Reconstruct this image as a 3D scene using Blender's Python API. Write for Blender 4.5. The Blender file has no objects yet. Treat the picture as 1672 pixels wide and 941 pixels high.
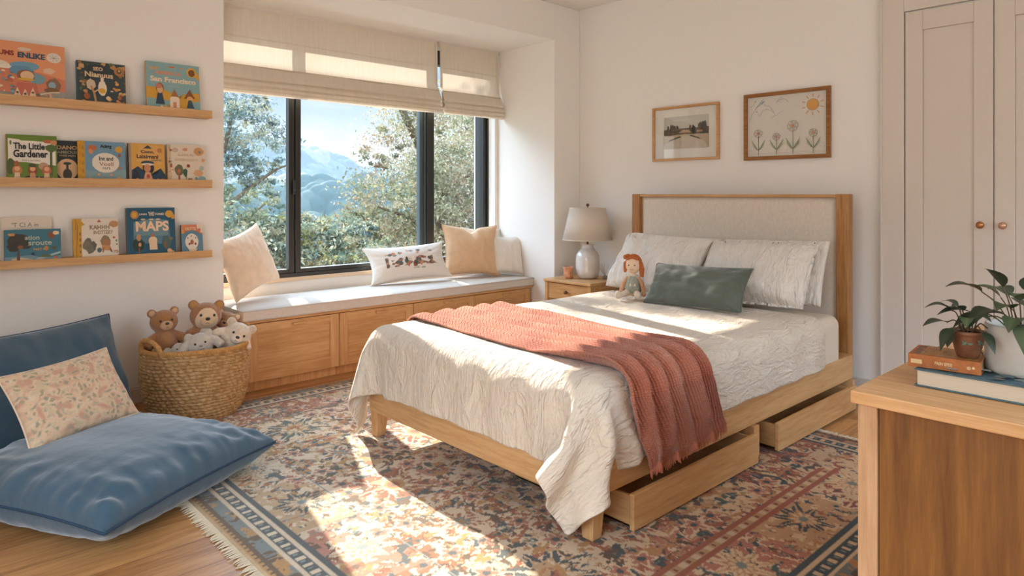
import bpy, bmesh, math, random
import numpy as np
from mathutils import Vector, Matrix, noise
from mathutils.bvhtree import BVHTree

C = bpy.context.scene
COL = C.collection
R = math.radians
PI = math.pi
random.seed(7)

# ------------------------------------------------------------------ camera, world, sun, area lights, exposure
cam = bpy.data.cameras.new('camera')
cam.sensor_width = 36.0
cam.lens = 1112.2 / 1672 * 36
cam.shift_y = -(470.5 - 317) / 1672
cam.clip_start = 0.05
cam.clip_end = 2000
camo = bpy.data.objects.new('camera', cam)
COL.objects.link(camo)
camo.location = (0, 0, 1.2)
camo.rotation_euler = (R(90), 0, R(47.0315 - 90))
C.camera = camo

C.view_settings.view_transform = 'Standard'
C.view_settings.look = 'None'
C.view_settings.exposure = 0.88
C.view_settings.gamma = 1.0
C.view_settings.use_curve_mapping = False
C.cycles.use_denoising = True
C.cycles.max_bounces = 8
C.cycles.diffuse_bounces = 5
C.cycles.transparent_max_bounces = 16
C.cycles.sample_clamp_indirect = 6.0

SUN_DIR = Vector((0.20, 1.0, 0.47)).normalized()      # from the room towards the sun
sun = bpy.data.lights.new('sun', 'SUN')
sun.energy = 10.5
sun.color = (1.0, 0.90, 0.79)
sun.angle = R(0.6)
suno = bpy.data.objects.new('sun', sun)
COL.objects.link(suno)
suno.rotation_euler = SUN_DIR.to_track_quat('Z', 'Y').to_euler()

w = bpy.data.worlds.new('world')
C.world = w
w.use_nodes = True
nt = w.node_tree
nt.nodes.clear()
out = nt.nodes.new('ShaderNodeOutputWorld')
bg = nt.nodes.new('ShaderNodeBackground')
L = nt.links.new
tc = nt.nodes.new('ShaderNodeTexCoord')
sep = nt.nodes.new('ShaderNodeSeparateXYZ')
L(tc.outputs['Generated'], sep.inputs[0])


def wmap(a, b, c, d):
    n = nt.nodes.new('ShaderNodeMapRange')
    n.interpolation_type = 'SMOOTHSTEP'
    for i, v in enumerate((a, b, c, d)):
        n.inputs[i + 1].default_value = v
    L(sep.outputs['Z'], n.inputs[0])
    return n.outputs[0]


# clear blue sky, paler at the horizon, boosted above view to light the room
grad = nt.nodes.new('ShaderNodeMix')
grad.data_type = 'RGBA'
grad.inputs[6].default_value = (0.84, 0.92, 1.0, 1)
grad.inputs[7].default_value = (0.47, 0.70, 0.98, 1)
L(wmap(0.0, 0.20, 0, 1), grad.inputs[0])
mp = nt.nodes.new('ShaderNodeMapping')
mp.inputs['Scale'].default_value = (1.0, 1.0, 2.4)
mp.inputs['Location'].default_value = (0.35, 0.16, 0.2)
nz = nt.nodes.new('ShaderNodeTexNoise')
nz.inputs['Scale'].default_value = 4.0
nz.inputs['Detail'].default_value = 7
nz.inputs['Roughness'].default_value = 0.5
rp = nt.nodes.new('ShaderNodeValToRGB')
rp.color_ramp.elements[0].position = 0.50
rp.color_ramp.elements[1].position = 0.66
mx = nt.nodes.new('ShaderNodeMix')
mx.data_type = 'RGBA'
mx.inputs[7].default_value = (0.92, 0.95, 1.02, 1)
L(tc.outputs['Generated'], mp.inputs['Vector'])
L(mp.outputs[0], nz.inputs['Vector'])
L(nz.outputs['Fac'], rp.inputs['Fac'])
L(rp.outputs['Color'], mx.inputs[0])
L(grad.outputs[2], mx.inputs[6])
L(mx.outputs[2], bg.inputs['Color'])
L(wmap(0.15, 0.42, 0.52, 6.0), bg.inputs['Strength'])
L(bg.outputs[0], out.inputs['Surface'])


def area(name, loc, rot, sx, sy, power, color):
    a = bpy.data.lights.new(name, 'AREA')
    a.shape = 'RECTANGLE'
    a.size = sx
    a.size_y = sy
    a.energy = power
    a.color = color
    o = bpy.data.objects.new(name, a)
    COL.objects.link(o)
    o.location = loc
    o.rotation_euler = rot
    return o


# fill lamps added at two invented openings behind the camera
area('fill_west', (-1.68, 0.5, 1.5), (0, R(-90), 0), 1.5, 2.2, 20, (1.0, 0.98, 0.95))
area('fill_south', (1.9, -1.68, 1.5), (R(90), 0, 0), 2.6, 1.5, 8, (1.0, 0.97, 0.93))


# ------------------------------------------------------------------ colour and material helpers
def S(h, a=1.0):
    h = h.lstrip('#')
    v = [int(h[i:i + 2], 16) / 255 for i in (0, 2, 4)]
    return tuple((c / 12.92 if c <= 0.04045 else ((c + 0.055) / 1.055) ** 2.4) for c in v) + (a,)


def newmat(name):
    m = bpy.data.materials.new(name)
    m.use_nodes = True
    t = m.node_tree
    t.nodes.clear()
    o = t.nodes.new('ShaderNodeOutputMaterial')
    p = t.nodes.new('ShaderNodeBsdfPrincipled')
    t.links.new(p.outputs[0], o.inputs['Surface'])
    return m, t, p, o


def N(t, kind, **kw):
    n = t.nodes.new(kind)
    for k, v in kw.items():
        if k in n.inputs:
            n.inputs[k].default_value = v
        else:
            setattr(n, k, v)
    return n


def coords(t, scale=(1, 1, 1), kind='Object', rot=(0, 0, 0)):
    tc = t.nodes.new('ShaderNodeTexCoord')
    mp = t.nodes.new('ShaderNodeMapping')
    mp.inputs['Scale'].default_value = scale
    mp.inputs['Rotation'].default_value = rot
    t.links.new(tc.outputs[kind], mp.inputs['Vector'])
    return mp.outputs[0]


def plain(name, col, rough=0.6, spec=0.3, metal=0.0, var=None, bump=None, sheen=0.0, trans=0.0, coat=0.0, weave=None):
    """var=(scale, amount, stretch) colour mottling, bump=(scale, strength, distance, stretch), weave=(scale, strength)"""
    m, t, p, o = newmat(name)
    p.inputs['Base Color'].default_value = col
    p.inputs['Roughness'].default_value = rough
    p.inputs['Specular IOR Level'].default_value = spec
    p.inputs['Metallic'].default_value = metal
    p.inputs['Sheen Weight'].default_value = sheen
    p.inputs['Sheen Roughness'].default_value = 0.5
    p.inputs['Coat Weight'].default_value = coat
    ln = t.links.new
    if var:
        st = var[2] if len(var) > 2 else (1, 1, 1)
        n = N(t, 'ShaderNodeTexNoise', Scale=var[0], Detail=5.0, Roughness=0.6)
        ln(coords(t, st), n.inputs['Vector'])
        r = N(t, 'ShaderNodeValToRGB')
        a = var[1]
        r.color_ramp.elements[0].position = 0.3
        r.color_ramp.elements[1].position = 0.7
        r.color_ramp.elements[0].color = tuple(max(0, c * (1 - a)) for c in col[:3]) + (1,)
        r.color_ramp.elements[1].color = tuple(min(1, c * (1 + a)) for c in col[:3]) + (1,)
        ln(n.outputs['Fac'], r.inputs['Fac'])
        ln(r.outputs['Color'], p.inputs['Base Color'])
    prev = None
    if bump:
        st = bump[3] if len(bump) > 3 else (1, 1, 1)
        n = N(t, 'ShaderNodeTexNoise', Scale=bump[0], Detail=4.0, Roughness=0.6)
        ln(coords(t, st), n.inputs['Vector'])
        b = N(t, 'ShaderNodeBump', Strength=bump[1], Distance=bump[2])
        ln(n.outputs['Fac'], b.inputs['Height'])
        ln(b.outputs[0], p.inputs['Normal'])
        prev = b
    if weave:
        w1 = N(t, 'ShaderNodeTexNoise', Scale=weave[0], Detail=2.0)
        ln(coords(t, (1, 0.12, 1)), w1.inputs['Vector'])
        w2 = N(t, 'ShaderNodeTexNoise', Scale=weave[0], Detail=2.0)
        ln(coords(t, (0.12, 1, 0.3)), w2.inputs['Vector'])
        ad = N(t, 'ShaderNodeMath', operation='ADD')
        ln(w1.outputs['Fac'], ad.inputs[0])
        ln(w2.outputs['Fac'], ad.inputs[1])
        b = N(t, 'ShaderNodeBump', Strength=weave[1], Distance=0.002)
        ln(ad.outputs[0], b.inputs['Height'])
        if prev:
            ln(prev.outputs[0], b.inputs['Normal'])
        ln(b.outputs[0], p.inputs['Normal'])
    if trans > 0:
        tr = N(t, 'ShaderNodeBsdfTranslucent')
        tr.inputs['Color'].default_value = col
        ms = N(t, 'ShaderNodeMixShader')
        ms.inputs[0].default_value = trans
        ln(p.outputs[0], ms.inputs[1])
        ln(tr.outputs[0], ms.inputs[2])
        ln(ms.outputs[0], o.inputs['Surface'])
    return m


def wood(name, light, dark, axis='x', rough=0.42, ring=0.55, scale=1.0, seed=0.0):
    """oak: fine pores and long cathedral figure running along the given axis"""
    m, t, p, o = newmat(name)
    ln = t.links.new
    st = {'x': (0.35, 4.5, 4.5), 'y': (4.5, 0.35, 4.5), 'z': (4.5, 4.5, 0.35)}[axis]
    st = tuple(s * scale for s in st)
    v = coords(t, st)
    off = N(t, 'ShaderNodeVectorMath', operation='ADD')
    off.inputs[1].default_value = (seed, seed * 1.7, seed * 0.6)
    ln(v, off.inputs[0])
    v = off.outputs[0]
    wv = N(t, 'ShaderNodeTexNoise', Scale=1.3, Detail=2.0, Roughness=0.45, Distortion=0.6)
    ln(v, wv.inputs['Vector'])
    mul = N(t, 'ShaderNodeMath', operation='MULTIPLY')
    mul.inputs[1].default_value = 38.0
    ln(wv.outputs['Fac'], mul.inputs[0])
    sn = N(t, 'ShaderNodeMath', operation='SINE')
    ln(mul.outputs[0], sn.inputs[0])
    fine = N(t, 'ShaderNodeTexNoise', Scale=16.0, Detail=6.0, Roughness=0.7)
    ln(v, fine.inputs['Vector'])
    big = N(t, 'ShaderNodeTexNoise', Scale=0.9, Detail=2.0)
    ln(v, big.inputs['Vector'])
    m1 = N(t, 'ShaderNodeMath', operation='MULTIPLY_ADD')
    m1.inputs[1].default_value = 0.10 * ring
    ln(sn.outputs[0], m1.inputs[0])
    ln(fine.outputs['Fac'], m1.inputs[2])
    m2 = N(t, 'ShaderNodeMath', operation='MULTIPLY_ADD')
    m2.inputs[1].default_value = 0.6
    ln(big.outputs['Fac'], m2.inputs[0])
    ln(m1.outputs[0], m2.inputs[2])
    r = N(t, 'ShaderNodeValToRGB')
    r.color_ramp.elements[0].position = 0.56
    r.color_ramp.elements[1].position = 1.0
    r.color_ramp.elements[0].color = dark
    r.color_ramp.elements[1].color = light
    ln(m2.outputs[0], r.inputs['Fac'])
    ln(r.outputs['Color'], p.inputs['Base Color'])
    p.inputs['Roughness'].default_value = rough
    p.inputs['Specular IOR Level'].default_value = 0.35
    b = N(t, 'ShaderNodeBump', Strength=0.12, Distance=0.001)
    ln(fine.outputs['Fac'], b.inputs['Height'])
    ln(b.outputs[0], p.inputs['Normal'])
    return m


def vcolmat(name, rough=0.6, spec=0.25, bump=None, trans=0.0, sheen=0.0, mott=None):
    m, t, p, o = newmat(name)
    ln = t.links.new
    a = N(t, 'ShaderNodeAttribute')
    a.attribute_name = 'col'
    cs = a.outputs['Color']
    if mott:
        n = N(t, 'ShaderNodeTexNoise', Scale=mott[0], Detail=4.0)
        ln(coords(t), n.inputs['Vector'])
        mr = N(t, 'ShaderNodeMapRange')
        mr.inputs[3].default_value = 1 - mott[1]
        mr.inputs[4].default_value = 1 + mott[1]
        ln(n.outputs['Fac'], mr.inputs[0])
        vm = N(t, 'ShaderNodeVectorMath', operation='SCALE')
        ln(cs, vm.inputs[0])
        ln(mr.outputs[0], vm.inputs['Scale'])
        cs = vm.outputs[0]
    ln(cs, p.inputs['Base Color'])
    p.inputs['Roughness'].default_value = rough
    p.inputs['Specular IOR Level'].default_value = spec
    p.inputs['Sheen Weight'].default_value = sheen
    if bump:
        n = N(t, 'ShaderNodeTexNoise', Scale=bump[0], Detail=3.0)
        ln(coords(t), n.inputs['Vector'])
        b = N(t, 'ShaderNodeBump', Strength=bump[1], Distance=bump[2])
        ln(n.outputs['Fac'], b.inputs['Height'])
        ln(b.outputs[0], p.inputs['Normal'])
    if trans > 0:
        tr = N(t, 'ShaderNodeBsdfTranslucent')
        ln(cs, tr.inputs['Color'])
        ms = N(t, 'ShaderNodeMixShader')
        ms.inputs[0].default_value = trans
        ln(p.outputs[0], ms.inputs[1])
        ln(tr.outputs[0], ms.inputs[2])
        ln(ms.outputs[0], o.inputs['Surface'])
    return m


# ------------------------------------------------------------------ mesh helpers
class MB:
    """collects geometry for ONE mesh object (one thing, part or sub-part)"""

    def __init__(s):
        s.v = []
        s.f = []
        s.mi = []
        s.c = None
        s.cur = 0
        s.uv = None

    def add(s, vs, fs):
        b = len(s.v)
        s.v.extend([tuple(p) for p in vs])
        s.f.extend([tuple(i + b for i in f) for f in fs])
        s.mi.extend([s.cur] * len(fs))
        return s

    def box(s, x0, x1, y0, y1, z0, z1):
        vs = [(x0, y0, z0), (x1, y0, z0), (x1, y1, z0), (x0, y1, z0), (x0, y0, z1), (x1, y0, z1), (x1, y1, z1), (x0, y1, z1)]
        return s.add(vs, [(0, 3, 2, 1), (4, 5, 6, 7), (0, 1, 5, 4), (1, 2, 6, 5), (2, 3, 7, 6), (3, 0, 4, 7)])

    def frustum(s, c0, s0, c1, s1):
        """tapered square post from centre c0 (half sizes s0) to c1 (half sizes s1)"""
        vs = []
        for c, h in ((c0, s0), (c1, s1)):
            for a, b in ((-1, -1), (1, -1), (1, 1), (-1, 1)):
                vs.append((c[0] + a * h[0], c[1] + b * h[1], c[2]))
        return s.add(vs, [(0, 3, 2, 1), (4, 5, 6, 7), (0, 1, 5, 4), (1, 2, 6, 5), (2, 3, 7, 6), (3, 0, 4, 7)])

    def lathe(s, prof, c=(0, 0, 0), n=32, cap=True):
        vs = []
        fs = []
        for r, z in prof:
            for k in range(n):
                a = 2 * PI * k / n
                vs.append((c[0] + r * math.cos(a), c[1] + r * math.sin(a), c[2] + z))
        for i in range(len(prof) - 1):
            for k in range(n):
                fs.append((i * n + k, i * n + (k + 1) % n, (i + 1) * n + (k + 1) % n, (i + 1) * n + k))
        if cap:
            fs.append(tuple(reversed(range(n))))
            fs.append(tuple(range((len(prof) - 1) * n, len(prof) * n)))
        return s.add(vs, fs)

    def tube(s, pts, rad, n=8, closed=False):
        pts = [Vector(p) for p in pts]
        m = len(pts)
        rr = rad if hasattr(rad, '__len__') else [rad] * m
        vs = []
        fs = []
        up = Vector((0, 0, 1))
        prev = None
        for i, p in enumerate(pts):
            a = pts[(i - 1) % m] if (closed or i > 0) else p
            b = pts[(i + 1) % m] if (closed or i < m - 1) else p
            d = (b - a).normalized()
            if prev is None:
                q = d.cross(up)
                if q.length < 1e-3:
                    q = d.cross(Vector((1, 0, 0)))
            else:
                q = prev - d * prev.dot(d)
            q.normalize()
            prev = q
            r2 = d.cross(q)
            for k in range(n):
                an = 2 * PI * k / n
                vs.append(p + (q * math.cos(an) + r2 * math.sin(an)) * rr[i])
        for i in range(m if closed else m - 1):
            j = (i + 1) % m
            for k in range(n):
                fs.append((i * n + k, i * n + (k + 1) % n, j * n + (k + 1) % n, j * n + k))
        if not closed:
            fs.append(tuple(reversed(range(n))))
            fs.append(tuple(range((m - 1) * n, m * n)))
        return s.add(vs, fs)

    def ell(s, c, r, rot=None, nu=20, nv=12):
        vs = []
        fs = []
        M3 = rot.to_matrix() if rot is not None else Matrix.Identity(3)
        c = Vector(c)
        if not hasattr(r, '__len__'):
            r = (r, r, r)
        vs.append(c + M3 @ Vector((0, 0, -r[2])))
        for i in range(1, nv):
            ph = -PI / 2 + PI * i / nv
            for k in range(nu):
                a = 2 * PI * k / nu
                vs.append(c + M3 @ Vector((r[0] * math.cos(ph) * math.cos(a), r[1] * math.cos(ph) * math.sin(a), r[2] * math.sin(ph))))
        vs.append(c + M3 @ Vector((0, 0, r[2])))
        for k in range(nu):
            fs.append((0, 1 + (k + 1) % nu, 1 + k))
            e = 1 + (nv - 2) * nu
            fs.append((e + k, e + (k + 1) % nu, len(vs) - 1))
        for i in range(nv - 2):
            for k in range(nu):
                a = 1 + i * nu
                fs.append((a + k, a + (k + 1) % nu, a + nu + (k + 1) % nu, a + nu + k))
        return s.add(vs, fs)

    def grid(s, P):
        """P: array (rows, cols, 3)"""
        ny, nx = P.shape[:2]
        vs = P.reshape(-1, 3).tolist()
        fs = [(j * nx + i, j * nx + i + 1, (j + 1) * nx + i + 1, (j + 1) * nx + i) for j in range(ny - 1) for i in range(nx - 1)]
        return s.add(vs, fs)

    def xf(s, M4, start=0):
        for i in range(start, len(s.v)):
            s.v[i] = tuple(M4 @ Vector(s.v[i]))
        return s

    def build(s, name, mat, parent=None, smooth=False, bevel=0.0, sub=0, base=None, world=False, seg=2):
        """vertices are in the parent's frame (or world space with world=True); a thing that is one mesh gets its origin at base"""
        vs = s.v
        if parent is not None and world:
            Mi = ROOTM[parent.name].inverted()
            vs = [tuple(Mi @ Vector(p)) for p in vs]
        if base is not None:
            vs = [(p[0] - base[0], p[1] - base[1], p[2] - base[2]) for p in vs]
        me = bpy.data.meshes.new(name)
        me.from_pydata([tuple(p) for p in vs], [], s.f)
        mats = mat if isinstance(mat, (list, tuple)) else [mat]
        for m in mats:
            me.materials.append(m)
        if len(mats) > 1:
            me.polygons.foreach_set('material_index', s.mi)
        if smooth:
            me.polygons.foreach_set('use_smooth', [True] * len(me.polygons))
        if s.c is not None:
            setcol(me, s.c)
        me.update()
        o = bpy.data.objects.new(name, me)
        COL.objects.link(o)
        if parent is not None:
            o.parent = parent
            ROOTM[o.name] = ROOTM[parent.name]
        else:
            ROOTM[o.name] = Matrix.Identity(4)
        if base is not None:
            o.location = base
            ROOTM[o.name] = Matrix.Translation(base)
        if bevel > 0:
            b = o.modifiers.new('bevel', 'BEVEL')
            b.width = bevel
            b.segments = seg
            b.limit_method = 'ANGLE'
            b.angle_limit = R(40)
            b.harden_normals = False
        if sub:
            m = o.modifiers.new('sub', 'SUBSURF')
            m.levels = sub
            m.render_levels = sub
        return o


ROOTM = {}


def setcol(me, cols):
    """one colour per vertex"""
    a = me.color_attributes.new(name='col', type='FLOAT_COLOR', domain='POINT')
    arr = np.asarray(cols, dtype=np.float32)
    if arr.shape[1] == 3:
        arr = np.concatenate([arr, np.ones((len(arr), 1), np.float32)], 1)
    a.data.foreach_set('color', arr.ravel())


def tag(o, label=None, cat=None, group=None, kind=None):
    if label:
        o['label'] = label
    if cat:
        o['category'] = cat
    if group:
        o['group'] = group
    if kind:
        o['kind'] = kind
    return o


def thing(name, label, cat, loc=(0, 0, 0), rz=0.0, group=None, rot=None, kind=None):
    o = bpy.data.objects.new(name, None)
    o.empty_display_size = 0.1
    COL.objects.link(o)
    o.location = loc
    o.rotation_euler = rot if rot is not None else (0, 0, rz)
    from mathutils import Euler
    ROOTM[o.name] = Matrix.Translation(loc) @ Euler(o.rotation_euler).to_matrix().to_4x4()
    return tag(o, label, cat, group, kind)


def copy_thing(root, loc, rz, label, group=None):
    """a copy of a thing with copies of its parts and sub-parts"""
    r = root.copy()
    COL.objects.link(r)
    r.location = loc
    r.rotation_euler = (0, 0, rz)
    r['label'] = label
    if group:
        r['group'] = group
    for ch in list(root.children):
        c = ch.copy()
        COL.objects.link(c)
        c.parent = r
        for g in list(ch.children):
            d = g.copy()
            COL.objects.link(d)
            d.parent = c
    return r


def struct(mb, name, mat, label=None, bevel=0.0, parent=None, **kw):
    o = mb.build(name, mat, parent, bevel=bevel, **kw)
    if parent is None:
        o['kind'] = 'structure'
        if label:
            o['label'] = label
    return o


def npmesh(name, P, mat, cols=None, smooth=True, parent=None, world=False, flip=False, uv=None, base=None):
    """grid surface straight from a numpy array (rows, cols, 3)"""
    ny, nx = P.shape[:2]
    V = P.reshape(-1, 3).astype(np.float64)
    if parent is not None and world:
        Mi = np.array(ROOTM[parent.name].inverted())
        V = V @ Mi[:3, :3].T + Mi[:3, 3]
    if base is not None:
        V = V - np.array(base)
    i = np.arange(nx - 1)[None, :] + np.arange(ny - 1)[:, None] * nx
    if flip:
        F = np.stack([i, i + nx, i + nx + 1, i + 1], -1).reshape(-1, 4)
    else:
        F = np.stack([i, i + 1, i + nx + 1, i + nx], -1).reshape(-1, 4)
    me = rawmesh(name, V, F, smooth)
    me.materials.append(mat)
    if cols is not None:
        setcol(me, cols.reshape(-1, cols.shape[-1]))
    if uv is not None:
        l = me.uv_layers.new(name='UVMap')
        l.data.foreach_set('uv', uv.reshape(-1, 2)[F.ravel()].astype(np.float32).ravel())
    o = bpy.data.objects.new(name, me)
    COL.objects.link(o)
    if parent is not None:
        o.parent = parent
        ROOTM[o.name] = ROOTM[parent.name]
    else:
        ROOTM[o.name] = Matrix.Identity(4)
    if base is not None:
        o.location = base
        ROOTM[o.name] = Matrix.Translation(base)
    return o


def rawmesh(name, V, F, smooth=False):
    me = bpy.data.meshes.new(name)
    k = F.shape[1]
    me.vertices.add(len(V))
    me.vertices.foreach_set('co', np.asarray(V, dtype=np.float32).ravel())
    me.loops.add(len(F) * k)
    me.loops.foreach_set('vertex_index', F.astype(np.int32).ravel())
    me.polygons.add(len(F))
    me.polygons.foreach_set('loop_start', (np.arange(len(F)) * k).astype(np.int32))
    me.polygons.foreach_set('loop_total', np.full(len(F), k, np.int32))
    if smooth:
        me.polygons.foreach_set('use_smooth', np.ones(len(F), bool))
    me.update(calc_edges=True)
    me.validate()
    return me


# value noise in numpy -------------------------------------------------
def vnoise(x, y, seed=0):
    x = np.asarray(x, float)
    y = np.asarray(y, float)
    xi = np.floor(x).astype(np.int64)
    yi = np.floor(y).astype(np.int64)
    fx = x - xi
    fy = y - yi
    fx = fx * fx * (3 - 2 * fx)
    fy = fy * fy * (3 - 2 * fy)

    def h(a, b):
        n = (a * 374761393 + b * 668265263 + seed * 1442695041) & 0xFFFFFFFF
        n = ((n ^ (n >> 13)) * 1274126177) & 0xFFFFFFFF
        n = n ^ (n >> 16)
        return (n & 0xFFFF) / 65535.0
    a = h(xi, yi)
    b = h(xi + 1, yi)
    c = h(xi, yi + 1)
    d = h(xi + 1, yi + 1)
    return (a * (1 - fx) + b * fx) * (1 - fy) + (c * (1 - fx) + d * fx) * fy


def fbm(x, y, seed=0, o=4):
    s = 0
    a = 0.5
    t = 0
    for k in range(o):
        s = s + a * vnoise(x * 2 ** k, y * 2 ** k, seed + k * 17)
        t += a
        a *= 0.5
    return s / t


# flat printed artwork ---------------------------------------------------
def text_mesh(txt, bold=0.0):
    cu = bpy.data.curves.new('t', 'FONT')
    cu.body = txt
    cu.size = 1.0
    cu.align_x = 'CENTER'
    cu.align_y = 'CENTER'
    cu.resolution_u = 3
    cu.offset = bold
    o = bpy.data.objects.new('t', cu)
    COL.objects.link(o)
    bpy.context.view_layer.update()
    me = bpy.data.meshes.new_from_object(o.evaluated_get(bpy.context.evaluated_depsgraph_get()))
    vs = [tuple(v.co) for v in me.vertices]
    fs = [tuple(p.vertices) for p in me.polygons]
    bpy.data.objects.remove(o)
    bpy.data.meshes.remove(me)
    bpy.data.curves.remove(cu)
    return vs, fs


class Art:
    """stack of flat colour shapes; coordinates x right, z up on the page, page faces -y; each layer a hair in front of the last"""

    def __init__(s, w, h, step=0.00012):
        s.w = w
        s.h = h
        s.v = []
        s.f = []
        s.c = []
        s.k = 0
        s.step = step

    def _add(s, pts, fs, col):
        s.k += 1
        y = -s.k * s.step
        b = len(s.v)
        for p in pts:
            s.v.append((min(max(p[0], 0), s.w), y, min(max(p[1], 0), s.h)))
            s.c.append(col)
        s.f.extend([tuple(i + b for i in f) for f in fs])

    def col(s, c):
        return S(c) if isinstance(c, str) else c

    def p(s, pts, c):
        """polygon in 0..1 page units; fan from the centroid"""
        q = [(a * s.w, b * s.h) for a, b in pts]
        cx = sum(a for a, b in q) / len(q)
        cz = sum(b for a, b in q) / len(q)
        n = len(q)
        s._add(q + [(cx, cz)], [(i, (i + 1) % n, n) for i in range(n)], s.col(c))

    def r(s, x0, z0, x1, z1, c):
        s.p([(x0, z0), (x1, z0), (x1, z1), (x0, z1)], c)

    def e(s, cx, cz, rx, rz, c, n=18, wob=0.0, seed=0):
        rnd = random.Random(seed + int(cx * 1000) + int(cz * 777))
        s.p([(cx + rx * math.cos(2 * PI * i / n) * (1 + rnd.uniform(-wob, wob)), cz + rz * math.sin(2 * PI * i / n) * (1 + rnd.uniform(-wob, wob))) for i in range(n)], c)

    def line(s, pts, wd, c):
        """stroke of width wd (metres)"""
        q = [Vector((a * s.w, b * s.h)) for a, b in pts]
        L_ = []
        R_ = []
        for i, p in enumerate(q):
            d = (q[min(i + 1, len(q) - 1)] - q[max(i - 1, 0)])
            if d.length < 1e-9:
                d = Vector((1, 0))
            d.normalize()
            n = Vector((-d.y, d.x)) * wd / 2
            L_.append(tuple(p + n))
            R_.append(tuple(p - n))
        m = len(q)
        s._add(L_ + R_, [(i, i + 1, m + i + 1, m + i) for i in range(m - 1)], s.col(c))

    def ring(s, cx, cz, rx, rz, wd, c, n=24, wob=0.0, a0=0, a1=1):
        rnd = random.Random(int(cx * 1000))
        s.line([(cx + rx * (1 + rnd.uniform(-wob, wob)) * math.cos(2 * PI * (a0 + (a1 - a0) * i / n)), cz + rz * math.sin(2 * PI * (a0 + (a1 - a0) * i / n))) for i in range(n + 1)], wd, c)

    def t(s, txt, cx, cz, wid, hei, c, bold=0.02, rot=0.0):
        """text fitted to a box wid x hei (page units) centred on cx, cz"""
        vs, fs = text_mesh(txt, bold)
        if not vs:
            return
        xs = [v[0] for v in vs]
        ys = [v[1] for v in vs]
        W = max(xs) - min(xs)
        H = max(ys) - min(ys)
        mx_ = (max(xs) + min(xs)) / 2
        my_ = (max(ys) + min(ys)) / 2
        q = []
        for v in vs:
            a = (v[0] - mx_) / W * wid * s.w
            b = (v[1] - my_) / H * hei * s.h
            q.append((cx * s.w + a * math.cos(rot) - b * math.sin(rot), cz * s.h + a * math.sin(rot) + b * math.cos(rot)))
        s._add(q, fs, s.col(c))

    def scatter(s, n, cols, x0, x1, z0, z1, r0, r1, seed=1, wob=0.3):
        rnd = random.Random(seed)
        for i in range(n):
            r = rnd.uniform(r0, r1)
            s.e(rnd.uniform(x0, x1), rnd.uniform(z0, z1), r, r * rnd.uniform(0.5, 1.2) * s.w / s.h, rnd.choice(cols), n=7, wob=wob, seed=i)

    def tree(s, x, z, w_, h_, leaf, trunk):
        s.r(x - w_ * 0.08, z, x + w_ * 0.08, z + h_ * 0.6, trunk)
        s.e(x, z + h_ * 0.72, w_ * 0.5, h_ * 0.3, leaf, wob=0.12)
        s.e(x - w_ * 0.25, z + h_ * 0.6, w_ * 0.3, h_ * 0.18, leaf, wob=0.12)

    def kid(s, x, z, w_, h_, skin, cloth, hair):
        s.p([(x - w_ * 0.42, z), (x + w_ * 0.42, z), (x + w_ * 0.2, z + h_ * 0.55), (x - w_ * 0.2, z + h_ * 0.55)], cloth)
        s.e(x, z + h_ * 0.76, w_ * 0.36, h_ * 0.25, hair)
        s.e(x, z + h_ * 0.70, w_ * 0.28, h_ * 0.19, skin)

    def build(s, name, mat, parent, M4=None):
        me = bpy.data.meshes.new(name)
        vs = [tuple(M4 @ Vector(p)) for p in s.v] if M4 is not None else s.v
        me.from_pydata(vs, [], s.f)
        me.materials.append(mat)
        setcol(me, s.c)
        me.update()
        o = bpy.data.objects.new(name, me)
        COL.objects.link(o)
        o.parent = parent
        ROOTM[o.name] = ROOTM[parent.name]
        return o


def curve_pts(pts, n=8):
    """Catmull-Rom through points"""
    P = [Vector(p) for p in pts]
    P = [P[0] * 2 - P[1]] + P + [P[-1] * 2 - P[-2]]
    o = []
    for i in range(1, len(P) - 2):
        for k in range(n):
            t = k / n
            a, b, c, d = P[i - 1], P[i], P[i + 1], P[i + 2]
            o.append(0.5 * ((2 * b) + (c - a) * t + (2 * a - 5 * b + 4 * c - d) * t * t + (3 * b - a - 3 * c + d) * t ** 3))
    o.append(P[-2])
    return o

# ------------------------------------------------------------------ materials
OAK_L, OAK_D = S('#d2a673'), S('#b5814b')
M = {}
M['wall'] = plain('wall_paint', S('#ece7df'), 0.85, 0.15, bump=(60, 0.05, 0.001))
M['ceiling'] = plain('ceiling_paint', S('#e9e5de'), 0.9, 0.1)
M['trim'] = plain('trim_paint', S('#d8cec2'), 0.5, 0.3)
M['oak_x'] = wood('oak_x', OAK_L, OAK_D, 'x')
M['oak_y'] = wood('oak_y', OAK_L, OAK_D, 'y', seed=2.3)
M['oak_z'] = wood('oak_z', OAK_L, OAK_D, 'z', seed=4.1)
M['post'] = wood('post_oak', S('#c08e58'), S('#94602f'), 'z', seed=9.0)
M['dark_in'] = plain('drawer_inside', S('#8a6a48'), 0.7, 0.2)
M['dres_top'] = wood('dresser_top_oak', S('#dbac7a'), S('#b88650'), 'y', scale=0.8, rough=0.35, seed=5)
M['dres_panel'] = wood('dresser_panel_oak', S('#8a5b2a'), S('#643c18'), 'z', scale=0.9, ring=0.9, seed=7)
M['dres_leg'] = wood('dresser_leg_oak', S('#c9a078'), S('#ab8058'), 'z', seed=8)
M['black'] = plain('black_aluminium', S('#24231f'), 0.35, 0.5)
M['alu'] = plain('grey_blue_aluminium', S('#4a5557'), 0.35, 0.5, metal=0.3)
M['brass'] = plain('copper_brass', S('#b87d4e'), 0.3, 0.5, metal=0.85)
M['rose'] = plain('rose_brass', S('#cfa084'), 0.3, 0.5, metal=0.6)
M['brown_metal'] = plain('bronze', S('#6b4c35'), 0.4, 0.5, metal=0.7)
M['shade_fab'] = plain('lamp_shade_linen', S('#e8dccb'), 0.9, 0.1, trans=0.35, weave=(400, 0.2))
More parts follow.
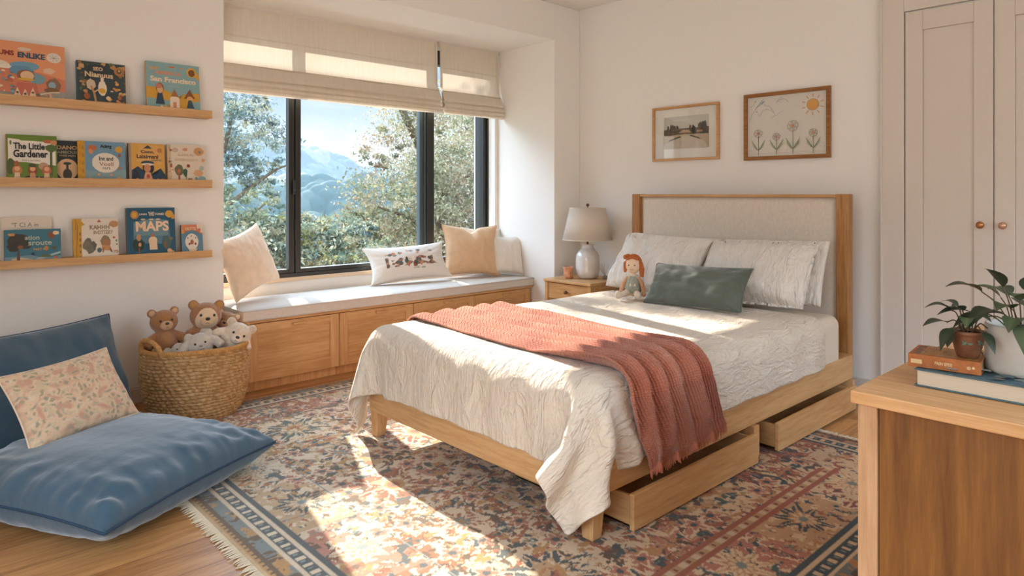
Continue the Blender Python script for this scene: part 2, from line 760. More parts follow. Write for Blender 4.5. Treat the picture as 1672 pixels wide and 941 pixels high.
M['ceramic'] = plain('white_glazed_ceramic', S('#d8d3cc'), 0.12, 0.6, coat=0.6, var=(14, 0.06))
M['blind'] = plain('roman_blind_linen', S('#e4d8c6'), 0.9, 0.1, trans=0.15, weave=(260, 0.35), var=(9, 0.05, (6, 1, 0.5)))
M['lining'] = plain('blind_lining', S('#cdbda8'), 0.9, 0.1, trans=0.15)
M['bench_fab'] = plain('bench_cushion_linen', S('#cfc5b9'), 0.9, 0.1, weave=(350, 0.35), var=(60, 0.05))
M['head_fab'] = plain('headboard_linen', S('#d8ccbb'), 0.9, 0.1, weave=(330, 0.3), var=(70, 0.07, (1, 1, 0.6)))
M['linen_pil'] = plain('linen_pillow', S('#dfd5c9'), 0.85, 0.15, sheen=0.2, bump=(7, 0.35, 0.02, (3.2, 0.5, 1)), weave=(450, 0.2))
M['sheet'] = plain('sheet_cotton', S('#ddcfbb'), 0.85, 0.15, bump=(12, 0.2, 0.01))
M['peach'] = plain('peach_fabric', S('#e6cdb2'), 0.85, 0.15, sheen=0.2, bump=(16, 0.5, 0.008, (3, 0.8, 1)), var=(20, 0.06))
M['tan'] = plain('tan_fabric', S('#d3ae89'), 0.85, 0.15, sheen=0.2, bump=(18, 0.5, 0.008, (3, 0.8, 1)), var=(20, 0.06))
M['cream'] = plain('cream_fabric', S('#ddd3c5'), 0.85, 0.15, sheen=0.2, bump=(14, 0.3, 0.008, (2, 0.8, 1)), weave=(420, 0.25))
M['sage'] = plain('sage_velvet', S('#5a6156'), 0.8, 0.15, sheen=0.5, bump=(8, 0.45, 0.015, (2.4, 0.7, 1)), var=(14, 0.1))
M['blue'] = plain('blue_velvet', S('#3b5564'), 0.75, 0.2, sheen=0.55, bump=(5, 0.35, 0.02), var=(6, 0.14))
M['blue_pipe'] = plain('blue_piping', S('#34475a'), 0.8, 0.2)
M['glassy'] = None
M['print'] = vcolmat('printed_paper', 0.45, 0.35)
M['paper'] = plain('page_block', S('#ddd2be'), 0.9, 0.1, var=(120, 0.08, (0.02, 1, 8)))
M['cover_w'] = plain('cover_board', S('#e0d6c4'), 0.5, 0.3)
M['vfab'] = vcolmat('printed_fabric', 0.85, 0.1, bump=(22, 0.4, 0.006), sheen=0.2)
M['rug'] = vcolmat('rug_wool', 0.95, 0.05, bump=(420, 0.7, 0.003), sheen=0.15, mott=(90, 0.12))
M['leaf'] = vcolmat('plant_leaves', 0.45, 0.35, trans=0.12)
M['tree_leaf'] = vcolmat('tree_leaves', 0.8, 0.1, trans=0.28)
M['bark'] = plain('bark', S('#5e5040'), 0.9, 0.1, var=(8, 0.3))


def glass_mat():
    m = bpy.data.materials.new('window_glass')
    m.use_nodes = True
    t = m.node_tree
    t.nodes.clear()
    o = t.nodes.new('ShaderNodeOutputMaterial')
    tr = t.nodes.new('ShaderNodeBsdfTransparent')
    tr.inputs['Color'].default_value = (0.96, 0.98, 0.985, 1)
    g = t.nodes.new('ShaderNodeBsdfGlossy')
    g.inputs['Roughness'].default_value = 0.02
    fr = t.nodes.new('ShaderNodeFresnel')
    fr.inputs['IOR'].default_value = 1.45
    ms = t.nodes.new('ShaderNodeMixShader')
    t.links.new(fr.outputs[0], ms.inputs[0])
    t.links.new(tr.outputs[0], ms.inputs[1])
    t.links.new(g.outputs[0], ms.inputs[2])
    t.links.new(ms.outputs[0], o.inputs['Surface'])
    return m


M['glass'] = glass_mat()


def floor_mat():
    m, t, p, o = newmat('oak_floor')
    ln = t.links.new
    v = coords(t)
    br = N(t, 'ShaderNodeTexBrick')
    br.offset = 0.37
    br.inputs['Scale'].default_value = 1.0
    br.inputs['Mortar Size'].default_value = 0.0012
    br.inputs['Mortar Smooth'].default_value = 0.2
    br.inputs['Brick Width'].default_value = 1.9
    br.inputs['Row Height'].default_value = 0.19
    br.inputs['Color1'].default_value = (0.0, 0, 0, 1)
    br.inputs['Color2'].default_value = (1, 1, 1, 1)
    br.inputs['Mortar'].default_value = (0.5, 0.5, 0.5, 1)
    ln(v, br.inputs['Vector'])
    st = coords(t, (0.5, 6.0, 6.0))
    sc = N(t, 'ShaderNodeVectorMath', operation='SCALE')
    sc.inputs['Scale'].default_value = 7.0
    ln(br.outputs['Color'], sc.inputs[0])
    ad = N(t, 'ShaderNodeVectorMath', operation='ADD')
    ln(st, ad.inputs[0])
    ln(sc.outputs[0], ad.inputs[1])
    n1 = N(t, 'ShaderNodeTexNoise', Scale=1.2, Detail=3.0, Distortion=0.7)
    ln(ad.outputs[0], n1.inputs['Vector'])
    mu = N(t, 'ShaderNodeMath', operation='MULTIPLY')
    mu.inputs[1].default_value = 24.0
    ln(n1.outputs['Fac'], mu.inputs[0])
    sn = N(t, 'ShaderNodeMath', operation='SINE')
    ln(mu.outputs[0], sn.inputs[0])
    n2 = N(t, 'ShaderNodeTexNoise', Scale=11.0, Detail=6.0, Roughness=0.7)
    ln(ad.outputs[0], n2.inputs['Vector'])
    m1 = N(t, 'ShaderNodeMath', operation='MULTIPLY_ADD')
    m1.inputs[1].default_value = 0.07
    ln(sn.outputs[0], m1.inputs[0])
    ln(n2.outputs['Fac'], m1.inputs[2])
    m2 = N(t, 'ShaderNodeMath', operation='MULTIPLY_ADD')
    m2.inputs[1].default_value = 0.16
    ln(br.outputs['Color'], m2.inputs[0])
    ln(m1.outputs[0], m2.inputs[2])
    r = N(t, 'ShaderNodeValToRGB')
    r.color_ramp.elements[0].position = 0.3
    r.color_ramp.elements[1].position = 0.78
    r.color_ramp.elements[0].color = S('#8f5d31')
    r.color_ramp.elements[1].color = S('#c9965f')
    ln(m2.outputs[0], r.inputs['Fac'])
    mxx = N(t, 'ShaderNodeMix', data_type='RGBA')
    mxx.inputs[7].default_value = S('#5b3c20')
    ln(br.outputs['Fac'], mxx.inputs[0])
    ln(r.outputs['Color'], mxx.inputs[6])
    ln(mxx.outputs[2], p.inputs['Base Color'])
    p.inputs['Roughness'].default_value = 0.38
    p.inputs['Specular IOR Level'].default_value = 0.4
    return m


M['floor'] = floor_mat()

# ------------------------------------------------------------------ the room
XW = 4.33       # bed wall
YS = 4.33       # shelf wall
YST = 3.81      # stub wall right of the window bay
XB0, XB1 = 1.58, 4.02   # window bay
YW = 4.58       # inner face below the window
ZC = 2.745
ZS = 2.452      # underside of the bay soffit
WX0, WY0 = -1.6, -1.6

struct(MB().box(WX0 - 0.2, XW + 0.2, WY0 - 0.2, YW + 0.25, -0.12, 0.0), 'floor', M['floor'], 'oak plank floor')
struct(MB().box(WX0 - 0.2, XW + 0.2, WY0 - 0.2, YW + 0.25, ZC, ZC + 0.12), 'ceiling', M['ceiling'])
struct(MB().box(XW, XW + 0.15, WY0 - 0.2, YW + 0.25, 0, ZC), 'wall_right', M['wall'], 'warm white wall behind the bed')
b = MB().box(WX0 - 0.2, XB0, YS, YW + 0.25, 0, ZC)
struct(b, 'wall_left', M['wall'], 'warm white wall with the picture ledges', bevel=0.006)
b = MB().box(XB1, XW, YST, YW + 0.25, 0, ZC)
struct(b, 'wall_back', M['wall'], 'short wall between window bay and bed wall', bevel=0.006)
# soffit / bulkhead over the bay
struct(MB().box(WX0 - 0.2, XB1, YST, YW + 0.25, ZS, ZC), 'trim_1', M['wall'], 'deep bulkhead over the window bay', bevel=0.004)
struct(MB().box(XB0, XB1, YW, YW + 0.25, 0, 0.60), 'wall_front', M['wall'], 'low wall under the window')
struct(MB().box(XB0, XB1, YW - 0.015, YW + 0.1, 0.585, 0.612), 'trim_2', plain('sill_wood', S('#d9bfa0'), 0.5, 0.3), 'thin pale wooden window sill', bevel=0.003)
struct(MB().box(XB0, XB1, YW, YW + 0.25, 2.40, ZS), 'trim_3', M['wall'], 'lintel above the window')

# walls behind the camera; both openings are invented for the fill lamps
b = MB()
b.box(WX0 - 0.15, WX0, WY0, YS, 0, 0.7).box(WX0 - 0.15, WX0, WY0, YS, 2.3, ZC)
b.box(WX0 - 0.15, WX0, WY0, -0.65, 0.7, 2.3).box(WX0 - 0.15, WX0, 1.65, YS, 0.7, 2.3)
struct(b, 'wall_west', M['wall'])
b = MB()
b.box(WX0, XW, WY0 - 0.15, WY0, 0, 0.7).box(WX0, XW, WY0 - 0.15, WY0, 2.3, ZC)
b.box(WX0, 0.55, WY0 - 0.15, WY0, 0.7, 2.3).box(3.25, XW, WY0 - 0.15, WY0, 0.7, 2.3)
struct(b, 'wall_south', M['wall'])

# baseboards
struct(MB().box(XW - 0.016, XW, 1.46, YST, 0, 0.085).box(XW - 0.012, XW, 1.46, YST, 0.085, 0.095), 'baseboard_right', M['trim'], bevel=0.003)
struct(MB().box(WX0, XB0, YS - 0.016, YS, 0, 0.085).box(WX0, XB0, YS - 0.012, YS, 0.085, 0.095), 'baseboard_left', M['trim'], bevel=0.003)
struct(MB().box(XB1, XW - 0.016, YST - 0.016, YST, 0, 0.095), 'baseboard_back', M['trim'], bevel=0.003)

# ------------------------------------------------------------------ main window
win = thing('window_1', 'wide black aluminium window over the bench', None, (2.8, 4.61, 0.612))
win['kind'] = 'structure'
del_cat = win.pop('category', None)
Z0, Z1 = 0.612, 2.40
fy0, fy1 = 4.585, 4.665


def wbox(mb, x0, x1, z0, z1, y0=fy0, y1=fy1):
    return mb.box(x0, x1, y0, y1, z0, z1)


wbox(wbox(MB(), XB0, XB1, Z0, 0.640), XB0, XB1, 2.28, Z1).build('frame_rail', M['black'], win, world=True, bevel=0.003)
wbox(wbox(MB(), XB0, 1.62, Z0, Z1), 3.972, XB1, Z0, Z1).build('frame_jamb', M['black'], win, world=True, bevel=0.003)
b = MB()
wbox(b, 2.128, 2.172, 0.63, Z1, 4.60, 4.65)
wbox(b, 2.174, 2.214, 0.63, Z1, 4.588, 4.64)
b.build('mullion', M['black'], win, world=True, bevel=0.003)
b = MB()
wbox(b, 3.318, 3.388, 0.63, Z1, 4.588, 4.65)
b.build('mullion', M['black'], win, world=True, bevel=0.003)
b = MB()
wbox(b, 3.262, 3.300, 0.64, Z1, 4.615, 4.66)
wbox(b, 3.300, 3.316, 0.64, Z1, 4.60, 4.64)
b.build('sash_stile', M['alu'], win, world=True, bevel=0.002)
b = MB()
wbox(b, 3.936, 3.972, 0.64, Z1, 4.60, 4.655)
b.build('sash_stile', M['black'], win, world=True, bevel=0.002)
b = MB()
wbox(b, 1.62, 2.128, 0.640, 0.668, 4.60, 4.65)
b.build('sash_rail', M['black'], win, world=True, bevel=0.002)
b = MB()
wbox(b, 2.214, 3.262, 0.640, 0.668, 4.595, 4.65)
b.build('sash_rail', M['black'], win, world=True, bevel=0.002)
b = MB()
wbox(b, 3.388, 3.95, 0.640, 0.668, 4.60, 4.65)
b.build('sash_rail', M['black'], win, world=True, bevel=0.002)
for x0, x1 in ((1.62, 2.13), (2.21, 3.27), (3.385, 3.952)):
    b = MB()
    b.add([(x0, 4.628, 0.66), (x1, 4.628, 0.66), (x1, 4.628, Z1 - 0.04), (x0, 4.628, Z1 - 0.04)], [(0, 1, 2, 3)])
    g = b.build('glass_pane', M['glass'], win, world=True)
b = MB()
b.box(2.152, 2.166, 4.570, 4.590, 1.20, 1.30).box(2.154, 2.164, 4.555, 4.572, 1.22, 1.236)
b.build('latch', M['black'], win, world=True, bevel=0.002)
MB().box(3.988, XB1, 4.665, 4.775, 0.612, 2.28).build('outer_jamb', M['black'], win, world=True, bevel=0.002)
# white plaster reveal right of the frame
struct(MB().box(3.985, XB1, 4.50, 4.585, 0.6, 2.40), 'trim_4', M['wall'], 'white reveal right of the window', bevel=0.003)


# ------------------------------------------------------------------ roman blinds
def blind(name, x0, x1, label, seed):
    t = thing(name, label, 'roman blind', ((x0 + x1) / 2, 4.47, 1.85), 0, 'linen roman blinds')
    # flat upper fabric, then gathered folds; profile (y, z)
    prof = [(4.475, 2.425), (4.473, 2.30), (4.471, 2.20), (4.470, 2.12), (4.468, 2.068), (4.452, 2.050), (4.438, 2.03), (4.425, 2.00), (4.414, 1.972), (4.41, 1.955)]
    back = [(4.432, 1.950)]
    f2 = [(4.425, 1.948), (4.412, 1.938), (4.404, 1.925), (4.402, 1.912), (4.424, 1.908)]
    f3 = [(4.414, 1.905), (4.402, 1.896), (4.398, 1.886), (4.400, 1.879), (4.420, 1.876)]
    f4 = [(4.410, 1.873), (4.400, 1.866), (4.398, 1.858), (4.402, 1.853), (4.43, 1.851)]
    full = prof + back + f2 + f3 + f4
    nx = 60
    P = np.zeros((len(full), nx, 3))
    for i, (y, z) in enumerate(full):
        for k in range(nx):
            x = x0 + (x1 - x0) * k / (nx - 1)
            e = 1.0 if i > 5 else 0.3
            wv = 0.0035 * e * math.sin(x * 9 + seed + i * 0.3) + 0.002 * e * noise.noise(Vector((x * 6, i * 0.3, seed)))
            flare = 0.006 * max(0, (i - 6) / 14) * (abs(k / (nx - 1) - 0.5) * 2) ** 8 * (1 if k > nx / 2 else -1)
            P[i, k] = (x + flare, y + wv, z + (0.002 * math.sin(x * 4 + i) if i > 8 else 0))
    o = npmesh('fabric', P, M['blind'], parent=t, world=True)
    m = o.modifiers.new('s', 'SUBSURF')
    m.levels = m.render_levels = 1
    # seams and battens behind the fabric
    for z in (2.235,):
        b = MB().box(x0 + 0.004, x1 - 0.004, 4.468, 4.4715, z - 0.003, z + 0.003)
        b.build('seam', M['blind'], t, world=True)
    MB().box(x0, x1, 4.478, 4.52, 2.40, ZS).build('headrail', M['cream'], t, world=True)
    for k, (yy, za, zb_) in enumerate(((4.4435, 1.90, 2.045), (4.452, 1.895, 2.040))):
        MB().box(x0 + 0.003, x1 - 0.003, yy, yy + 0.003, za, zb_).build('folded_ply', M['lining'], t, world=True)
    MB().box(x0 + 0.005, x1 - 0.005, 4.435, 4.441, 1.875, 1.905).build('batten', M['cream'], t, world=True)
    for xx in (x0 + 0.012, x1 - 0.012):
        MB().box(xx - 0.010, xx + 0.010, 4.4665, 4.4690, 2.07, 2.42).build('side_hem', M['blind'], t, world=True)
    return t


blind('roman_blind', 1.598, 3.335, 'wide linen roman blind half raised over the left panes', 0.3)
blind('roman_blind', 3.362, 4.008, 'narrow linen roman blind half raised over the rightmost pane', 2.0)

# ------------------------------------------------------------------ window bench: cabinets, top, cushion
YBN = 4.06
seams = [1.60, 2.227, 2.815, 3.390, 4.015]
place = ['nearest the woven basket', 'second from the woven basket', 'third from the woven basket', 'at the right end beside the nightstand']
for i in range(4):
    x0, x1 = seams[i], seams[i + 1]
    t = thing('bench_cabinet', 'oak window bench cabinet with a shaker front, ' + place[i], 'cabinet', ((x0 + x1) / 2, YBN + 0.25, 0), 0, 'oak cabinets of the window bench')
    bb = MB().box(x0 + 0.001, x1 - 0.001, YBN + 0.022, YW - 0.002, 0.06, 0.418)
    bb.box(x0 + 0.001, x1 - 0.001, YBN + 0.05, YBN + 0.07, 0.0, 0.06)
    bb.build('body', M['oak_z'], t, world=True, bevel=0.001)
    g = 0.0025
    dx0, dx1, dz0, dz1 = x0 + g + (0.02 if i == 0 else 0), x1 - g - (0.02 if i == 3 else 0), 0.066, 0.414
    st = 0.062
    d = MB()
    d.box(dx0 + st - 0.001, dx1 - st + 0.001, YBN + 0.0005, YBN + 0.02, dz0, dz0 + st + 0.015).box(dx0 + st - 0.001, dx1 - st + 0.001, YBN + 0.0005, YBN + 0.02, dz1 - st + 0.012, dz1)
    d.box(dx0 + st - 0.001, dx1 - st + 0.001, YBN + 0.010, YBN + 0.017, dz0 + st, dz1 - st + 0.02)
    do = d.build('door', M['oak_x'], t, world=True)
    for xa in (dx0, dx1 - st):
        MB().box(xa, xa + st, YBN, YBN + 0.02, dz0, dz1).build('stile', M['oak_z'], do, world=True, bevel=0.0015)
    xc = (dx0 + dx1) / 2 + 0.02
    h = MB().box(xc - 0.045, xc + 0.045, YBN - 0.028, YBN - 0.014, 0.383, 0.396)
    h.box(xc - 0.035, xc - 0.022, YBN - 0.016, YBN + 0.002, 0.385, 0.394).box(xc + 0.022, xc + 0.035, YBN - 0.016, YBN + 0.002, 0.385, 0.394)
    h.build('handle', M['oak_x'], do, world=True, bevel=0.003)
t = MB().box(1.59, 4.018, YBN - 0.008, YW - 0.001, 0.419, 0.436).build('bench_worktop', M['oak_x'], base=(2.8, 4.3, 0.419), bevel=0.003)
tag(t, 'long thin oak board forming the top of the window bench', 'worktop')


def slab_cushion(name, x0, x1, y0, y1, z0, z1, mat, label, cat, piping):
    t = thing(name, label, cat, ((x0 + x1) / 2, (y0 + y1) / 2, z0))
    nx, ny = 90, 24
    b = MB()
    top = np.zeros((ny, nx, 3))
    bot = np.zeros((ny, nx, 3))
    for j in range(ny):
        for i in range(nx):
            u = i / (nx - 1)
            v = j / (ny - 1)
            x = x0 + (x1 - x0) * u
            y = y0 + (y1 - y0) * v
            ed = min(u * (x1 - x0), (1 - u) * (x1 - x0), v * (y1 - y0), (1 - v) * (y1 - y0))
            cr = 0.010 * (1 - math.exp(-ed / 0.05)) + 0.003 * noise.noise(Vector((x * 3, y * 5, 1)))
            e2 = max(0, 0.012 - ed) / 0.012
            top[j, i] = (x, y, z1 - 0.010 + cr - 0.006 * e2)
            bot[j, i] = (x, y, z0)
    b.grid(top)
    b.grid(bot[:, ::-1])
    n0 = ny * nx
    rim = [(0, i) for i in range(nx)] + [(j, nx - 1) for j in range(1, ny)] + [(ny - 1, i) for i in range(nx - 2, -1, -1)] + [(j, 0) for j in range(ny - 2, 0, -1)]
    for a in range(len(rim)):
        (j, i), (j2, i2) = rim[a], rim[(a + 1) % len(rim)]
        b.f.append((n0 + j * nx + (nx - 1 - i), n0 + j2 * nx + (nx - 1 - i2), j2 * nx + i2, j * nx + i))
        b.mi.append(0)
    b.build('cushion_body', mat, t, world=True, smooth=True).modifiers.new('e', 'EDGE_SPLIT').split_angle = R(50)
    for z in (z0 + 0.004, z1 - 0.014):
        e = 0.0015
        MB().tube([(x0 - e, y0 - e, z), (x1 + e, y0 - e, z), (x1 + e, y1, z), (x0 - e, y1, z)], 0.0035, 6, closed=True).build('piping', piping, t, world=True, smooth=True)
    return t


slab_cushion('seat_cushion', 1.588, 4.012, 4.045, 4.572, 0.4375, 0.512, M['bench_fab'], 'long pale linen seat cushion lying along the window bench', 'bench cushion', M['bench_fab'])

# ------------------------------------------------------------------ closet doors
ct = MB()
ct.box(XW - 0.024, XW, 1.327, 1.451, 0, 2.36).box(XW - 0.024, XW, -0.6, 1.327, 2.246, 2.36)
ct.box(XW - 0.034, XW, 1.440, 1.451, 0, 2.36)
struct(ct, 'trim_5', M['trim'], 'white casing around the closet doors', bevel=0.003)
mt_door = plain('door_paint', S('#d6cbbe'), 0.45, 0.35)
for k, (y0, y1, nm, lab) in enumerate(((0.900, 1.320, 'door_1', 'white shaker closet door'), (0.474, 0.894, 'door_2', 'white shaker closet door partly cut by the frame'), (0.05, 0.468, 'door_3', 'white closet door'))):
    d = MB()
    xa, xb = XW - 0.020, XW - 0.001
    s_ = 0.088
    d.box(xa, xb, y0, y0 + s_, 0.02, 2.238).box(xa, xb, y1 - s_, y1, 0.02, 2.238)
    d.box(xa, xb, y0 + s_, y1 - s_, 0.02, 0.20).box(xa, xb, y0 + s_, y1 - s_, 2.128, 2.238)
    d.box(xa + 0.011, xb, y0 + s_, y1 - s_, 0.20, 2.128)
    do = struct(d, nm, mt_door, lab, bevel=0.003)
    yk = y0 + 0.053 if k == 0 else y1 - 0.040
    kb = MB().lathe([(0.006, 0), (0.0065, 0.012), (0.011, 0.018), (0.0185, 0.024), (0.0195, 0.030), (0.016, 0.036), (0.007, 0.040)], n=20)
    kb.xf(Matrix.Translation((xa, yk, 1.035)) @ Matrix.Rotation(R(-90), 4, 'Y'))
    if k < 2:
        kb.build('door_knob', M['brass'] if k == 0 else M['rose'], do, smooth=True)

# ------------------------------------------------------------------ rug
RX0, RX1, RY0, RY1 = 0.88, 3.47, 0.78, 3.93
RT = 0.010


def rug_colors(X, Y):
    pal = {k: np.array(S(v)[:3]) for k, v in dict(cream='#d3c3a8', sand='#b99c76', rust='#9c5a3c', brick='#84452f', rose='#ad7562', navy='#33464f', teal='#3f5b5c', slate='#76888a', brown='#55402f', ochre='#b0854e', olive='#6c6345').items()}
    X = np.round(X / 0.0055) * 0.0055
    Y = np.round(Y / 0.0055) * 0.0055
    n = X.shape
    out = np.zeros(n + (3,))
    # compartments
    gx0, gx1, gy0, gy1 = 1.335, 3.06, 1.25, 3.50
    cw, ch = (gx1 - gx0) / 4, (gy1 - gy0) / 5
    wx = (fbm(X * 9, Y * 9, 3) - 0.5) * 0.06
    wy = (fbm(X * 9, Y * 9, 9) - 0.5) * 0.06
    u = (X + wx * 0.5 - gx0) / cw
    v = (Y + wy * 0.5 - gy0) / ch
    ci = np.floor(u).astype(int)
    cj = np.floor(v).astype(int)
    fu = (u - ci - 0.5) * cw
    fv = (v - cj - 0.5) * ch
    au, av = np.abs(fu), np.abs(fv)
    r = np.sqrt(fu * fu + fv * fv) * (1 + 0.5 * (fbm(X * 22, Y * 22, 19) - 0.5))
    an = np.arctan2(fv, fu)
    idx = (ci * 3 + cj * 5) % 7
    grounds = [pal['cream'], pal['sand'], pal['rust'], pal['rose'], pal['cream'], pal['rust'] * 0.95, pal['sand']]
    lean = np.clip((X - Y + 0.9) / 2.2, 0, 1)      # warmer and darker towards the far right corner
    for k, g in enumerate(grounds):
        out[idx == k] = g
    # mirrored motifs
    seed = (ci * 31 + cj * 57)
    q1 = fbm(au * 19 + seed * 3.1 + wx * 20, av * 19 + seed * 1.7, 11, 3)
    q2 = fbm(au * 27 + 7 + seed * 2.3, av * 27 + seed + wy * 20, 23, 3)
    q3 = fbm(X * 38 + wx * 60, Y * 19, 31, 3)
    q4 = fbm(X * 20, Y * 42 + wy * 60, 47, 3)

    def put(mask, c):
        out[mask] = c
    put(q1 > 0.60, pal['rust'] * (1 - 0.0))
    put(q1 < 0.38, pal['cream'])
    put((q1 > 0.47) & (q1 < 0.505), pal['sand'])
    put(q2 > 0.66, pal['navy'])
    put(q2 < 0.35, pal['cream'])
    put((q2 > 0.63) & (q2 < 0.66), pal['slate'])
    put(q3 > 0.68, pal['brown'])
    put(q3 < 0.30, pal['cream'])
    put(q4 > 0.70, pal['ochre'])
    put(q4 < 0.27, pal['brown'] * 1.2)
    # large rosettes
    has = ((ci + cj) % 2 == 0)
    R0 = 0.155
    pet = R0 * (0.78 + 0.20 * np.cos(an * 8))
    put(has & (r < pet), pal['sand'])
    ringm = has & (r < pet) & (r > pet * 0.62)
    alt = ((ci * 2 + cj) % 3)
    put(ringm & (alt == 0), pal['navy'])
    put(ringm & (alt == 1), pal['teal'])
    put(ringm & (alt == 2), pal['brick'])
    put(ringm & (np.cos(an * 16) > 0.88), pal['cream'])
    put(has & (r < pet * 0.5) & (np.cos(an * 8) > 0.1), pal['cream'])
    put(has & (r < 0.050), pal['ochre'])
    put(has & (r < 0.030), pal['rust'])
    put(has & (r < 0.013), pal['brown'])
    put(has & (r < pet) & (q4 > 0.66), pal['sand'])
    put(has & (r < pet) & (q3 < 0.30), pal['cream'])
    # small rosettes in the other cells
    d = ~has
    pet2 = 0.10 * (0.75 + 0.25 * np.cos(an * 6 + 1))
    put(d & (r < pet2), pal['cream'])
    put(d & (r < pet2 * 0.75) & (np.cos(an * 12) > -0.2), pal['rust'])
    put(d & (r < pet2 * 0.42), pal['slate'])
    put(d & (r < 0.016), pal['ochre'])
    for sx, sy in ((0.16, 0.14),):
        rr = np.sqrt((au - sx) ** 2 + (av - sy) ** 2)
        aa = np.arctan2(av - sy, au - sx)
        put((rr < 0.055 * (0.75 + 0.25 * np.cos(aa * 5))), pal['cream'])
        put((rr < 0.040 * (0.75 + 0.25 * np.cos(aa * 5))), pal['rose'])
        put(rr < 0.014, pal['navy'])
    # thin double lines between compartments on a few seams
    ug = (X - gx0) / cw
    lin = (np.abs(ug - np.round(ug)) * cw < 0.009)
    vg = (Y - gy0) / ch
    # borders ------------------------------------------------------
    dist = np.minimum(np.minimum(X - RX0, RX1 - X), np.minimum(Y - RY0, RY1 - Y))
    horiz = (np.minimum(X - RX0, RX1 - X) < np.minimum(Y - RY0, RY1 - Y))
    t = np.where(horiz, Y, X)
    bl = dist < 0.42
    # wide inner border: compartments with a big blossom each
    bm = bl & (dist > 0.19)
    P_ = 0.45
    tt = t / P_ + (fbm(X * 7, Y * 7, 61) - 0.5) * 0.06
    kk = np.floor(tt).astype(int)
    cc = (tt - kk - 0.5) * P_
    dd = (dist - 0.315) + wx * 0.3
    rr = np.sqrt(cc ** 2 + dd ** 2) * (1 + 0.45 * (fbm(X * 20, Y * 20, 71) - 0.5))
    aa = np.arctan2(dd, cc)
    gcol = [pal['rose'], pal['sand'], pal['cream'] * 0.93, pal['rust']]
    for k in range(4):
        mk = bm & (kk % 4 == k)
        m2 = mk & (q1 > 0.40) & (q1 < 0.62) & (q2 < 0.63)
        out[m2] = gcol[k]
    petal = 0.105 * (0.80 + 0.20 * np.cos(aa * 9))
    put(bm & (rr < petal) & (rr > petal * 0.62) & (kk % 2 == 0), pal['cream'])
    put(bm & (rr < petal) & (rr > petal * 0.62) & (kk % 2 == 1), pal['navy'])
    put(bm & (rr < petal) & (rr > petal * 0.62) & (np.cos(aa * 18) > 0.75), pal['sand'])
    put(bm & (rr < petal * 0.55), pal['sand'])
    put(bm & (rr < petal * 0.45) & (np.cos(aa * 9) > 0), pal['cream'])
    put(bm & (rr < 0.018), pal['slate'])

    def stripe(a, b_, c):
        put((dist >= a) & (dist < b_), c)

    def dash(a, b_, c, period, duty, ph=0.0):
        q = ((t + ph) / period) % 1
        put((dist >= a) & (dist < b_) & (q < duty), c)
    near = (Y - RY0) <= dist + 1e-6
    stripe(0.430, 0.436, pal['slate'])
    stripe(0.440, 0.444, pal['brown'] * 1.3)

    def nstripe(a, b_, c, mask=True):
        put((dist >= a) & (dist < b_) & near & mask, c)
    q_ = (t / 0.075) % 1
    nstripe(0.405, 0.475, pal['rust'])
    nstripe(0.425, 0.455, pal['sand'])
    nstripe(0.428, 0.452, pal['cream'], q_ < 0.4)
    nstripe(0.432, 0.448, pal['brick'], (q_ > 0.5) & (q_ < 0.7))
    stripe(0.170, 0.190, pal['navy'])
    stripe(0.150, 0.170, pal['cream'])
    stripe(0.105, 0.150, pal['navy'])
    dash(0.112, 0.143, pal['cream'], 0.055, 0.35)
    dash(0.118, 0.137, pal['slate'], 0.055, 0.2, 0.02)
    stripe(0.092, 0.105, pal['cream'])
    stripe(0.045, 0.092, pal['slate'] * 0.8)
    s1 = (dist >= 0.045) & (dist < 0.092)
    put(s1 & (q3 > 0.55), pal['ochre'])
    put(s1 & (q4 > 0.6), pal['brown'])
    stripe(0.032, 0.045, pal['brown'])
    stripe(0.016, 0.032, pal['ochre'])
    dash(0.018, 0.030, pal['brown'], 0.03, 0.4)
    stripe(0.0, 0.016, pal['sand'])
    # wear and abrash, then the corner tint and an opposite pale wash
    ab = fbm(X * 1.2, Y * 14, 91, 3)
    out *= (0.84 + 0.32 * ab)[..., None]
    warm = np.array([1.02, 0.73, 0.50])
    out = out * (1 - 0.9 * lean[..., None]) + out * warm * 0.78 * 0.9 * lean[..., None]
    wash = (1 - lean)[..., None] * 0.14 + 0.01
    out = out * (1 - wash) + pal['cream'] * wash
    return np.clip(out, 0, 1)


rug = thing('persian_rug', 'large faded rust, cream and navy floral rug under the bed', 'rug', ((RX0 + RX1) / 2, (RY0 + RY1) / 2, 0))
nx_, ny_ = int((RX1 - RX0) / 0.0055), int((RY1 - RY0) / 0.0055)
gx, gy = np.meshgrid(np.linspace(RX0, RX1, nx_), np.linspace(RY0, RY1, ny_))
ed = np.minimum(np.minimum(gx - RX0, RX1 - gx), np.minimum(gy - RY0, RY1 - gy))
gz = RT * (1 - np.exp(-ed / 0.004)) + 0.0012 * (vnoise(gx * 160, gy * 160, 5) - 0.5) + 0.001 + 0.0015 * (fbm(gx * 3, gy * 3, 8) - .5)
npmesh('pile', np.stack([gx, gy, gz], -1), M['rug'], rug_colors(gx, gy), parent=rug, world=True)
MB().box(RX0, RX1, RY0, RY1, 0.0005, 0.003).build('backing', M['cream'], rug, world=True)
fr = MB()
rnd = random.Random(4)
for side in (0, 1):
    y = RY0
    while y < RY1:
        x0 = RX0 if side == 0 else RX1
        s_ = -1 if side == 0 else 1
        ln_ = rnd.uniform(0.030, 0.048)
        dy = rnd.uniform(-0.010, 0.010)
        fr.tube([(x0 - s_ * 0.004, y, 0.006), (x0 + s_ * ln_ * 0.4, y + dy * 0.3, 0.0075), (x0 + s_ * ln_, y + dy, 0.003)], [0.0028, 0.0030, 0.0016], 4)
        y += rnd.uniform(0.0070, 0.0095)
fo = fr.build('fringe', plain('fringe_cotton', S('#cdbda2'), 0.95, 0.05), rug, world=True)
fo['kind'] = 'stuff'

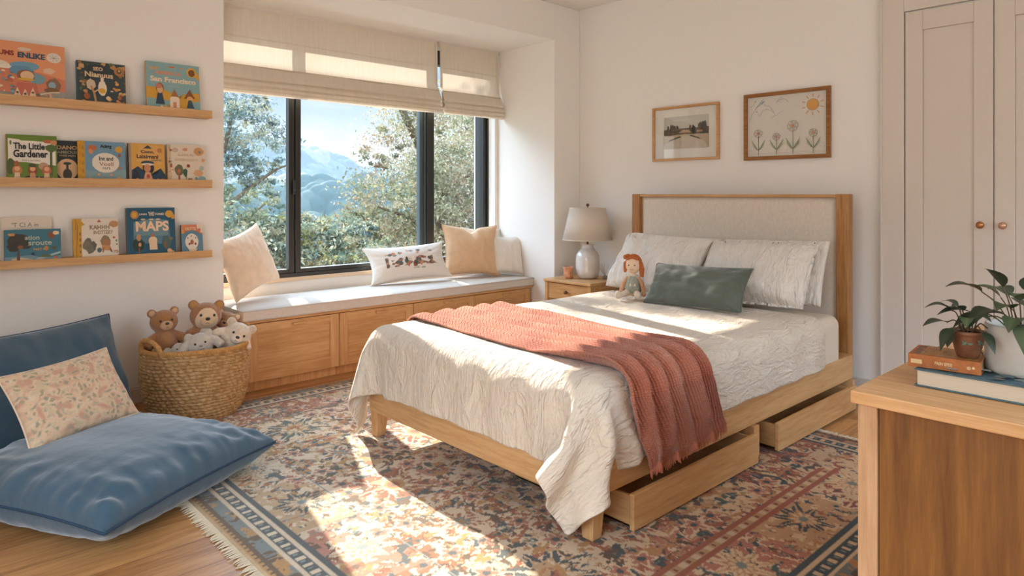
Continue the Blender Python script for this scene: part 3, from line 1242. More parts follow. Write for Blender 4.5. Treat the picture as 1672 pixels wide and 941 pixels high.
# ------------------------------------------------------------------ bed
BX0, BX1 = 1.775, 4.16
BY0, BY1 = 1.505, 2.94
bed = thing('bed', 'oak bed with an upholstered linen headboard standing on the rug', 'bed', ((BX0 + BX1) / 2, (BY0 + BY1) / 2, RT))
b = MB().box(BX0, BX0 + 0.028, BY0 + 0.002, BY1 - 0.002, 0.135, 0.268)
b.build('footboard', M['oak_y'], bed, world=True, bevel=0.004)
for y0 in (BY0, BY1 - 0.028):
    MB().box(BX0 + 0.028, 4.035 if y0 < 2 else 4.10, y0, y0 + 0.028, 0.158, 0.292).build('side_rail', M['oak_x'], bed, world=True, bevel=0.004)
for y in (BY0 + 0.036, BY1 - 0.036):
    b = MB()
    sgn = 1 if y < 2 else -1
    b.frustum((BX0 + 0.034, y - sgn * 0.004, RT + 0.001), (0.024, 0.024), (BX0 + 0.040, y, 0.150), (0.034, 0.034))
    b.build('leg', M['oak_z'], bed, world=True, bevel=0.004)
MB().box(3.96, 4.0945, 1.534, 1.60, 0.17, 0.28).build('rail_bracket', M['oak_x'], bed, world=True, bevel=0.003)
# slats and centre beam keep the mattress
b = MB()
for i in range(12):
    x = BX0 + 0.12 + i * 0.185
    b.box(x, x + 0.07, BY0 + 0.03, BY1 - 0.03, 0.205, 0.222)
b.build('slats', M['oak_y'], bed, world=True)
for x in (2.872, 4.005):
    w_ = 0.052 if x < 3 else 0.03
    MB().box(x, x + w_, BY0 - 0.012, BY0 + 0.10, RT + 0.004, 0.156).build('leg', M['oak_z'], bed, world=True, bevel=0.003)
MB().box(2.8, 2.86, BY1 - 0.06, BY1 - 0.01, RT + 0.001, 0.17).build('leg', M['oak_z'], bed, world=True, bevel=0.003)
# headboard
for y0, y1 in ((1.552, 1.622), (3.022, 3.092)):
    MB().box(4.095, 4.165, y0, y1, 0.0015, 1.2).build('headboard_post', M['post'], bed, world=True, bevel=0.005)
MB().box(4.098, 4.160, 1.622, 3.022, 1.180, 1.198).build('headboard_rail', M['oak_y'], bed, world=True, bevel=0.003)
nyy, nzz = 120, 60
gy_, gz_ = np.meshgrid(np.linspace(1.624, 3.020, nyy), np.linspace(0.30, 1.179, nzz))
e_ = np.minimum(np.minimum(gy_ - 1.624, 3.020 - gy_), 1.179 - gz_)
gx_ = 4.128 - 0.020 * (1 - np.exp(-e_ / 0.016)) - 0.0015 * (fbm(gy_ * 6, gz_ * 6, 3) - 0.5)
npmesh('headboard_panel', np.stack([gx_, gy_, gz_], -1), M['head_fab'], parent=bed, world=True, flip=True)
MB().box(4.128, 4.150, 1.622, 3.022, 0.30, 1.180).build('headboard_back', M['oak_y'], bed, world=True)

# storage drawers pulled out a little from under the bed
for k, (x0, x1, lab) in enumerate(((1.935, 2.835, 'oak underbed drawer slightly pulled out, nearest the foot leg'), (3.025, 3.945, 'oak underbed drawer slightly pulled out, nearest the headboard'))):
    t = thing('underbed_drawer', lab, 'drawer', ((x0 + x1) / 2, 1.5, RT), 0, 'drawers under the bed')
    yf = 1.452
    MB().box(x0, x1, yf, yf + 0.020, 0.018, 0.146).build('drawer_front', M['oak_x'], t, world=True, bevel=0.003)
    b = MB()
    b.box(x0 + 0.012, x0 + 0.026, yf + 0.02, yf + 0.62, 0.022, 0.132).box(x1 - 0.026, x1 - 0.012, yf + 0.02, yf + 0.62, 0.022, 0.132)
    b.box(x0 + 0.026, x1 - 0.026, yf + 0.60, yf + 0.62, 0.022, 0.132).box(x0 + 0.012, x1 - 0.012, yf + 0.02, yf + 0.62, 0.022, 0.030)
    b.build('drawer_box', M['oak_y'], t, world=True, bevel=0.001)
    for xx in (x0 + 0.07, x1 - 0.07):
        wv = MB().lathe([(0.0055, -0.006), (0.0055, 0.006)], n=14)
        wv.xf(Matrix.Translation((xx, yf + 0.05, RT + 0.0075)) @ Matrix.Rotation(R(90), 4, 'Y'))
        wv.build('wheel', M['black'], t, world=True)


# mattress
def rounded_box_mesh(x0, x1, y0, y1, z0, z1, r, n=6):
    b = bmesh.new()
    bmesh.ops.create_cube(b, size=1)
    for v in b.verts:
        v.co = Vector(((x0 + x1) / 2 + v.co.x * (x1 - x0), (y0 + y1) / 2 + v.co.y * (y1 - y0), (z0 + z1) / 2 + v.co.z * (z1 - z0)))
    bmesh.ops.bevel(b, geom=list(b.edges), offset=r, segments=n, affect='EDGES', profile=0.5)
    m = MB()
    b.verts.ensure_lookup_table()
    m.add([tuple(v.co) for v in b.verts], [tuple(v.index for v in f.verts) for f in b.faces])
    b.free()
    return m


mb_ = rounded_box_mesh(1.825, 3.90, 1.512, 2.93, 0.223, 0.532, 0.055)
mo = mb_.build('mattress', M['sheet'], base=(2.85, 2.22, 0.223), smooth=True)
tag(mo, 'mattress in a cream fitted sheet, seen beyond the duvet at the headboard end', 'mattress')


# ---- cloth relaxation (position based), used once for the duvet
def sdf_push(P, boxes, mu=0.6, prev=None):
    for (c, h, r) in boxes:
        q0 = P - c
        q = np.abs(q0) - (h - r)
        o = np.maximum(q, 0)
        lo = np.sqrt((o ** 2).sum(1))
        ins = np.minimum(q.max(1), 0)
        d = lo + ins - r
        m = d < 0
        if not m.any():
            continue
        n = np.where(lo[:, None] > 1e-7, o / np.maximum(lo, 1e-7)[:, None], (q == q.max(1)[:, None]).astype(float)) * np.sign(q0)
        P[m] -= n[m] * d[m][:, None]
        if prev is not None:
            dv = P[m] - prev[m]
            vn = (dv * n[m]).sum(1)[:, None] * n[m]
            prev[m] = prev[m] + (dv - vn) * mu
    return P


def cloth(P, boxes, R2, steps=230, iters=22, g=-4.0, dt=1 / 60, floor=0.02, bend=0.2):
    """R2: flat layout (rows, cols, 2) giving the rest lengths"""
    ny, nx = P.shape[:2]
    prev = P.copy()
    jobs = []

    def addjobs(dj, di, k):
        sj = (slice(0, ny - dj), slice(dj, ny))
        if di >= 0:
            si = (slice(0, nx - di), slice(di, nx))
        else:
            si = (slice(-di, nx), slice(0, nx + di))
        # colour the constraints so that none in a pass share a point
        step = 2 * max(dj, abs(di))
        for ph in range(max(dj, abs(di))):
            for half in (0, 1):
                o = ph + half * max(dj, abs(di))
                if dj and not di:
                    a = (slice(o, ny - dj, step), slice(None))
                    b = (slice(o + dj, ny, step), slice(None))
                    jobs.append((a, b, k))
                elif di and not dj:
                    a = (slice(None), slice(o, nx - di, step))
                    b = (slice(None), slice(o + di, nx, step))
                    jobs.append((a, b, k))
    addjobs(0, 1, 1.0)
    addjobs(1, 0, 1.0)
    for s in (0, 1):
        for s2 in (0, 1):
            jobs.append(((slice(s, ny - 1, 2), slice(s2, nx - 1, 2)), (slice(s + 1, ny, 2), slice(s2 + 1, nx, 2)), 0.3))
            jobs.append(((slice(s + 1, ny, 2), slice(s2, nx - 1, 2)), (slice(s, ny - 1, 2), slice(s2 + 1, nx, 2)), 0.3))
    addjobs(0, 2, bend)
    addjobs(2, 0, bend)
    J = []
    for a, b, k in jobs:
        n1 = min(P[a].shape[0], P[b].shape[0])
        n2 = min(P[a].shape[1], P[b].shape[1])
        L0 = np.linalg.norm(R2[b][:n1, :n2] - R2[a][:n1, :n2], axis=-1, keepdims=True)
        J.append((a, b, k, n1, n2, L0))
    for st in range(steps):
        v = (P - prev) * 0.96
        prev = P.copy()
        P = P + v
        P[..., 2] += g * dt * dt
        for it in range(iters):
            for a, b, k, n1, n2, L0 in J:
                A = P[a][:n1, :n2]
                B = P[b][:n1, :n2]
                d = B - A
                l = np.sqrt((d ** 2).sum(-1, keepdims=True)) + 1e-9
                c = d * (0.5 * k * (1 - L0 / l))
                A += c
                B -= c
            if it % 3 == 2 or it == iters - 1:
                Q = P.reshape(-1, 3)
                pr = prev.reshape(-1, 3)
                sdf_push(Q, boxes, 0.35, pr)
                Q[:, 2] = np.maximum(Q[:, 2], floor)
                P = Q.reshape(ny, nx, 3)
    return P


rest = 0.025
ex, ey = BX0 - 0.03, (BY0 - 0.02, BY1 + 0.02)
dx0, dx1, dy0, dy1 = ex - 0.215, 3.66, ey[0] - 0.215, ey[1] + 0.22
nx, ny = int((dx1 - dx0) / rest) + 1, int((dy1 - dy0) / rest) + 1
gx, gy = np.meshgrid(dx0 + np.arange(nx) * rest, dy0 + np.arange(ny) * rest)
# the corners of the cover are fuller than the straight hems
ox = np.maximum(ex - gx, 0)
oy = np.maximum(np.maximum(ey[0] - gy, gy - ey[1]), 0)
k_ = np.minimum(ox, oy) / 0.2
ful = np.where(gy < 2.2, 0.26, 0.36) * k_
wx_ = gx - ox * ful
wy_ = np.where(gy < 2.2, gy - oy * ful, gy + oy * ful)
# right hem hangs a little lower towards the foot
wy_ = wy_ - np.where(gy < 2.2, oy, 0) * 0.45 * np.clip((2.35 - gx) / 0.6, 0, 1) * (1 - k_)
R2 = np.stack([wx_, wy_], -1)
P0 = np.stack([wx_, wy_, 0.58 + 0.008 * (fbm(gx * 4, gy * 4, 5) - 0.5)], -1)
boxes = [
    (np.array([2.87, (BY0 + BY1) / 2, 0.418]), np.array([1.125, 0.742, 0.137]), 0.09),        # mattress + filling, bulging over the frame
    (np.array([2.97, (BY0 + BY1) / 2, 0.20]), np.array([1.205, 0.726, 0.088]), 0.01),          # frame
    (np.array([BX0 + 0.036, BY0 + 0.036, 0.08]), np.array([0.048, 0.048, 0.09]), 0.01),        # front legs
    (np.array([BX0 + 0.036, BY1 - 0.036, 0.08]), np.array([0.048, 0.048, 0.09]), 0.01),
]
PD = cloth(P0, boxes, R2)
# upsample (Catmull-Clark like smoothing comes from the modifier) and add the soft filling
wc = np.clip((0.34 - PD[..., 2]) / 0.2, 0, 1) ** 0.8 * np.clip((1.98 - PD[..., 0]) / 0.1, 0, 1) * np.clip((1.72 - PD[..., 1]) / 0.08, 0, 1)
PD[..., 1] += 0.085 * wc
PD[..., 0] -= 0.035 * wc
nrm = np.cross(np.gradient(PD, axis=1), np.gradient(PD, axis=0))
nrm /= np.linalg.norm(nrm, axis=-1, keepdims=True) + 1e-9
fill = 0.010 * (fbm(gx * 3.2, gy * 3.2, 41) - 0.35) + 0.006 * (fbm(gx * 9, gy * 5, 13) - 0.5)
edge = np.minimum(np.minimum(gx - dx0, dx1 - gx), np.minimum(gy - dy0, dy1 - gy))
side_ripple = np.clip((BX0 + 0.05 - gx) / 0.1, 0, 1) * np.sin(gy * 26 + 3 * fbm(gx * 3, gy * 4, 2)) * 0.007
side_ripple += np.clip((BY0 + 0.05 - gy) / 0.1, 0, 1) * np.sin(gx * 23 + 4 * fbm(gx * 3, gy * 4, 6)) * 0.006
PD = PD + nrm * (fill * np.clip(edge / 0.05, 0.2, 1) + side_ripple)[..., None]


def linen_duvet(nm, col, objs):
    m, t, p, o = newmat(nm)
    ln = t.links.new
    p.inputs['Base Color'].default_value = col
    p.inputs['Roughness'].default_value = 0.85
    p.inputs['Specular IOR Level'].default_value = 0.12
    p.inputs['Sheen Weight'].default_value = 0.2
    uv = N(t, 'ShaderNodeUVMap')
    prev = None
    for sc, st, di, stretch, rot in ((5.0, 0.55, 0.035, (1, 2.8, 1), 0.35), (17.0, 0.6, 0.011, (1.0, 2.4, 1), -0.25), (60, 0.35, 0.003, (1, 1.6, 1), 0.3)):
        mp = N(t, 'ShaderNodeMapping')
        mp.inputs['Scale'].default_value = stretch
        mp.inputs['Rotation'].default_value = (0, 0, rot)
        if objs:
            mp.inputs['Rotation'].default_value = (0, 0, 0)
            mp.inputs['Scale'].default_value = objs
            ln(coords(t), mp.inputs['Vector'])
        else:
            ln(uv.outputs[0], mp.inputs['Vector'])
        n = N(t, 'ShaderNodeTexNoise', Scale=sc, Detail=3.0, Roughness=0.55, Distortion=0.7)
        ln(mp.outputs[0], n.inputs['Vector'])
        # crease-like ridges
        ab = N(t, 'ShaderNodeMath', operation='SUBTRACT')
        ab.inputs[1].default_value = 0.5
        ln(n.outputs['Fac'], ab.inputs[0])
        a2 = N(t, 'ShaderNodeMath', operation='ABSOLUTE')
        ln(ab.outputs[0], a2.inputs[0])
        pw = N(t, 'ShaderNodeMath', operation='POWER')
        pw.inputs[1].default_value = 0.6
        ln(a2.outputs[0], pw.inputs[0])
        b = N(t, 'ShaderNodeBump', Strength=st, Distance=di * (1.5 if objs else 1.25), invert=True)
        ln(pw.outputs[0], b.inputs['Height'])
        if prev:
            ln(prev.outputs[0], b.inputs['Normal'])
        prev = b
    ln(prev.outputs[0], p.inputs['Normal'])
    return m


M['duvet'] = linen_duvet('duvet_linen', S('#dfd0bb'), None)
M['linen_pil'] = linen_duvet('linen_pillow', S('#e6ddd0'), (1.0, 2.6, 0.8))
duv = npmesh('duvet', PD, M['duvet'], uv=np.stack([gx, gy], -1), base=(2.7, 2.22, 0.55))
m = duv.modifiers.new('s', 'SUBSURF')
m.levels = m.render_levels = 2
m = duv.modifiers.new('t', 'SOLIDIFY')
m.thickness = 0.008
m.offset = -1
tag(duv, 'rumpled cream linen duvet draped over the bed', 'duvet')
duv.data.update()
bvh_duvet = BVHTree.FromPolygons([tuple(v) for v in PD.reshape(-1, 3)], [tuple(p.vertices) for p in duv.data.polygons])

# folded back sheet edge near the headboard
sh = np.zeros((30, 6, 3))
for j in range(30):
    for i in range(6):
        pass

# ------------------------------------------------------------------ knitted throw
LT, WT = 400, 110
prof = []


def throw_profile(s):
    """arc length along the throw from its window-side end to its hanging end: (y, z, normal y, normal z)"""
    yR, yL, r, zt = BY0 - 0.035, BY1 + 0.035, 0.08, 0.565
    a = 0.26                     # hangs down on the window side
    top = (yL - yR) - 2 * r
    q = PI / 2 * r
    if s < a:
        return yL, zt - r - (a - s), 1, 0
    s -= a
    if s < q:
        an = s / r
        return yL - r + r * math.cos(an), zt - r + r * math.sin(an), math.cos(an), math.sin(an)
    s -= q
    if s < top:
        return yL - r - s, zt, 0, 1
    s -= top
    if s < q:
        an = PI / 2 + s / r
        return yR + r + r * math.cos(an), zt - r + r * math.sin(an), math.cos(an), math.sin(an)
    s -= q
    return yR, zt - r - s, -1, 0


Ltot = 0.26 + 2 * PI / 2 * 0.08 + (BY1 + 0.035 - BY0 + 0.035 - 0.16) + 0.255
PT = np.zeros((LT, WT, 3))
NT = np.zeros((LT, WT, 3))
D = np.zeros((LT, WT))
for j in range(LT):
    s = Ltot * j / (LT - 1)
    y, z, ny_n, nz_n = throw_profile(s)
    fs = s / Ltot
    # front and back edges (x) measured along the run
    xf = np.interp(fs, [0, 0.13, 0.22, 0.55, 0.78, 0.88, 1.0], [2.10, 2.02, 1.995, 1.94, 1.93, 1.925, 2.035])
    xbk = np.interp(fs, [0, 0.13, 0.22, 0.55, 0.78, 0.88, 1.0], [2.66, 2.62, 2.60, 2.53, 2.44, 2.43, 2.545])
    for i in range(WT):
        t = i / (WT - 1)
        x = xf + (xbk - xf) * t
        wob = 0.012 * noise.noise(Vector((s * 2.2, t * 3, 4)))
        p = Vector((x + wob, y, z))
        n = Vector((0, ny_n, nz_n))
        hit, hn, ix, dist = bvh_duvet.ray_cast(p + n * 0.25, -n, 0.34)
        D[j, i] = 0.25 - dist if hit is not None else -0.02
        PT[j, i] = p
        NT[j, i] = n
# smooth the offset so the throw lies softly
for k in range(10):
    D[1:-1] = np.maximum(D[1:-1], 0) * 0.0 + (D[:-2] + D[1:-1] * 2 + D[2:]) / 4
    D[:, 1:-1] = (D[:, :-2] + D[:, 1:-1] * 2 + D[:, 2:]) / 4
SS, TT = np.meshgrid(np.linspace(0, Ltot, LT), np.linspace(0, 1, WT), indexing='ij')
F_ = SS / Ltot
nf = 4.6
ph = TT * nf + 0.20 * np.sin(SS * 3.1) + 0.15 * np.sin(SS * 6.3 + TT * 4)
saw = ph - np.floor(ph)
ridge = np.where(saw < 0.72, np.sin(saw / 0.72 * PI / 2) ** 1.3, np.cos((saw - 0.72) / 0.28 * PI / 2) ** 1.0)
amp = np.interp(F_, [0, 0.3, 0.62, 0.8, 1.0], [0.020, 0.020, 0.030, 0.046, 0.052])
knit = 0.0018 * np.abs(np.sin(TT * 0.55 * PI / 0.011)) + 0.0010 * np.sin(SS * 2 * PI / 0.012 + np.round(TT * 50) * PI)
off = D + 0.012 + amp * ridge + knit + 0.006 * (fbm(SS * 5, TT * 4, 3) - 0.5)
hang = np.clip((F_ - 0.86) / 0.14, 0, 1)
off = np.maximum(off, 0.004)
PT = PT + NT * off[..., None]
PT[..., 0] += 0.020 * hang * np.sin(ph * 2 * PI)
PT[..., 0] -= 0.022 * ridge * np.clip((F_ - 0.2) / 0.4, 0, 1)
# ragged lower hem: folds hang to different lengths
PT[-60:, :, 2] -= (np.linspace(0, 1, 60)[:, None] * (0.020 * np.sin(ph[-60:] * 2 * PI + 1) + 0.03 * (0.5 - TT[-60:])))


def throw_mat():
    m, t, p, o = newmat('terracotta_knit')
    ln = t.links.new
    uv = N(t, 'ShaderNodeUVMap')
    w1 = N(t, 'ShaderNodeTexWave', Scale=28.0, Distortion=1.2, Detail=1.0)
    w1.bands_direction = 'Y'
    ln(uv.outputs[0], w1.inputs['Vector'])
    w2 = N(t, 'ShaderNodeTexWave', Scale=45.0, Distortion=2.0, Detail=2.0)
    w2.bands_direction = 'X'
    ln(uv.outputs[0], w2.inputs['Vector'])
    mu = N(t, 'ShaderNodeMath', operation='MULTIPLY_ADD')
    mu.inputs[1].default_value = 0.8
    ln(w2.outputs['Fac'], mu.inputs[0])
    ln(w1.outputs['Fac'], mu.inputs[2])
    n = N(t, 'ShaderNodeTexNoise', Scale=5.0, Detail=4.0)
    ln(uv.outputs[0], n.inputs['Vector'])
    r = N(t, 'ShaderNodeValToRGB')
    r.color_ramp.elements[0].color = S('#ab5f46')
    r.color_ramp.elements[1].color = S('#c27c60')
    r.color_ramp.elements[0].position = 0.35
    r.color_ramp.elements[1].position = 0.65
    ln(n.outputs['Fac'], r.inputs['Fac'])
    ln(r.outputs['Color'], p.inputs['Base Color'])
    b = N(t, 'ShaderNodeBump', Strength=0.8, Distance=0.004)
    ln(mu.outputs[0], b.inputs['Height'])
    ln(b.outputs[0], p.inputs['Normal'])
    p.inputs['Roughness'].default_value = 0.95
    p.inputs['Specular IOR Level'].default_value = 0.08
    p.inputs['Sheen Weight'].default_value = 0.3
    return m


M['throw'] = throw_mat()
thr = thing('throw_blanket', 'terracotta knitted throw laid in folds across the foot of the bed', 'throw blanket', (2.25, 2.2, 0.56))
o = npmesh('knit', PT, M['throw'], parent=thr, world=True, flip=True, uv=np.stack([SS, TT * 0.55], -1))
m = o.modifiers.new('t', 'SOLIDIFY')
m.thickness = 0.008
m.offset = -1
fr = MB()
rnd = random.Random(9)
for i in range(0, WT):
    p = Vector(PT[-1, i])
    d = Vector((rnd.uniform(-0.004, 0.004), rnd.uniform(-0.006, 0.003), -rnd.uniform(0.022, 0.034)))
    fr.tube([p + Vector((0, 0, 0.004)), p + d * 0.5 + Vector((rnd.uniform(-.002, .002), 0, 0)), p + d], [0.0026, 0.0026, 0.0012], 5)
f_ = fr.build('fringe', M['throw'], thr, world=True)
f_['kind'] = 'stuff'


# ------------------------------------------------------------------ pillows
def pillow(name, label, cat, base, face, lean, W, H, T, mat, roll=0.0, ear=0.07, group=None, seed=0, chop=0.0, flange=0.0, piping=None, n=44, wr=0.006, art=None, sag=0.25, pw=0.42, fold=None):
    """upright cushion: base = world point under the middle of its lower edge, face = heading of its front, lean = tilt back from upright"""
    t = thing(name, label, cat, base, group=group)
    Mx = Matrix.Rotation(face + PI / 2, 4, 'Z') @ Matrix.Rotation(-lean, 4, 'X') @ Matrix.Rotation(roll, 4, 'Y')
    # local: x right, z up the pillow, -y is the front normal
    n2 = int(n * H / W) + 8
    us = np.sin(np.linspace(-PI / 2, PI / 2, n))
    us = us * 0.35 + np.linspace(-1, 1, n) * 0.65
    vs = np.sin(np.linspace(-PI / 2, PI / 2, n2)) * 0.35 + np.linspace(-1, 1, n2) * 0.65

    def pt(u, v, sgn):
        x = W / 2 * u * (1 - ear * (1 - v * v) * abs(u) ** 0.7)
        z = H / 2 * v * (1 - ear * 1.1 * (1 - u * u) * abs(v) ** 0.7)
        fl = flange
        uu = min(1, abs(u) / (1 - fl)) if fl else abs(u)
        vv = min(1, abs(v) / (1 - fl * W / H)) if fl else abs(v)
        e = max(0, (1 - uu ** 2.2)) ** pw * max(0, (1 - vv ** 2.2)) ** pw
        e *= 1 + sag * (-v) * 0.5
        if chop:
            e *= 1 - 0.5 * chop * math.exp(-(u / 0.22) ** 2) * max(0, v) ** 2
            z -= chop * H * 0.13 * math.exp(-(u / 0.20) ** 2) * max(0, v) ** 3
        y = T / 2 * e
        an = math.atan2(v, u)
        rr = max(abs(u), abs(v))
        wrk = wr * (noise.noise(Vector((u * 2.2 + seed, v * 2.2, sgn * 3))) * 1.0 + 0.9 * noise.noise(Vector((math.cos(an) * 5 + seed, math.sin(an) * 5, rr * 1.2))) * rr ** 2 + 0.5 * noise.noise(Vector((u * 7 + seed, v * 3, 5))))
        y += wrk * min(1, e * 2.5 + 0.05)
        bow = 0.02 * W * (u * u) * 0.6
        return Vector((x, sgn * y * (1 if sgn < 0 else 0.75) - 0 * bow, z + H / 2))

    b = MB()
    F = np.array([[pt(u, v, -1) for u in us] for v in vs])
    B = np.array([[pt(u, v, 1) for u in us] for v in vs])
    Bn = B.copy()
    for arr in (F, B):
        arr[0, :, 1] = arr[-1, :, 1] = 0
        arr[:, 0, 1] = arr[:, -1, 1] = 0
    b.grid(F)
    b.grid(B[:, ::-1])
    b.v = [tuple(Mx @ Vector(p)) for p in b.v]
    # rest the lowest point on the base height
    zmin = min(p[2] for p in b.v)
    b.v = [(p[0], p[1], p[2] - zmin) for p in b.v]
    bm = bmesh.new()
    lay = bm.verts.layers.float_color.new('col') if art is not None else None
    vv_ = [bm.verts.new(p) for p in b.v]
    for f in b.f:
        bm.faces.new([vv_[i] for i in f])
    if art is not None:
        cF = np.array([[art(u, v) for u in us] for v in vs]).reshape(-1, 3)
        cB = np.array([[art(0.97, v) for u in us] for v in vs]).reshape(-1, 3)
        for i_, v_ in enumerate(vv_):
            c_ = cF[i_] if i_ < len(cF) else cB[i_ - len(cF)]
            v_[lay] = (c_[0], c_[1], c_[2], 1)
    bmesh.ops.remove_doubles(bm, verts=list(bm.verts), dist=0.0004)
    me = bpy.data.meshes.new('cushion_cover')
    bm.to_mesh(me)
    bm.free()
    me.materials.append(mat)
    me.polygons.foreach_set('use_smooth', [True] * len(me.polygons))
    o = bpy.data.objects.new('pillow_cover', me)
    COL.objects.link(o)
    o.parent = t
    ROOTM[o.name] = ROOTM[t.name]
    if art is None:
        s = o.modifiers.new('s', 'SUBSURF')
        s.levels = s.render_levels = 1
    if piping:
        rim = [F[0, i] for i in range(0, len(us), 2)] + [F[j, -1] for j in range(1, len(vs), 2)] + [F[-1, i] for i in range(len(us) - 1, -1, -2)] + [F[j, 0] for j in range(len(vs) - 2, 0, -2)]
        MB().tube([Mx @ Vector(p) - Vector((0, 0, zmin)) for p in rim], 0.0035, 6, closed=True).build('piping', piping, t, smooth=True)
    if flange:
        # stitched line where the border meets the filling
        a = 1 - flange
        c_ = 1 - flange * W / H
        pts = []
        for q in np.linspace(-1, 1, 30):
            pts.append(pt(q * a, -c_, -1))
        for q in np.linspace(-1, 1, 30)[1:]:
            pts.append(pt(a, q * c_, -1))
        for q in np.linspace(1, -1, 30)[1:]:
            pts.append(pt(q * a, c_, -1))
        for q in np.linspace(1, -1, 30)[1:-1]:
            pts.append(pt(-a, q * c_, -1))
        MB().tube([Mx @ (p + Vector((0, -0.0015, 0))) - Vector((0, 0, zmin)) for p in pts], 0.0013, 5, closed=True).build('stitching', M['sheet'], t)
    return t


def facing(dx, dy):
    return math.atan2(dy, dx)


ZB = 0.562
G = 'linen pillows against the headboard'
FX = facing(-1, 0)
pillow('bed_pillow', 'cream linen pillow behind, its corner showing at the right by the headboard post', 'pillow', (3.80, 1.915, ZB - 0.01), FX, R(25), 0.66, 0.40, 0.12, M['linen_pil'], roll=R(-2), group=G, seed=3, flange=0.0, ear=0.03, pw=0.32)
pillow('bed_pillow', 'cream linen pillow behind, only its top edge showing above the left pillow', 'pillow', (3.84, 2.60, ZB - 0.01), FX, R(21), 0.62, 0.385, 0.12, M['linen_pil'], roll=R(1), group=G, seed=5, flange=0.0, ear=0.03, pw=0.32)
pillow('bed_pillow', 'cream linen pillow in front at the right, behind the green cushion', 'pillow', (3.60, 1.935, ZB), FX, R(36), 0.68, 0.43, 0.20, M['linen_pil'], roll=R(-2), group=G, seed=8, flange=0.06, ear=0.03, pw=0.36, wr=0.018)
pillow('bed_pillow', 'cream linen pillow in front at the left, behind the rag doll', 'pillow', (3.58, 2.60, ZB), FX, R(36), 0.66, 0.43, 0.20, M['linen_pil'], roll=R(1.5), group=G, seed=11, flange=0.0, ear=0.05, pw=0.38, wr=0.018)
pillow('lumbar_cushion', 'long sage green cushion lying against the bed pillows', 'cushion', (3.33, 2.115, ZB - 0.004), FX, R(33), 0.62, 0.265, 0.13, M['sage'], roll=R(-1.5), seed=21, ear=0.06, piping=M['sage'], wr=0.013, pw=0.4)

# bench cushions
ZP = 0.512
pillow('cushion', 'peach cream cushion at the left end of the window bench', 'cushion', (1.83, 4.40, ZP), facing(0.42, -0.9), R(15), 0.44, 0.42, 0.18, M['peach'], roll=R(-14), seed=31, ear=0.12, group='cushions on the window bench', sag=0.5)
pillow('cushion', 'small pale square cushion half hidden behind the tan cushion', 'cushion', (3.79, 4.46, ZP), facing(-0.2, -1), R(9), 0.40, 0.39, 0.12, M['cream'], seed=35, ear=0.10, roll=R(4), group='cushions on the window bench')
pillow('cushion', 'pale linen cushion leaning in the right corner of the window bench', 'cushion', (3.865, 4.22, ZP), facing(-0.35, -0.9), R(16), 0.32, 0.34, 0.14, M['cream'], roll=R(3), seed=33, ear=0.11, group='cushions on the window bench', piping=M['cream'], sag=0.45)
pillow('cushion', 'tan square cushion with a dented top on the window bench', 'cushion', (3.585, 4.33, ZP), facing(-0.42, -1), R(17), 0.48, 0.44, 0.19, M['tan'], roll=R(2), seed=37, ear=0.12, chop=0.8, group='cushions on the window bench', piping=M['tan'], sag=0.45)

# embroidered lumbar cushion on the bench: flat coloured village scene
rndv = random.Random(12)
spots_v = []
for k in range(36):
    spots_v.append((rndv.uniform(-0.64, 0.62), rndv.gauss(-0.12, 0.11), rndv.uniform(0.022, 0.06), rndv.uniform(0.06, 0.17), rndv.choice(['#54503f', '#b06a48', '#4f5f66', '#8d5a46', '#7c7a68', '#c08560'])))
for k in range(12):
    spots_v.append((rndv.uniform(-0.6, 0.6), rndv.uniform(0.25, 0.62), rndv.uniform(0.03, 0.07), rndv.uniform(0.04, 0.09), rndv.choice(['#8a8f8a', '#c98d6b', '#6b7468', '#c9a58a'])))
for k in range(6):
    spots_v.append((rndv.uniform(0.0, 0.3), -0.52 + rndv.uniform(-0.03, 0.03), 0.04, 0.025, '#7d8075'))
base_v = np.array(S('#dcd3c8')[:3])


def art_village(u, v):
    c = base_v
    # row of little houses, trees and figures
    top = 0.10 + 0.16 * noise.noise(Vector((u * 7, 0.5, 2)))
    if abs(u) < 0.66 and -0.34 + 0.08 * noise.noise(Vector((u * 9, 1, 7))) < v < top and noise.noise(Vector((u * 8.5, v * 5, 4))) > -0.10:
        k = noise.noise(Vector((u * 15, v * 7, 9)))
        c = np.array(S('#5a564a' if k < -0.18 else '#7d7464' if k < 0.02 else '#b5694a' if k < 0.2 else '#586a72' if k < 0.38 else '#c98d6b')[:3])
    for (a, b_, ra, rb, co) in spots_v[26:]:
        du, dv = (u - a) / ra, (v - b_) / rb
        wob = 0.35 * noise.noise(Vector((u * 16 + a * 9, v * 9, 3)))
        if du * du + dv * dv < 1 + wob:
            c = np.array(S(co)[:3])
    return c


pillow('lumbar_cushion', 'long cream cushion with a small colourful printed village scene on the window bench', 'cushion', (3.02, 4.36, ZP), facing(-0.22, -1), R(30), 0.68, 0.31, 0.15, M['vfab'], roll=R(-3), seed=41, ear=0.12, group='cushions on the window bench', art=art_village, n=150, piping=M['cream'], wr=0.004)

# ------------------------------------------------------------------ floor seat: two big blue cushions and a print pillow


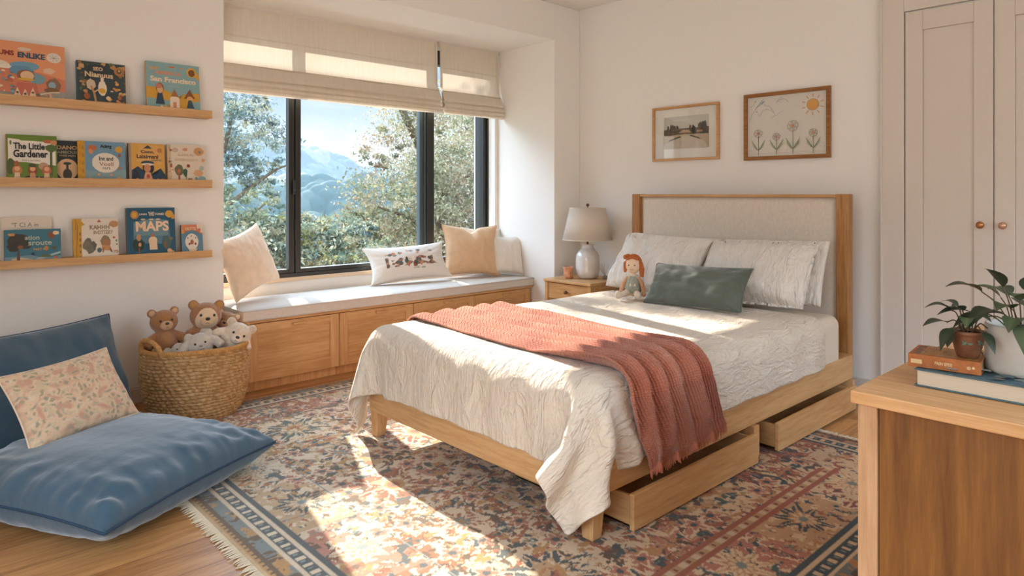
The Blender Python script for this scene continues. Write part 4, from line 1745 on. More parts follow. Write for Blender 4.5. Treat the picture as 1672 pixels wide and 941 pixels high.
def floor_cushion():
    t = thing('floor_cushion', 'large blue velvet cushion lying flat on the floor', 'floor cushion', (0.72, 3.10, 0.0))
    a0 = math.atan2(0.40, 0.73)
    ex = Vector((math.cos(a0), math.sin(a0), 0))
    ey = Vector((-math.sin(a0), math.cos(a0), 0))
    O = Vector((0.535, 2.505, 0)) + ey * 0.46 + ex * 0.42
    W_, H_, T_ = 0.86, 0.94, 0.275
    n = 90
    us = np.sin(np.linspace(-PI / 2, PI / 2, n)) * 0.4 + np.linspace(-1, 1, n) * 0.6
    P = np.zeros((2, n, n, 3))
    for k, sg in enumerate((1, -1)):
        for j, v in enumerate(us):
            for i, u in enumerate(us):
                x = W_ / 2 * u * (1 - 0.085 * (1 - v * v) * abs(u))
                y = H_ / 2 * v * (1 - 0.06 * (1 - u * u) * abs(v))
                e = (max(0, 1 - abs(u) ** 2.6) ** 0.5) * (max(0, 1 - abs(v) ** 2.6) ** 0.5)
                z = T_ / 2 * e ** 0.75
                if sg < 0:
                    z = min(z, 0.100)
                seam = 0.108
                d = math.exp(-((abs(v) - 1) / 0.35) ** 2) + math.exp(-((abs(u) - 1) / 0.35) ** 2)
                pinch = 0.017 * d * noise.noise(Vector((u * 6.5 + 3, v * 6.5, 1))) * min(1, e * 3)
                pinch += 0.012 * noise.noise(Vector((u * 1.8 + 3, v * 1.8, 8))) * e
                # pull folds radiating from the seam
                ed_ = 1 - abs(v)
                pinch += 0.012 * math.exp(-ed_ / 0.22) * noise.noise(Vector((u * 14, 2, 3))) * min(1, e * 2.2)
                ed_ = 1 - abs(u)
                pinch += 0.012 * math.exp(-ed_ / 0.22) * noise.noise(Vector((v * 14, 7, 3))) * min(1, e * 2.2)
                # a sitting hollow towards the back cushion
                hollow = 0.020 * math.exp(-((v - 0.55) ** 2 + (u + 0.2) ** 2) / 0.25) if sg > 0 else 0
                zz = seam + (z + pinch - hollow if sg > 0 else -z - pinch * 0.3)
                zz = max(zz, 0.004)
                p = O + ex * x + ey * y
                P[k, j, i] = (p.x, p.y, zz)
    m_ = (P[0] + P[1]) / 2
    for s_ in ((0, slice(None)), (-1, slice(None)), (slice(None), 0), (slice(None), -1)):
        zs = 0.108
        for k in (0, 1):
            P[k][s_] = m_[s_]
            P[k][s_ + (2,)] = zs
    b = MB()
    b.grid(P[0])
    b.grid(P[1][:, ::-1])
    bm = bmesh.new()
    vv_ = [bm.verts.new(p) for p in b.v]
    for f in b.f:
        bm.faces.new([vv_[i] for i in f])
    bmesh.ops.remove_doubles(bm, verts=list(bm.verts), dist=0.0005)
    Mi = ROOTM[t.name].inverted()
    for v_ in bm.verts:
        v_.co = Mi @ v_.co
    me = bpy.data.meshes.new('seat')
    bm.to_mesh(me)
    bm.free()
    me.materials.append(M['blue'])
    me.polygons.foreach_set('use_smooth', [True] * len(me.polygons))
    o = bpy.data.objects.new('cushion_cover', me)
    COL.objects.link(o)
    o.parent = t
    rim = [P[0][0, i] for i in range(n)] + [P[0][j, -1] for j in range(1, n)] + [P[0][-1, i] for i in range(n - 2, -1, -1)] + [P[0][j, 0] for j in range(n - 2, 0, -1)]
    MB().tube([tuple(p) for p in rim[::2]], 0.005, 6, closed=True).build('piping', M['blue_pipe'], t, world=True, smooth=True)


floor_cushion()
pillow('floor_cushion', 'large blue velvet cushion leaning upright against the wall', 'floor cushion', (0.600, 3.72, 0.02), facing(0.42, -0.86) , R(22), 0.88, 0.585, 0.24, M['blue'], roll=R(0), seed=51, ear=0.06, piping=M['blue_pipe'], wr=0.014, n=70, sag=0.5)

pc = [np.array(S(c)[:3]) for c in ('#d6b897', '#cda488', '#c18d78', '#a3a38e', '#c8b492', '#d8c4a8', '#8f8a70', '#c09a8a')]


def art_floral(u, v):
    x, y = u * 0.27, v * 0.18
    wx = 0.02 * noise.noise(Vector((x * 25, y * 25, 1)))
    a = noise.noise(Vector((x * 22 + wx * 30, y * 30, 5)))
    b = noise.noise(Vector((x * 42, y * 50, 9)))
    c = pc[0]
    if a > 0.12:
        c = pc[1]
    if a > 0.30:
        c = pc[2]
    if a < -0.18:
        c = pc[5]
    if a < -0.30:
        c = pc[4]
    if b > 0.34:
        c = pc[3]
    if b < -0.40:
        c = pc[6]
    if b > 0.52:
        c = pc[6] * 0.8
    if 0.20 < b < 0.26:
        c = pc[7]
    return c * 0.7 + pc[0] * 0.3


pillow('lumbar_cushion', 'faded peach floral print cushion leaning on the blue floor cushions', 'cushion', (0.635, 3.24, 0.205), facing(0.30, -0.95), R(36), 0.44, 0.335, 0.13, M['vfab'], roll=R(-5), seed=61, ear=0.06, art=art_floral, n=170, piping=M['peach'], wr=0.006)

# ------------------------------------------------------------------ rag doll on the bed
def blobs(name, parts, mat, parent, voxel=0.005, world=True, smooth_it=3):
    """several overlapping rounded volumes fused into one continuous skin"""
    b = MB()
    for p in parts:
        if p[0] == 'e':
            b.ell(p[1], p[2], p[3] if len(p) > 3 else None)
        else:
            b.tube(p[1], p[2], 12)
    o = b.build(name, mat, parent, world=world, smooth=True)
    m = o.modifiers.new('remesh', 'REMESH')
    m.mode = 'VOXEL'
    m.voxel_size = voxel
    m.use_smooth_shade = True
    m = o.modifiers.new('sm', 'SMOOTH')
    m.factor = 0.5
    m.iterations = smooth_it
    return o


from mathutils import Euler
skin = plain('doll_skin', S('#e2c4a6'), 0.8, 0.15)
skin2 = plain('doll_arm', S('#c99876'), 0.85, 0.1, var=(60, 0.1))
dollt = thing('rag_doll', 'small red-haired rag doll sitting on the bed against the pillow', 'doll', (3.40, 2.56, 0.566), R(0), rot=(0, 0, R(24)))
# local frame: faces -x (towards the foot of the bed), up z
dz = 0.0
blobs('body', [('e', (0.0, 0, 0.060), (0.038, 0.042, 0.055)), ('e', (0.008, 0, 0.105), (0.028, 0.036, 0.040)), ('e', (0.010, 0, 0.135), (0.015, 0.015, 0.02)), ('e', (0.012, 0.0, 0.196), (0.044, 0.046, 0.053))], skin, dollt, 0.004, world=False)
# legs with shoes
for sy, dx in ((0.030, -0.012), (-0.026, 0.012)):
    blobs('leg', [('t', [(-0.005, sy * 0.8, 0.032), (-0.055 + dx, sy * 1.3, 0.026), (-0.090 + dx, sy * 1.8, 0.024)], [0.023, 0.018, 0.016]), ('e', (-0.112 + dx, sy * 2.0, 0.028), (0.026, 0.020, 0.026)), ('e', (-0.10 + dx, sy * 2.0, 0.022), (0.03, 0.019, 0.019))], plain('doll_shoe', S('#d6c3ad'), 0.85, 0.1), dollt, 0.004, world=False)
for sy in (1, -1):
    blobs('arm', [('t', [(0.012, 0.030 * sy, 0.122), (0.004, 0.056 * sy, 0.085), (-0.012, 0.068 * sy, 0.045), (-0.022, 0.072 * sy, 0.026)], [0.012, 0.013, 0.013, 0.012]), ('e', (-0.026, 0.074 * sy, 0.020), (0.015, 0.012, 0.012))], skin2, dollt, 0.0035, world=False)
dr = MB()
pr = [(0.022, 0.132), (0.030, 0.122), (0.038, 0.10), (0.043, 0.078), (0.049, 0.058), (0.052, 0.042), (0.046, 0.028)]
dr.lathe([(r_, z_) for r_, z_ in reversed(pr)], (0.0, 0, 0.0), 28)
for i in range(len(dr.v)):
    x, y, z = dr.v[i]
    dr.v[i] = (x * 0.92 + 0.004 + 0.002 * math.sin(math.atan2(y, x) * 9), y * 0.98, z)
dr.build('dress', plain('doll_dress', S('#9a9c8c'), 0.9, 0.1, var=(90, 0.25), bump=(90, 0.4, 0.002)), dollt, smooth=True)
cb = MB().tube([(0.012 + 0.024 * math.cos(a), 0.026 * math.sin(a), 0.131) for a in np.linspace(0, 2 * PI, 16)[:-1]], 0.006, 6, closed=True)
cb.build('collar', plain('doll_collar', S('#d3c7b2'), 0.9, 0.1), dollt, smooth=True)
hairm = plain('doll_hair', S('#b4673a'), 0.85, 0.1, var=(50, 0.2, (1, 1, 0.2)), bump=(90, 0.6, 0.003, (1, 1, 0.15)))
blobs('hair', [('e', (0.028, 0.0, 0.206), (0.044, 0.053, 0.058)), ('t', [(0.006, -0.046, 0.215), (0.008, -0.054, 0.170), (0.010, -0.054, 0.125)], [0.014, 0.016, 0.013]), ('t', [(0.006, 0.046, 0.215), (0.010, 0.050, 0.18), (0.012, 0.050, 0.150)], [0.012, 0.012, 0.010]), ('t', [(-0.012, -0.036, 0.236), (-0.017, 0.0, 0.249), (-0.012, 0.036, 0.236)], [0.010, 0.010, 0.010])], hairm, dollt, 0.004, world=False)
bw = MB().ell((-0.014, 0.026, 0.256), (0.010, 0.018, 0.010)).ell((-0.006, 0.047, 0.245), (0.009, 0.012, 0.014))
bw.build('hair_bow', hairm, dollt, smooth=True)
blk = plain('bead_black', S('#1c1613'), 0.3, 0.5)
for sy in (0.018, -0.018):
    MB().ell((-0.030, sy, 0.198), (0.003, 0.0036, 0.0042), nu=10, nv=8).build('eye', blk, dollt, smooth=True)
MB().ell((-0.034, 0, 0.186), (0.005, 0.005, 0.004), nu=10, nv=8).build('nose', skin, dollt, smooth=True)
MB().tube([(-0.0275, -0.010, 0.172), (-0.0295, 0, 0.1695), (-0.0275, 0.010, 0.172)], 0.0011, 5).build('mouth', plain('doll_mouth', S('#a8584a'), 0.8, 0.1), dollt)

# ------------------------------------------------------------------ nightstand and what stands on it
ns = thing('nightstand', 'small oak nightstand with one drawer between window bay and bed', 'nightstand', (4.05, 3.505, 0))
MB().box(3.822, 4.275, 3.262, 3.742, 0.518, 0.540).build('top', M['oak_x'], ns, world=True, bevel=0.004)
b = MB()
b.box(3.845, 4.262, 3.275, 3.290, 0.20, 0.518).box(3.845, 4.262, 3.714, 3.729, 0.20, 0.518).box(4.250, 4.262, 3.29, 3.714, 0.20, 0.518).box(3.85, 4.25, 3.29, 3.714, 0.20, 0.214).box(3.85, 4.25, 3.29, 3.714, 0.372, 0.384)
b.build('body', M['oak_x'], ns, world=True, bevel=0.002)
for x in (3.832, 4.245):
    for y in (3.266, 3.708):
        MB().box(x, x + 0.026, y, y + 0.030, 0.0, 0.517).build('leg', M['oak_z'], ns, world=True, bevel=0.003)
d = MB().box(3.840, 3.856, 3.299, 3.705, 0.390, 0.512).build('drawer', M['oak_y'], ns, world=True, bevel=0.002)
k = MB().lathe([(0.006, 0), (0.006, 0.010), (0.013, 0.014), (0.014, 0.020), (0.010, 0.025), (0.003, 0.027)], n=18)
k.xf(Matrix.Translation((3.840, 3.508, 0.452)) @ Matrix.Rotation(R(-90), 4, 'Y'))
k.build('knob', M['brown_metal'], d, world=True, smooth=True)

LX, LY = 4.07, 3.50
lamp = thing('table_lamp', 'white ceramic table lamp with a cream fabric shade on the nightstand', 'lamp', (LX, LY, 0.5405))
pr = [(0.060, 0.0), (0.066, 0.003), (0.078, 0.012), (0.090, 0.034), (0.094, 0.065), (0.094, 0.150), (0.091, 0.178), (0.080, 0.205), (0.060, 0.225), (0.048, 0.236), (0.045, 0.246), (0.045, 0.262), (0.048, 0.266), (0.044, 0.268)]
MB().lathe([(r_, z_) for r_, z_ in curve_pts([(a, b_, 0) for a, b_ in pr], 3) for r_, z_ in [(r_, z_)]] if False else pr, n=48).build('base', M['ceramic'], lamp, smooth=True, sub=1)
MB().lathe([(0.008, 0.268), (0.008, 0.300), (0.014, 0.302), (0.014, 0.345), (0.006, 0.347)], n=16).build('socket', M['brass'], lamp, smooth=True)
sh_ = MB()
sh_.lathe([(0.196, 0.302), (0.140, 0.552)], n=64, cap=False)
so = sh_.build('shade', M['shade_fab'], lamp, smooth=True)
m = so.modifiers.new('t', 'SOLIDIFY')
m.thickness = 0.002
for r_, z_ in ((0.196, 0.303), (0.140, 0.551)):
    MB().tube([(r_ * math.cos(a), r_ * math.sin(a), z_) for a in np.linspace(0, 2 * PI, 49)[:-1]], 0.0028, 6, closed=True).build('shade_rim', M['cream'], lamp, smooth=True)
b = MB()
for a in (0, 120, 240):
    b.tube([(0.004, 0, 0.549), (0.139 * math.cos(R(a)), 0.139 * math.sin(R(a)), 0.549)], 0.0018, 6)
b.tube([(0, 0, 0.34), (0, 0, 0.556)], 0.0025, 6)
b.build('harp', M['brass'], lamp)
MB().lathe([(0.004, 0.556), (0.004, 0.562), (0.010, 0.566), (0.0125, 0.574), (0.010, 0.582), (0.003, 0.586)], n=18).build('finial', M['brown_metal'], lamp, smooth=True)

cup = thing('ceramic_cup', 'small orange marbled cup on the nightstand', 'cup', (3.955, 3.600, 0.5405))
pr = [(0.034, 0.0), (0.040, 0.006), (0.041, 0.020), (0.037, 0.036), (0.037, 0.060), (0.041, 0.082), (0.043, 0.090), (0.040, 0.091), (0.037, 0.080), (0.033, 0.060), (0.033, 0.030), (0.030, 0.012), (0.001, 0.010)]
MB().lathe(pr, n=36, cap=False).build('body', plain('orange_marble_glaze', S('#c98b64'), 0.25, 0.5, coat=0.4, var=(28, 0.35)), cup, smooth=True)
MB().lathe([(0.001, 0.0), (0.034, 0.0)], n=36, cap=False).build('underside', M['ceramic'], cup)
sp = thing('dried_flower_sprig', 'tiny dried baby breath sprig in a little stone pot behind the lamp', 'dried flowers', (4.13, 3.372, 0.5405))
MB().lathe([(0.016, 0), (0.020, 0.008), (0.020, 0.018), (0.014, 0.026), (0.010, 0.026)], n=18).build('pot', plain('grey_stone', S('#8d857a'), 0.7, 0.2), sp, smooth=True)
b = MB()
rnd = random.Random(2)
fl = MB()
for i in range(34):
    a = rnd.uniform(0, 2 * PI)
    l_ = rnd.uniform(0.05, 0.105)
    s_ = rnd.uniform(0.1, 0.6)
    e_ = Vector((math.cos(a) * s_ * l_, math.sin(a) * s_ * l_ + 0.02, 0.02 + l_))
    b.tube([(0, 0, 0.02), tuple(e_ * 0.5 + Vector((0, 0, 0.006))), tuple(e_)], 0.0007, 4)
    fl.ell(tuple(e_), 0.0028, nu=6, nv=4)
b.build('stems', plain('dry_stem', S('#cbb89a'), 0.9, 0.1), sp)
fl.build('flowers', plain('dry_flower', S('#e6dccb'), 0.9, 0.1), sp)


# ------------------------------------------------------------------ framed pictures on the bed wall
def frame(name, label, y0, y1, z0, z1, wd, mat, pics, group=None):
    """hangs on the bed wall, faces -x; local page: x to the right seen from the room, z up"""
    t = thing(name, label, 'picture', (XW, (y0 + y1) / 2, z0), group=group)
    xa, xb = XW - 0.026, XW - 0.002
    b = MB()
    b.box(xa, xb, y0, y1, z1 - wd, z1).box(xa, xb, y0, y1, z0, z0 + wd)
    b.box(xa, xb, y0, y0 + wd, z0 + wd, z1 - wd).box(xa, xb, y1 - wd, y1, z0 + wd, z1 - wd)
    b.build('frame', mat, t, world=True, bevel=0.002)
    MB().box(xb - 0.008, xb, y0 + wd, y1 - wd, z0 + wd, z1 - wd).build('mat_board', plain('mat_board', S('#e2dace'), 0.9, 0.1), t, world=True)
    Wd, Hd = (y1 - y0 - 2 * wd), (z1 - z0 - 2 * wd)
    A = Art(Wd, Hd)
    pics(A)
    # page x grows towards -y
    Mw = Matrix(((0, 1, 0, xb - 0.0085), (-1, 0, 0, y1 - wd), (0, 0, 1, z0 + wd), (0, 0, 0, 1)))
    Mi = ROOTM[t.name].inverted()
    A.build('picture', M['print'], t, Mi @ Mw)
    g = MB().add([(xa + 0.006, y0 + wd, z0 + wd), (xa + 0.006, y1 - wd, z0 + wd), (xa + 0.006, y1 - wd, z1 - wd), (xa + 0.006, y0 + wd, z1 - wd)], [(0, 1, 2, 3)])
    g.build('glass', M['glass'], t, world=True)
    return t


def pic_landscape(A):
    A.r(0.145, 0.18, 0.88, 0.845, '#e6ded2')
    A.r(0.15, 0.19, 0.875, 0.84, '#b9aea0')
    A.r(0.15, 0.60, 0.875, 0.84, '#c4bcb0')
    A.e(0.45, 0.76, 0.16, 0.02, '#cfc8bc')
    A.e(0.62, 0.72, 0.20, 0.02, '#c9c1b4')
    rnd = random.Random(3)
    A.p([(0.15, 0.46), (0.875, 0.45), (0.875, 0.60), (0.15, 0.58)], '#5a4e3c')
    for i in range(26):
        x = rnd.uniform(0.16, 0.40) if i % 2 else rnd.uniform(0.56, 0.865)
        h = 0.63 + (abs(x - 0.5) - 0.1) * 0.22 + rnd.uniform(-0.03, 0.03)
        A.p([(max(0.15, x - 0.035), 0.46), (min(0.875, x + 0.035), 0.46), (min(0.875, x + 0.012), h), (max(.15, x - 0.012), h + 0.01)], rnd.choice(['#4a4234', '#554a3a', '#3d382e', '#61543f']))
    A.p([(0.40, 0.50), (0.60, 0.50), (0.56, 0.56), (0.47, 0.57)], '#b89878')
    A.r(0.69, 0.50, 0.78, 0.54, '#a9805c')
    A.p([(0.15, 0.19), (0.875, 0.19), (0.875, 0.46), (0.60, 0.47), (0.5, 0.48), (0.15, 0.45)], '#b59c7e')
    A.p([(0.15, 0.19), (0.875, 0.19), (0.80, 0.33), (0.56, 0.46), (0.47, 0.46), (0.30, 0.34), (0.15, 0.28)], '#c2b19c')
    A.p([(0.23, 0.34), (0.45, 0.42), (0.42, 0.44), (0.25, 0.37)], '#4f4536')
    A.p([(0.57, 0.44), (0.76, 0.35), (0.72, 0.40), (0.60, 0.45)], '#4f4536')
    for i in range(30):
        A.e(rnd.uniform(0.17, 0.86), rnd.uniform(0.21, 0.33), rnd.uniform(0.004, 0.012), 0.004, rnd.choice(['#a5937c', '#cdbda8', '#97856e']), n=6)


def pic_drawing(A):
    A.r(0, 0, 1, 1, '#ded4c6')
    pen = 0.0022
    blue, grey = '#6d9099', '#8d8f93'
    A.line([(0.02, 0.60), (0.06, 0.72), (0.12, 0.82), (0.18, 0.91), (0.215, 0.965)], pen, grey)
    A.line([(0.10, 0.80), (0.15, 0.88), (0.19, 0.94), (0.22, 0.90), (0.235, 0.84), (0.29, 0.83), (0.33, 0.77), (0.37, 0.67), (0.31, 0.63)], pen, blue)
    A.line([(0.14, 0.72), (0.16, 0.67), (0.20, 0.76), (0.25, 0.79), (0.31, 0.76), (0.34, 0.72)], pen, grey)
    A.line([(0.12, 0.83), (0.16, 0.86), (0.21, 0.92), (0.18, 0.87), (0.23, 0.93)], 0.0035, blue)
    A.line([(0.03, 0.84), (0.07, 0.86), (0.10, 0.93)], pen, blue)
    A.e(0.105, 0.935, 0.008, 0.011, blue, 8)
    A.e(0.12, 0.755, 0.008, 0.011, blue, 8)
    A.line([(0.38, 0.66), (0.42, 0.71), (0.47, 0.74)], pen * 0.7, grey)
    A.line([(0.38, 0.87), (0.41, 0.93), (0.43, 0.965), (0.47, 0.94), (0.50, 0.92), (0.53, 0.87)], pen, blue)
    A.line([(0.395, 0.89), (0.44, 0.93), (0.46, 0.92)], pen, blue)
    A.e(0.835, 0.795, 0.070, 0.088, '#e0a058', 26)
    A.ring(0.835, 0.795, 0.072, 0.090, 0.0022, '#8a7a6a', 26)
    for i in range(10):
        a = 2 * PI * i / 10 + 0.3
        A.line([(0.835 + 0.092 * math.cos(a), 0.795 + 0.118 * math.sin(a)), (0.835 + 0.135 * math.cos(a), 0.795 + 0.172 * math.sin(a))], 0.0055, '#dd9a5c')
    for (x, z, r_, st) in ((0.145, 0.385, 0.055, 0.0), (0.385, 0.315, 0.048, 0.0), (0.595, 0.475, 0.068, 0.02), (0.845, 0.345, 0.052, 0.0)):
        A.line([(x, 0.02), (x + 0.003, 0.12), (x, z - r_)], 0.0045, '#8a9a6e')
        A.line([(x, 0.12), (x, z - r_)], 0.0016, '#6b6a66')
        for s_ in (-1, 1):
            A.p([(x, 0.10), (x + s_ * 0.030, 0.155), (x + s_ * 0.085, 0.265 + st), (x + s_ * 0.070, 0.20), (x + s_ * 0.03, 0.12)], '#9fb07f')
            A.line([(x, 0.10), (x + s_ * 0.030, 0.160), (x + s_ * 0.087, 0.272 + st), (x + s_ * 0.066, 0.17), (x, 0.10)], 0.0018, '#6b6a66')
            A.line([(x, 0.10), (x + s_ * 0.06, 0.20)], 0.0012, '#6b6a66')
        n = 6
        for i in range(n):
            a = 2 * PI * i / n + 0.2
            A.ring(x + r_ * 0.55 * math.cos(a), z + r_ * 0.72 * math.sin(a), r_ * 0.42, r_ * 0.52, 0.0015, '#7c706a', 12, wob=0.15)
        A.ring(x, z, r_, r_ * 1.25, 0.0013, '#8a7a72', 22, wob=0.08)
        A.e(x, z, r_ * 0.26, r_ * 0.33, '#d9824a', 10)
    A.line([(0.01, 0.05), (0.3, 0.045), (0.6, 0.05), (0.98, 0.045)], 0.001, '#b5a99c')
    for (x, z) in ((0.05, 0.10), (0.93, 0.13), (0.96, 0.17), (0.53, 0.09), (0.98, 0.12)):
        A.e(x, z, 0.006, 0.007, '#8d9a94', 6)


frame('framed_picture', 'small framed landscape photograph with a wide white mat', 2.503, 3.060, 1.446, 1.849, 0.018, M['oak_y'], pic_landscape)
fr_dark = wood('frame_brown_wood', S('#a9743f'), S('#7d4f26'), 'y', seed=12)
frame('framed_picture', 'larger framed child drawing of flowers, mountains and an orange sun', 1.740, 2.314, 1.427, 1.872, 0.024, fr_dark, pic_drawing)


# ------------------------------------------------------------------ picture ledges with picture books
ledges = [(1.703, 1.655, 'upper oak picture ledge, with three books'), (1.285, 1.236, 'middle oak picture ledge, with five books'), (0.862, 0.820, 'lower oak picture ledge, with five picture books')]
for zt, zb, lab in ledges:
    t = thing('picture_ledge', lab, 'shelf', (0.6, YS, zb), 0, 'oak picture ledges')
    MB().box(-0.40, 1.478, 4.238, 4.252, zb, zt).build('lip', M['oak_x'], t, world=True, bevel=0.0015)
    MB().box(-0.40, 1.478, 4.252, YS - 0.001, zb + 0.002, zb + 0.016).build('shelf_board', M['oak_x'], t, world=True, bevel=0.001)
    MB().box(-0.40, 1.440, YS - 0.012, YS - 0.0005, zb + 0.016, zt + 0.0).build('back_strip', M['oak_x'], t, world=True, bevel=0.001)


def board_mat(c, cache={}):
    if c not in cache:
        cache[c] = plain('cover_' + c.strip('#'), S(c), 0.45, 0.35)
    return cache[c]


def book(x0, x1, ztop, zled, label, bgc, spine, art, thick=0.014, y=4.256, lean=8.0, cat='book', spine_w=0.0, group=None, name='picture_book'):
    zb = zled + 0.0165
    w_ = x1 - x0
    h_ = (ztop - zb) / math.cos(R(lean))
    t = thing(name, label, cat, ((x0 + x1) / 2, y, zb), rot=(R(-lean), 0, 0), group=group)
    # local: x centred, y from front (0) to back (+thick), z up
    bc = board_mat(bgc)
    sc_ = board_mat(spine)
    cb = MB()
    cb.box(-w_ / 2, w_ / 2, 0.0, 0.0018, 0, h_).box(-w_ / 2, w_ / 2, thick - 0.0018, thick, 0, h_)
    co = cb.build('cover', bc, t, bevel=0.0006)
    MB().box(-w_ / 2 - 0.0012, -w_ / 2 + 0.0006, 0.0, thick, 0, h_).build('spine', sc_, t, bevel=0.0006)
    MB().box(-w_ / 2 + 0.001, w_ / 2 - 0.003, 0.0018, thick - 0.0018, 0.003, h_ - 0.003).build('pages', M['paper'], t)
    A = Art(w_, h_)
    if spine_w:
        A.r(0, 0, spine_w, 1, spine)
    art(A)
    A.build('cover_art', M['print'], t, Matrix.Translation((-w_ / 2, 0, 0)))
    return t


def a_luke(A):
    A.r(0, 0.55, 1, 1, '#dd9468')
    A.p([(0, 0), (1, 0), (1, 0.42), (0.7, 0.5), (0.35, 0.56), (0, 0.5)], '#cf7e60')
    A.p([(0, 0), (1, 0), (1, 0.2), (0.8, 0.24), (0.5, 0.1), (0, 0.16)], '#9c968a')
    A.t('PEA', 0.10, 0.905, 0.10, 0.045, '#7ea3a8')
    A.e(0.46, 0.885, 0.09, 0.03, '#d5c4ab', wob=0.1)
    A.t('LUMS', 0.20, 0.80, 0.25, 0.085, '#8f3c2c', 0.05, R(0))
    A.t('ENLIKE', 0.55, 0.785, 0.36, 0.095, '#2f5168', 0.05)
    A.e(0.85, 0.79, 0.10, 0.085, '#dfd0bd', wob=0.04)
    for i in range(7):
        a = i * 0.9
        A.line([(0.85, 0.79), (0.85 + 0.07 * math.cos(a), 0.79 + 0.06 * math.sin(a))], 0.0012, '#5a5248')
    A.e(0.12, 0.60, 0.13, 0.065, '#d8c8b2', wob=0.1)
    A.e(0.22, 0.57, 0.08, 0.04, '#e0d2be', wob=0.1)
    A.e(0.78, 0.55, 0.08, 0.055, '#d9b598', wob=0.12)
    A.e(0.46, 0.60, 0.19, 0.075, '#6f9bb0', wob=0.06)
    A.e(0.42, 0.52, 0.16, 0.08, '#5f8ca6', wob=0.06)
    A.e(0.62, 0.40, 0.11, 0.09, '#7399a2', wob=0.05)
    A.e(0.47, 0.44, 0.12, 0.10, '#8a5c3e', wob=0.06)
    A.e(0.49, 0.44, 0.09, 0.08, '#d9b48c')
    A.e(0.47, 0.375, 0.11, 0.025, '#d6a23c')
    A.p([(0.30, 0.08), (0.66, 0.08), (0.60, 0.32), (0.36, 0.32)], '#bf6a55')
    for x, z, s_ in ((0.36, 0.12, 0.10), (0.46, 0.10, 0.11), (0.56, 0.13, 0.10)):
        A.p([(x - s_ / 2, z - 0.04), (x + s_ / 2, z - 0.04), (x, z + 0.12)], '#e0c29c')
        A.e(x, z + 0.03, 0.02, 0.018, '#5d4a3c', 8)
    A.e(0.84, 0.33, 0.10, 0.10, '#8a6a50', wob=0.14)
    A.e(0.82, 0.31, 0.05, 0.06, '#8fa6ad')
    A.e(0.82, 0.22, 0.10, 0.05, '#7a5c3c', wob=0.1)
    A.line([(0.66, 0.14), (0.78, 0.18), (0.92, 0.20)], 0.007, '#e2c8a6')
    A.line([(0.78, 0.16), (0.84, 0.06), (0.90, 0.01)], 0.009, '#d9a384')
    A.scatter(26, ['#6f98a8', '#c0644c', '#e0c8a4', '#5f7a80', '#b98a5c'], 0.02, 0.30, 0.14, 0.5, 0.01, 0.035, 3)
    A.scatter(30, ['#c0644c', '#7ea3b0', '#ddc29c', '#6a6a60', '#c98f6a'], 0.02, 0.98, 0.01, 0.16, 0.008, 0.03, 5)
    A.t('SEA', 0.10, 0.06, 0.14, 0.07, '#4f7fa0')
    A.t('DIX', 0.42, 0.04, 0.12, 0.05, '#7ea3b0')
    A.t('JOEL', 0.57, 0.04, 0.12, 0.05, '#8fb0b8')


def a_forest(A):
    A.scatter(70, ['#9a7048', '#b98a58', '#5c6a4a', '#7c5c3c', '#c79a66', '#4a5a4c'], 0.03, 0.98, 0.02, 0.98, 0.02, 0.06, 8)
    A.p([(0.14, 0.62), (0.7, 0.60), (0.74, 0.80), (0.5, 0.94), (0.25, 0.92)], '#343d42')
    A.p([(0.2, 0.08), (0.86, 0.1), (0.8, 0.64), (0.2, 0.62)], '#39454a')
    A.t('SEO', 0.42, 0.84, 0.20, 0.08, '#ddc09a', 0.03)
    A.t('Nianuus', 0.44, 0.71, 0.58, 0.12, '#d8b98f', 0.03)
    A.e(0.86, 0.82, 0.11, 0.10, '#a87848')
    A.e(0.86, 0.83, 0.05, 0.05, '#3c3a34')
    A.e(0.86, 0.84, 0.03, 0.03, '#c79a66')
    A.e(0.50, 0.42, 0.09, 0.17, '#e4d3ba', wob=0.1)
    A.e(0.50, 0.61, 0.035, 0.05, '#e4d3ba')
    A.e(0.50, 0.36, 0.07, 0.06, '#d6a23c')
    A.e(0.27, 0.48, 0.09, 0.12, '#c9b296', wob=0.15)
    A.line([(0.27, 0.45), (0.33, 0.30), (0.36, 0.12)], 0.010, '#b98a58')
    A.line([(0.33, 0.32), (0.44, 0.40)], 0.007, '#cfa878')
    A.scatter(22, ['#d8a060', '#c78a4c', '#e0c090', '#a8683c'], 0.62, 0.97, 0.05, 0.6, 0.02, 0.05, 12)
    A.e(0.18, 0.22, 0.06, 0.07, '#9c5a3c', wob=0.15)
    A.line([(0.3, 0.05), (0.6, 0.07), (0.85, 0.05)], 0.004, '#c9a070')


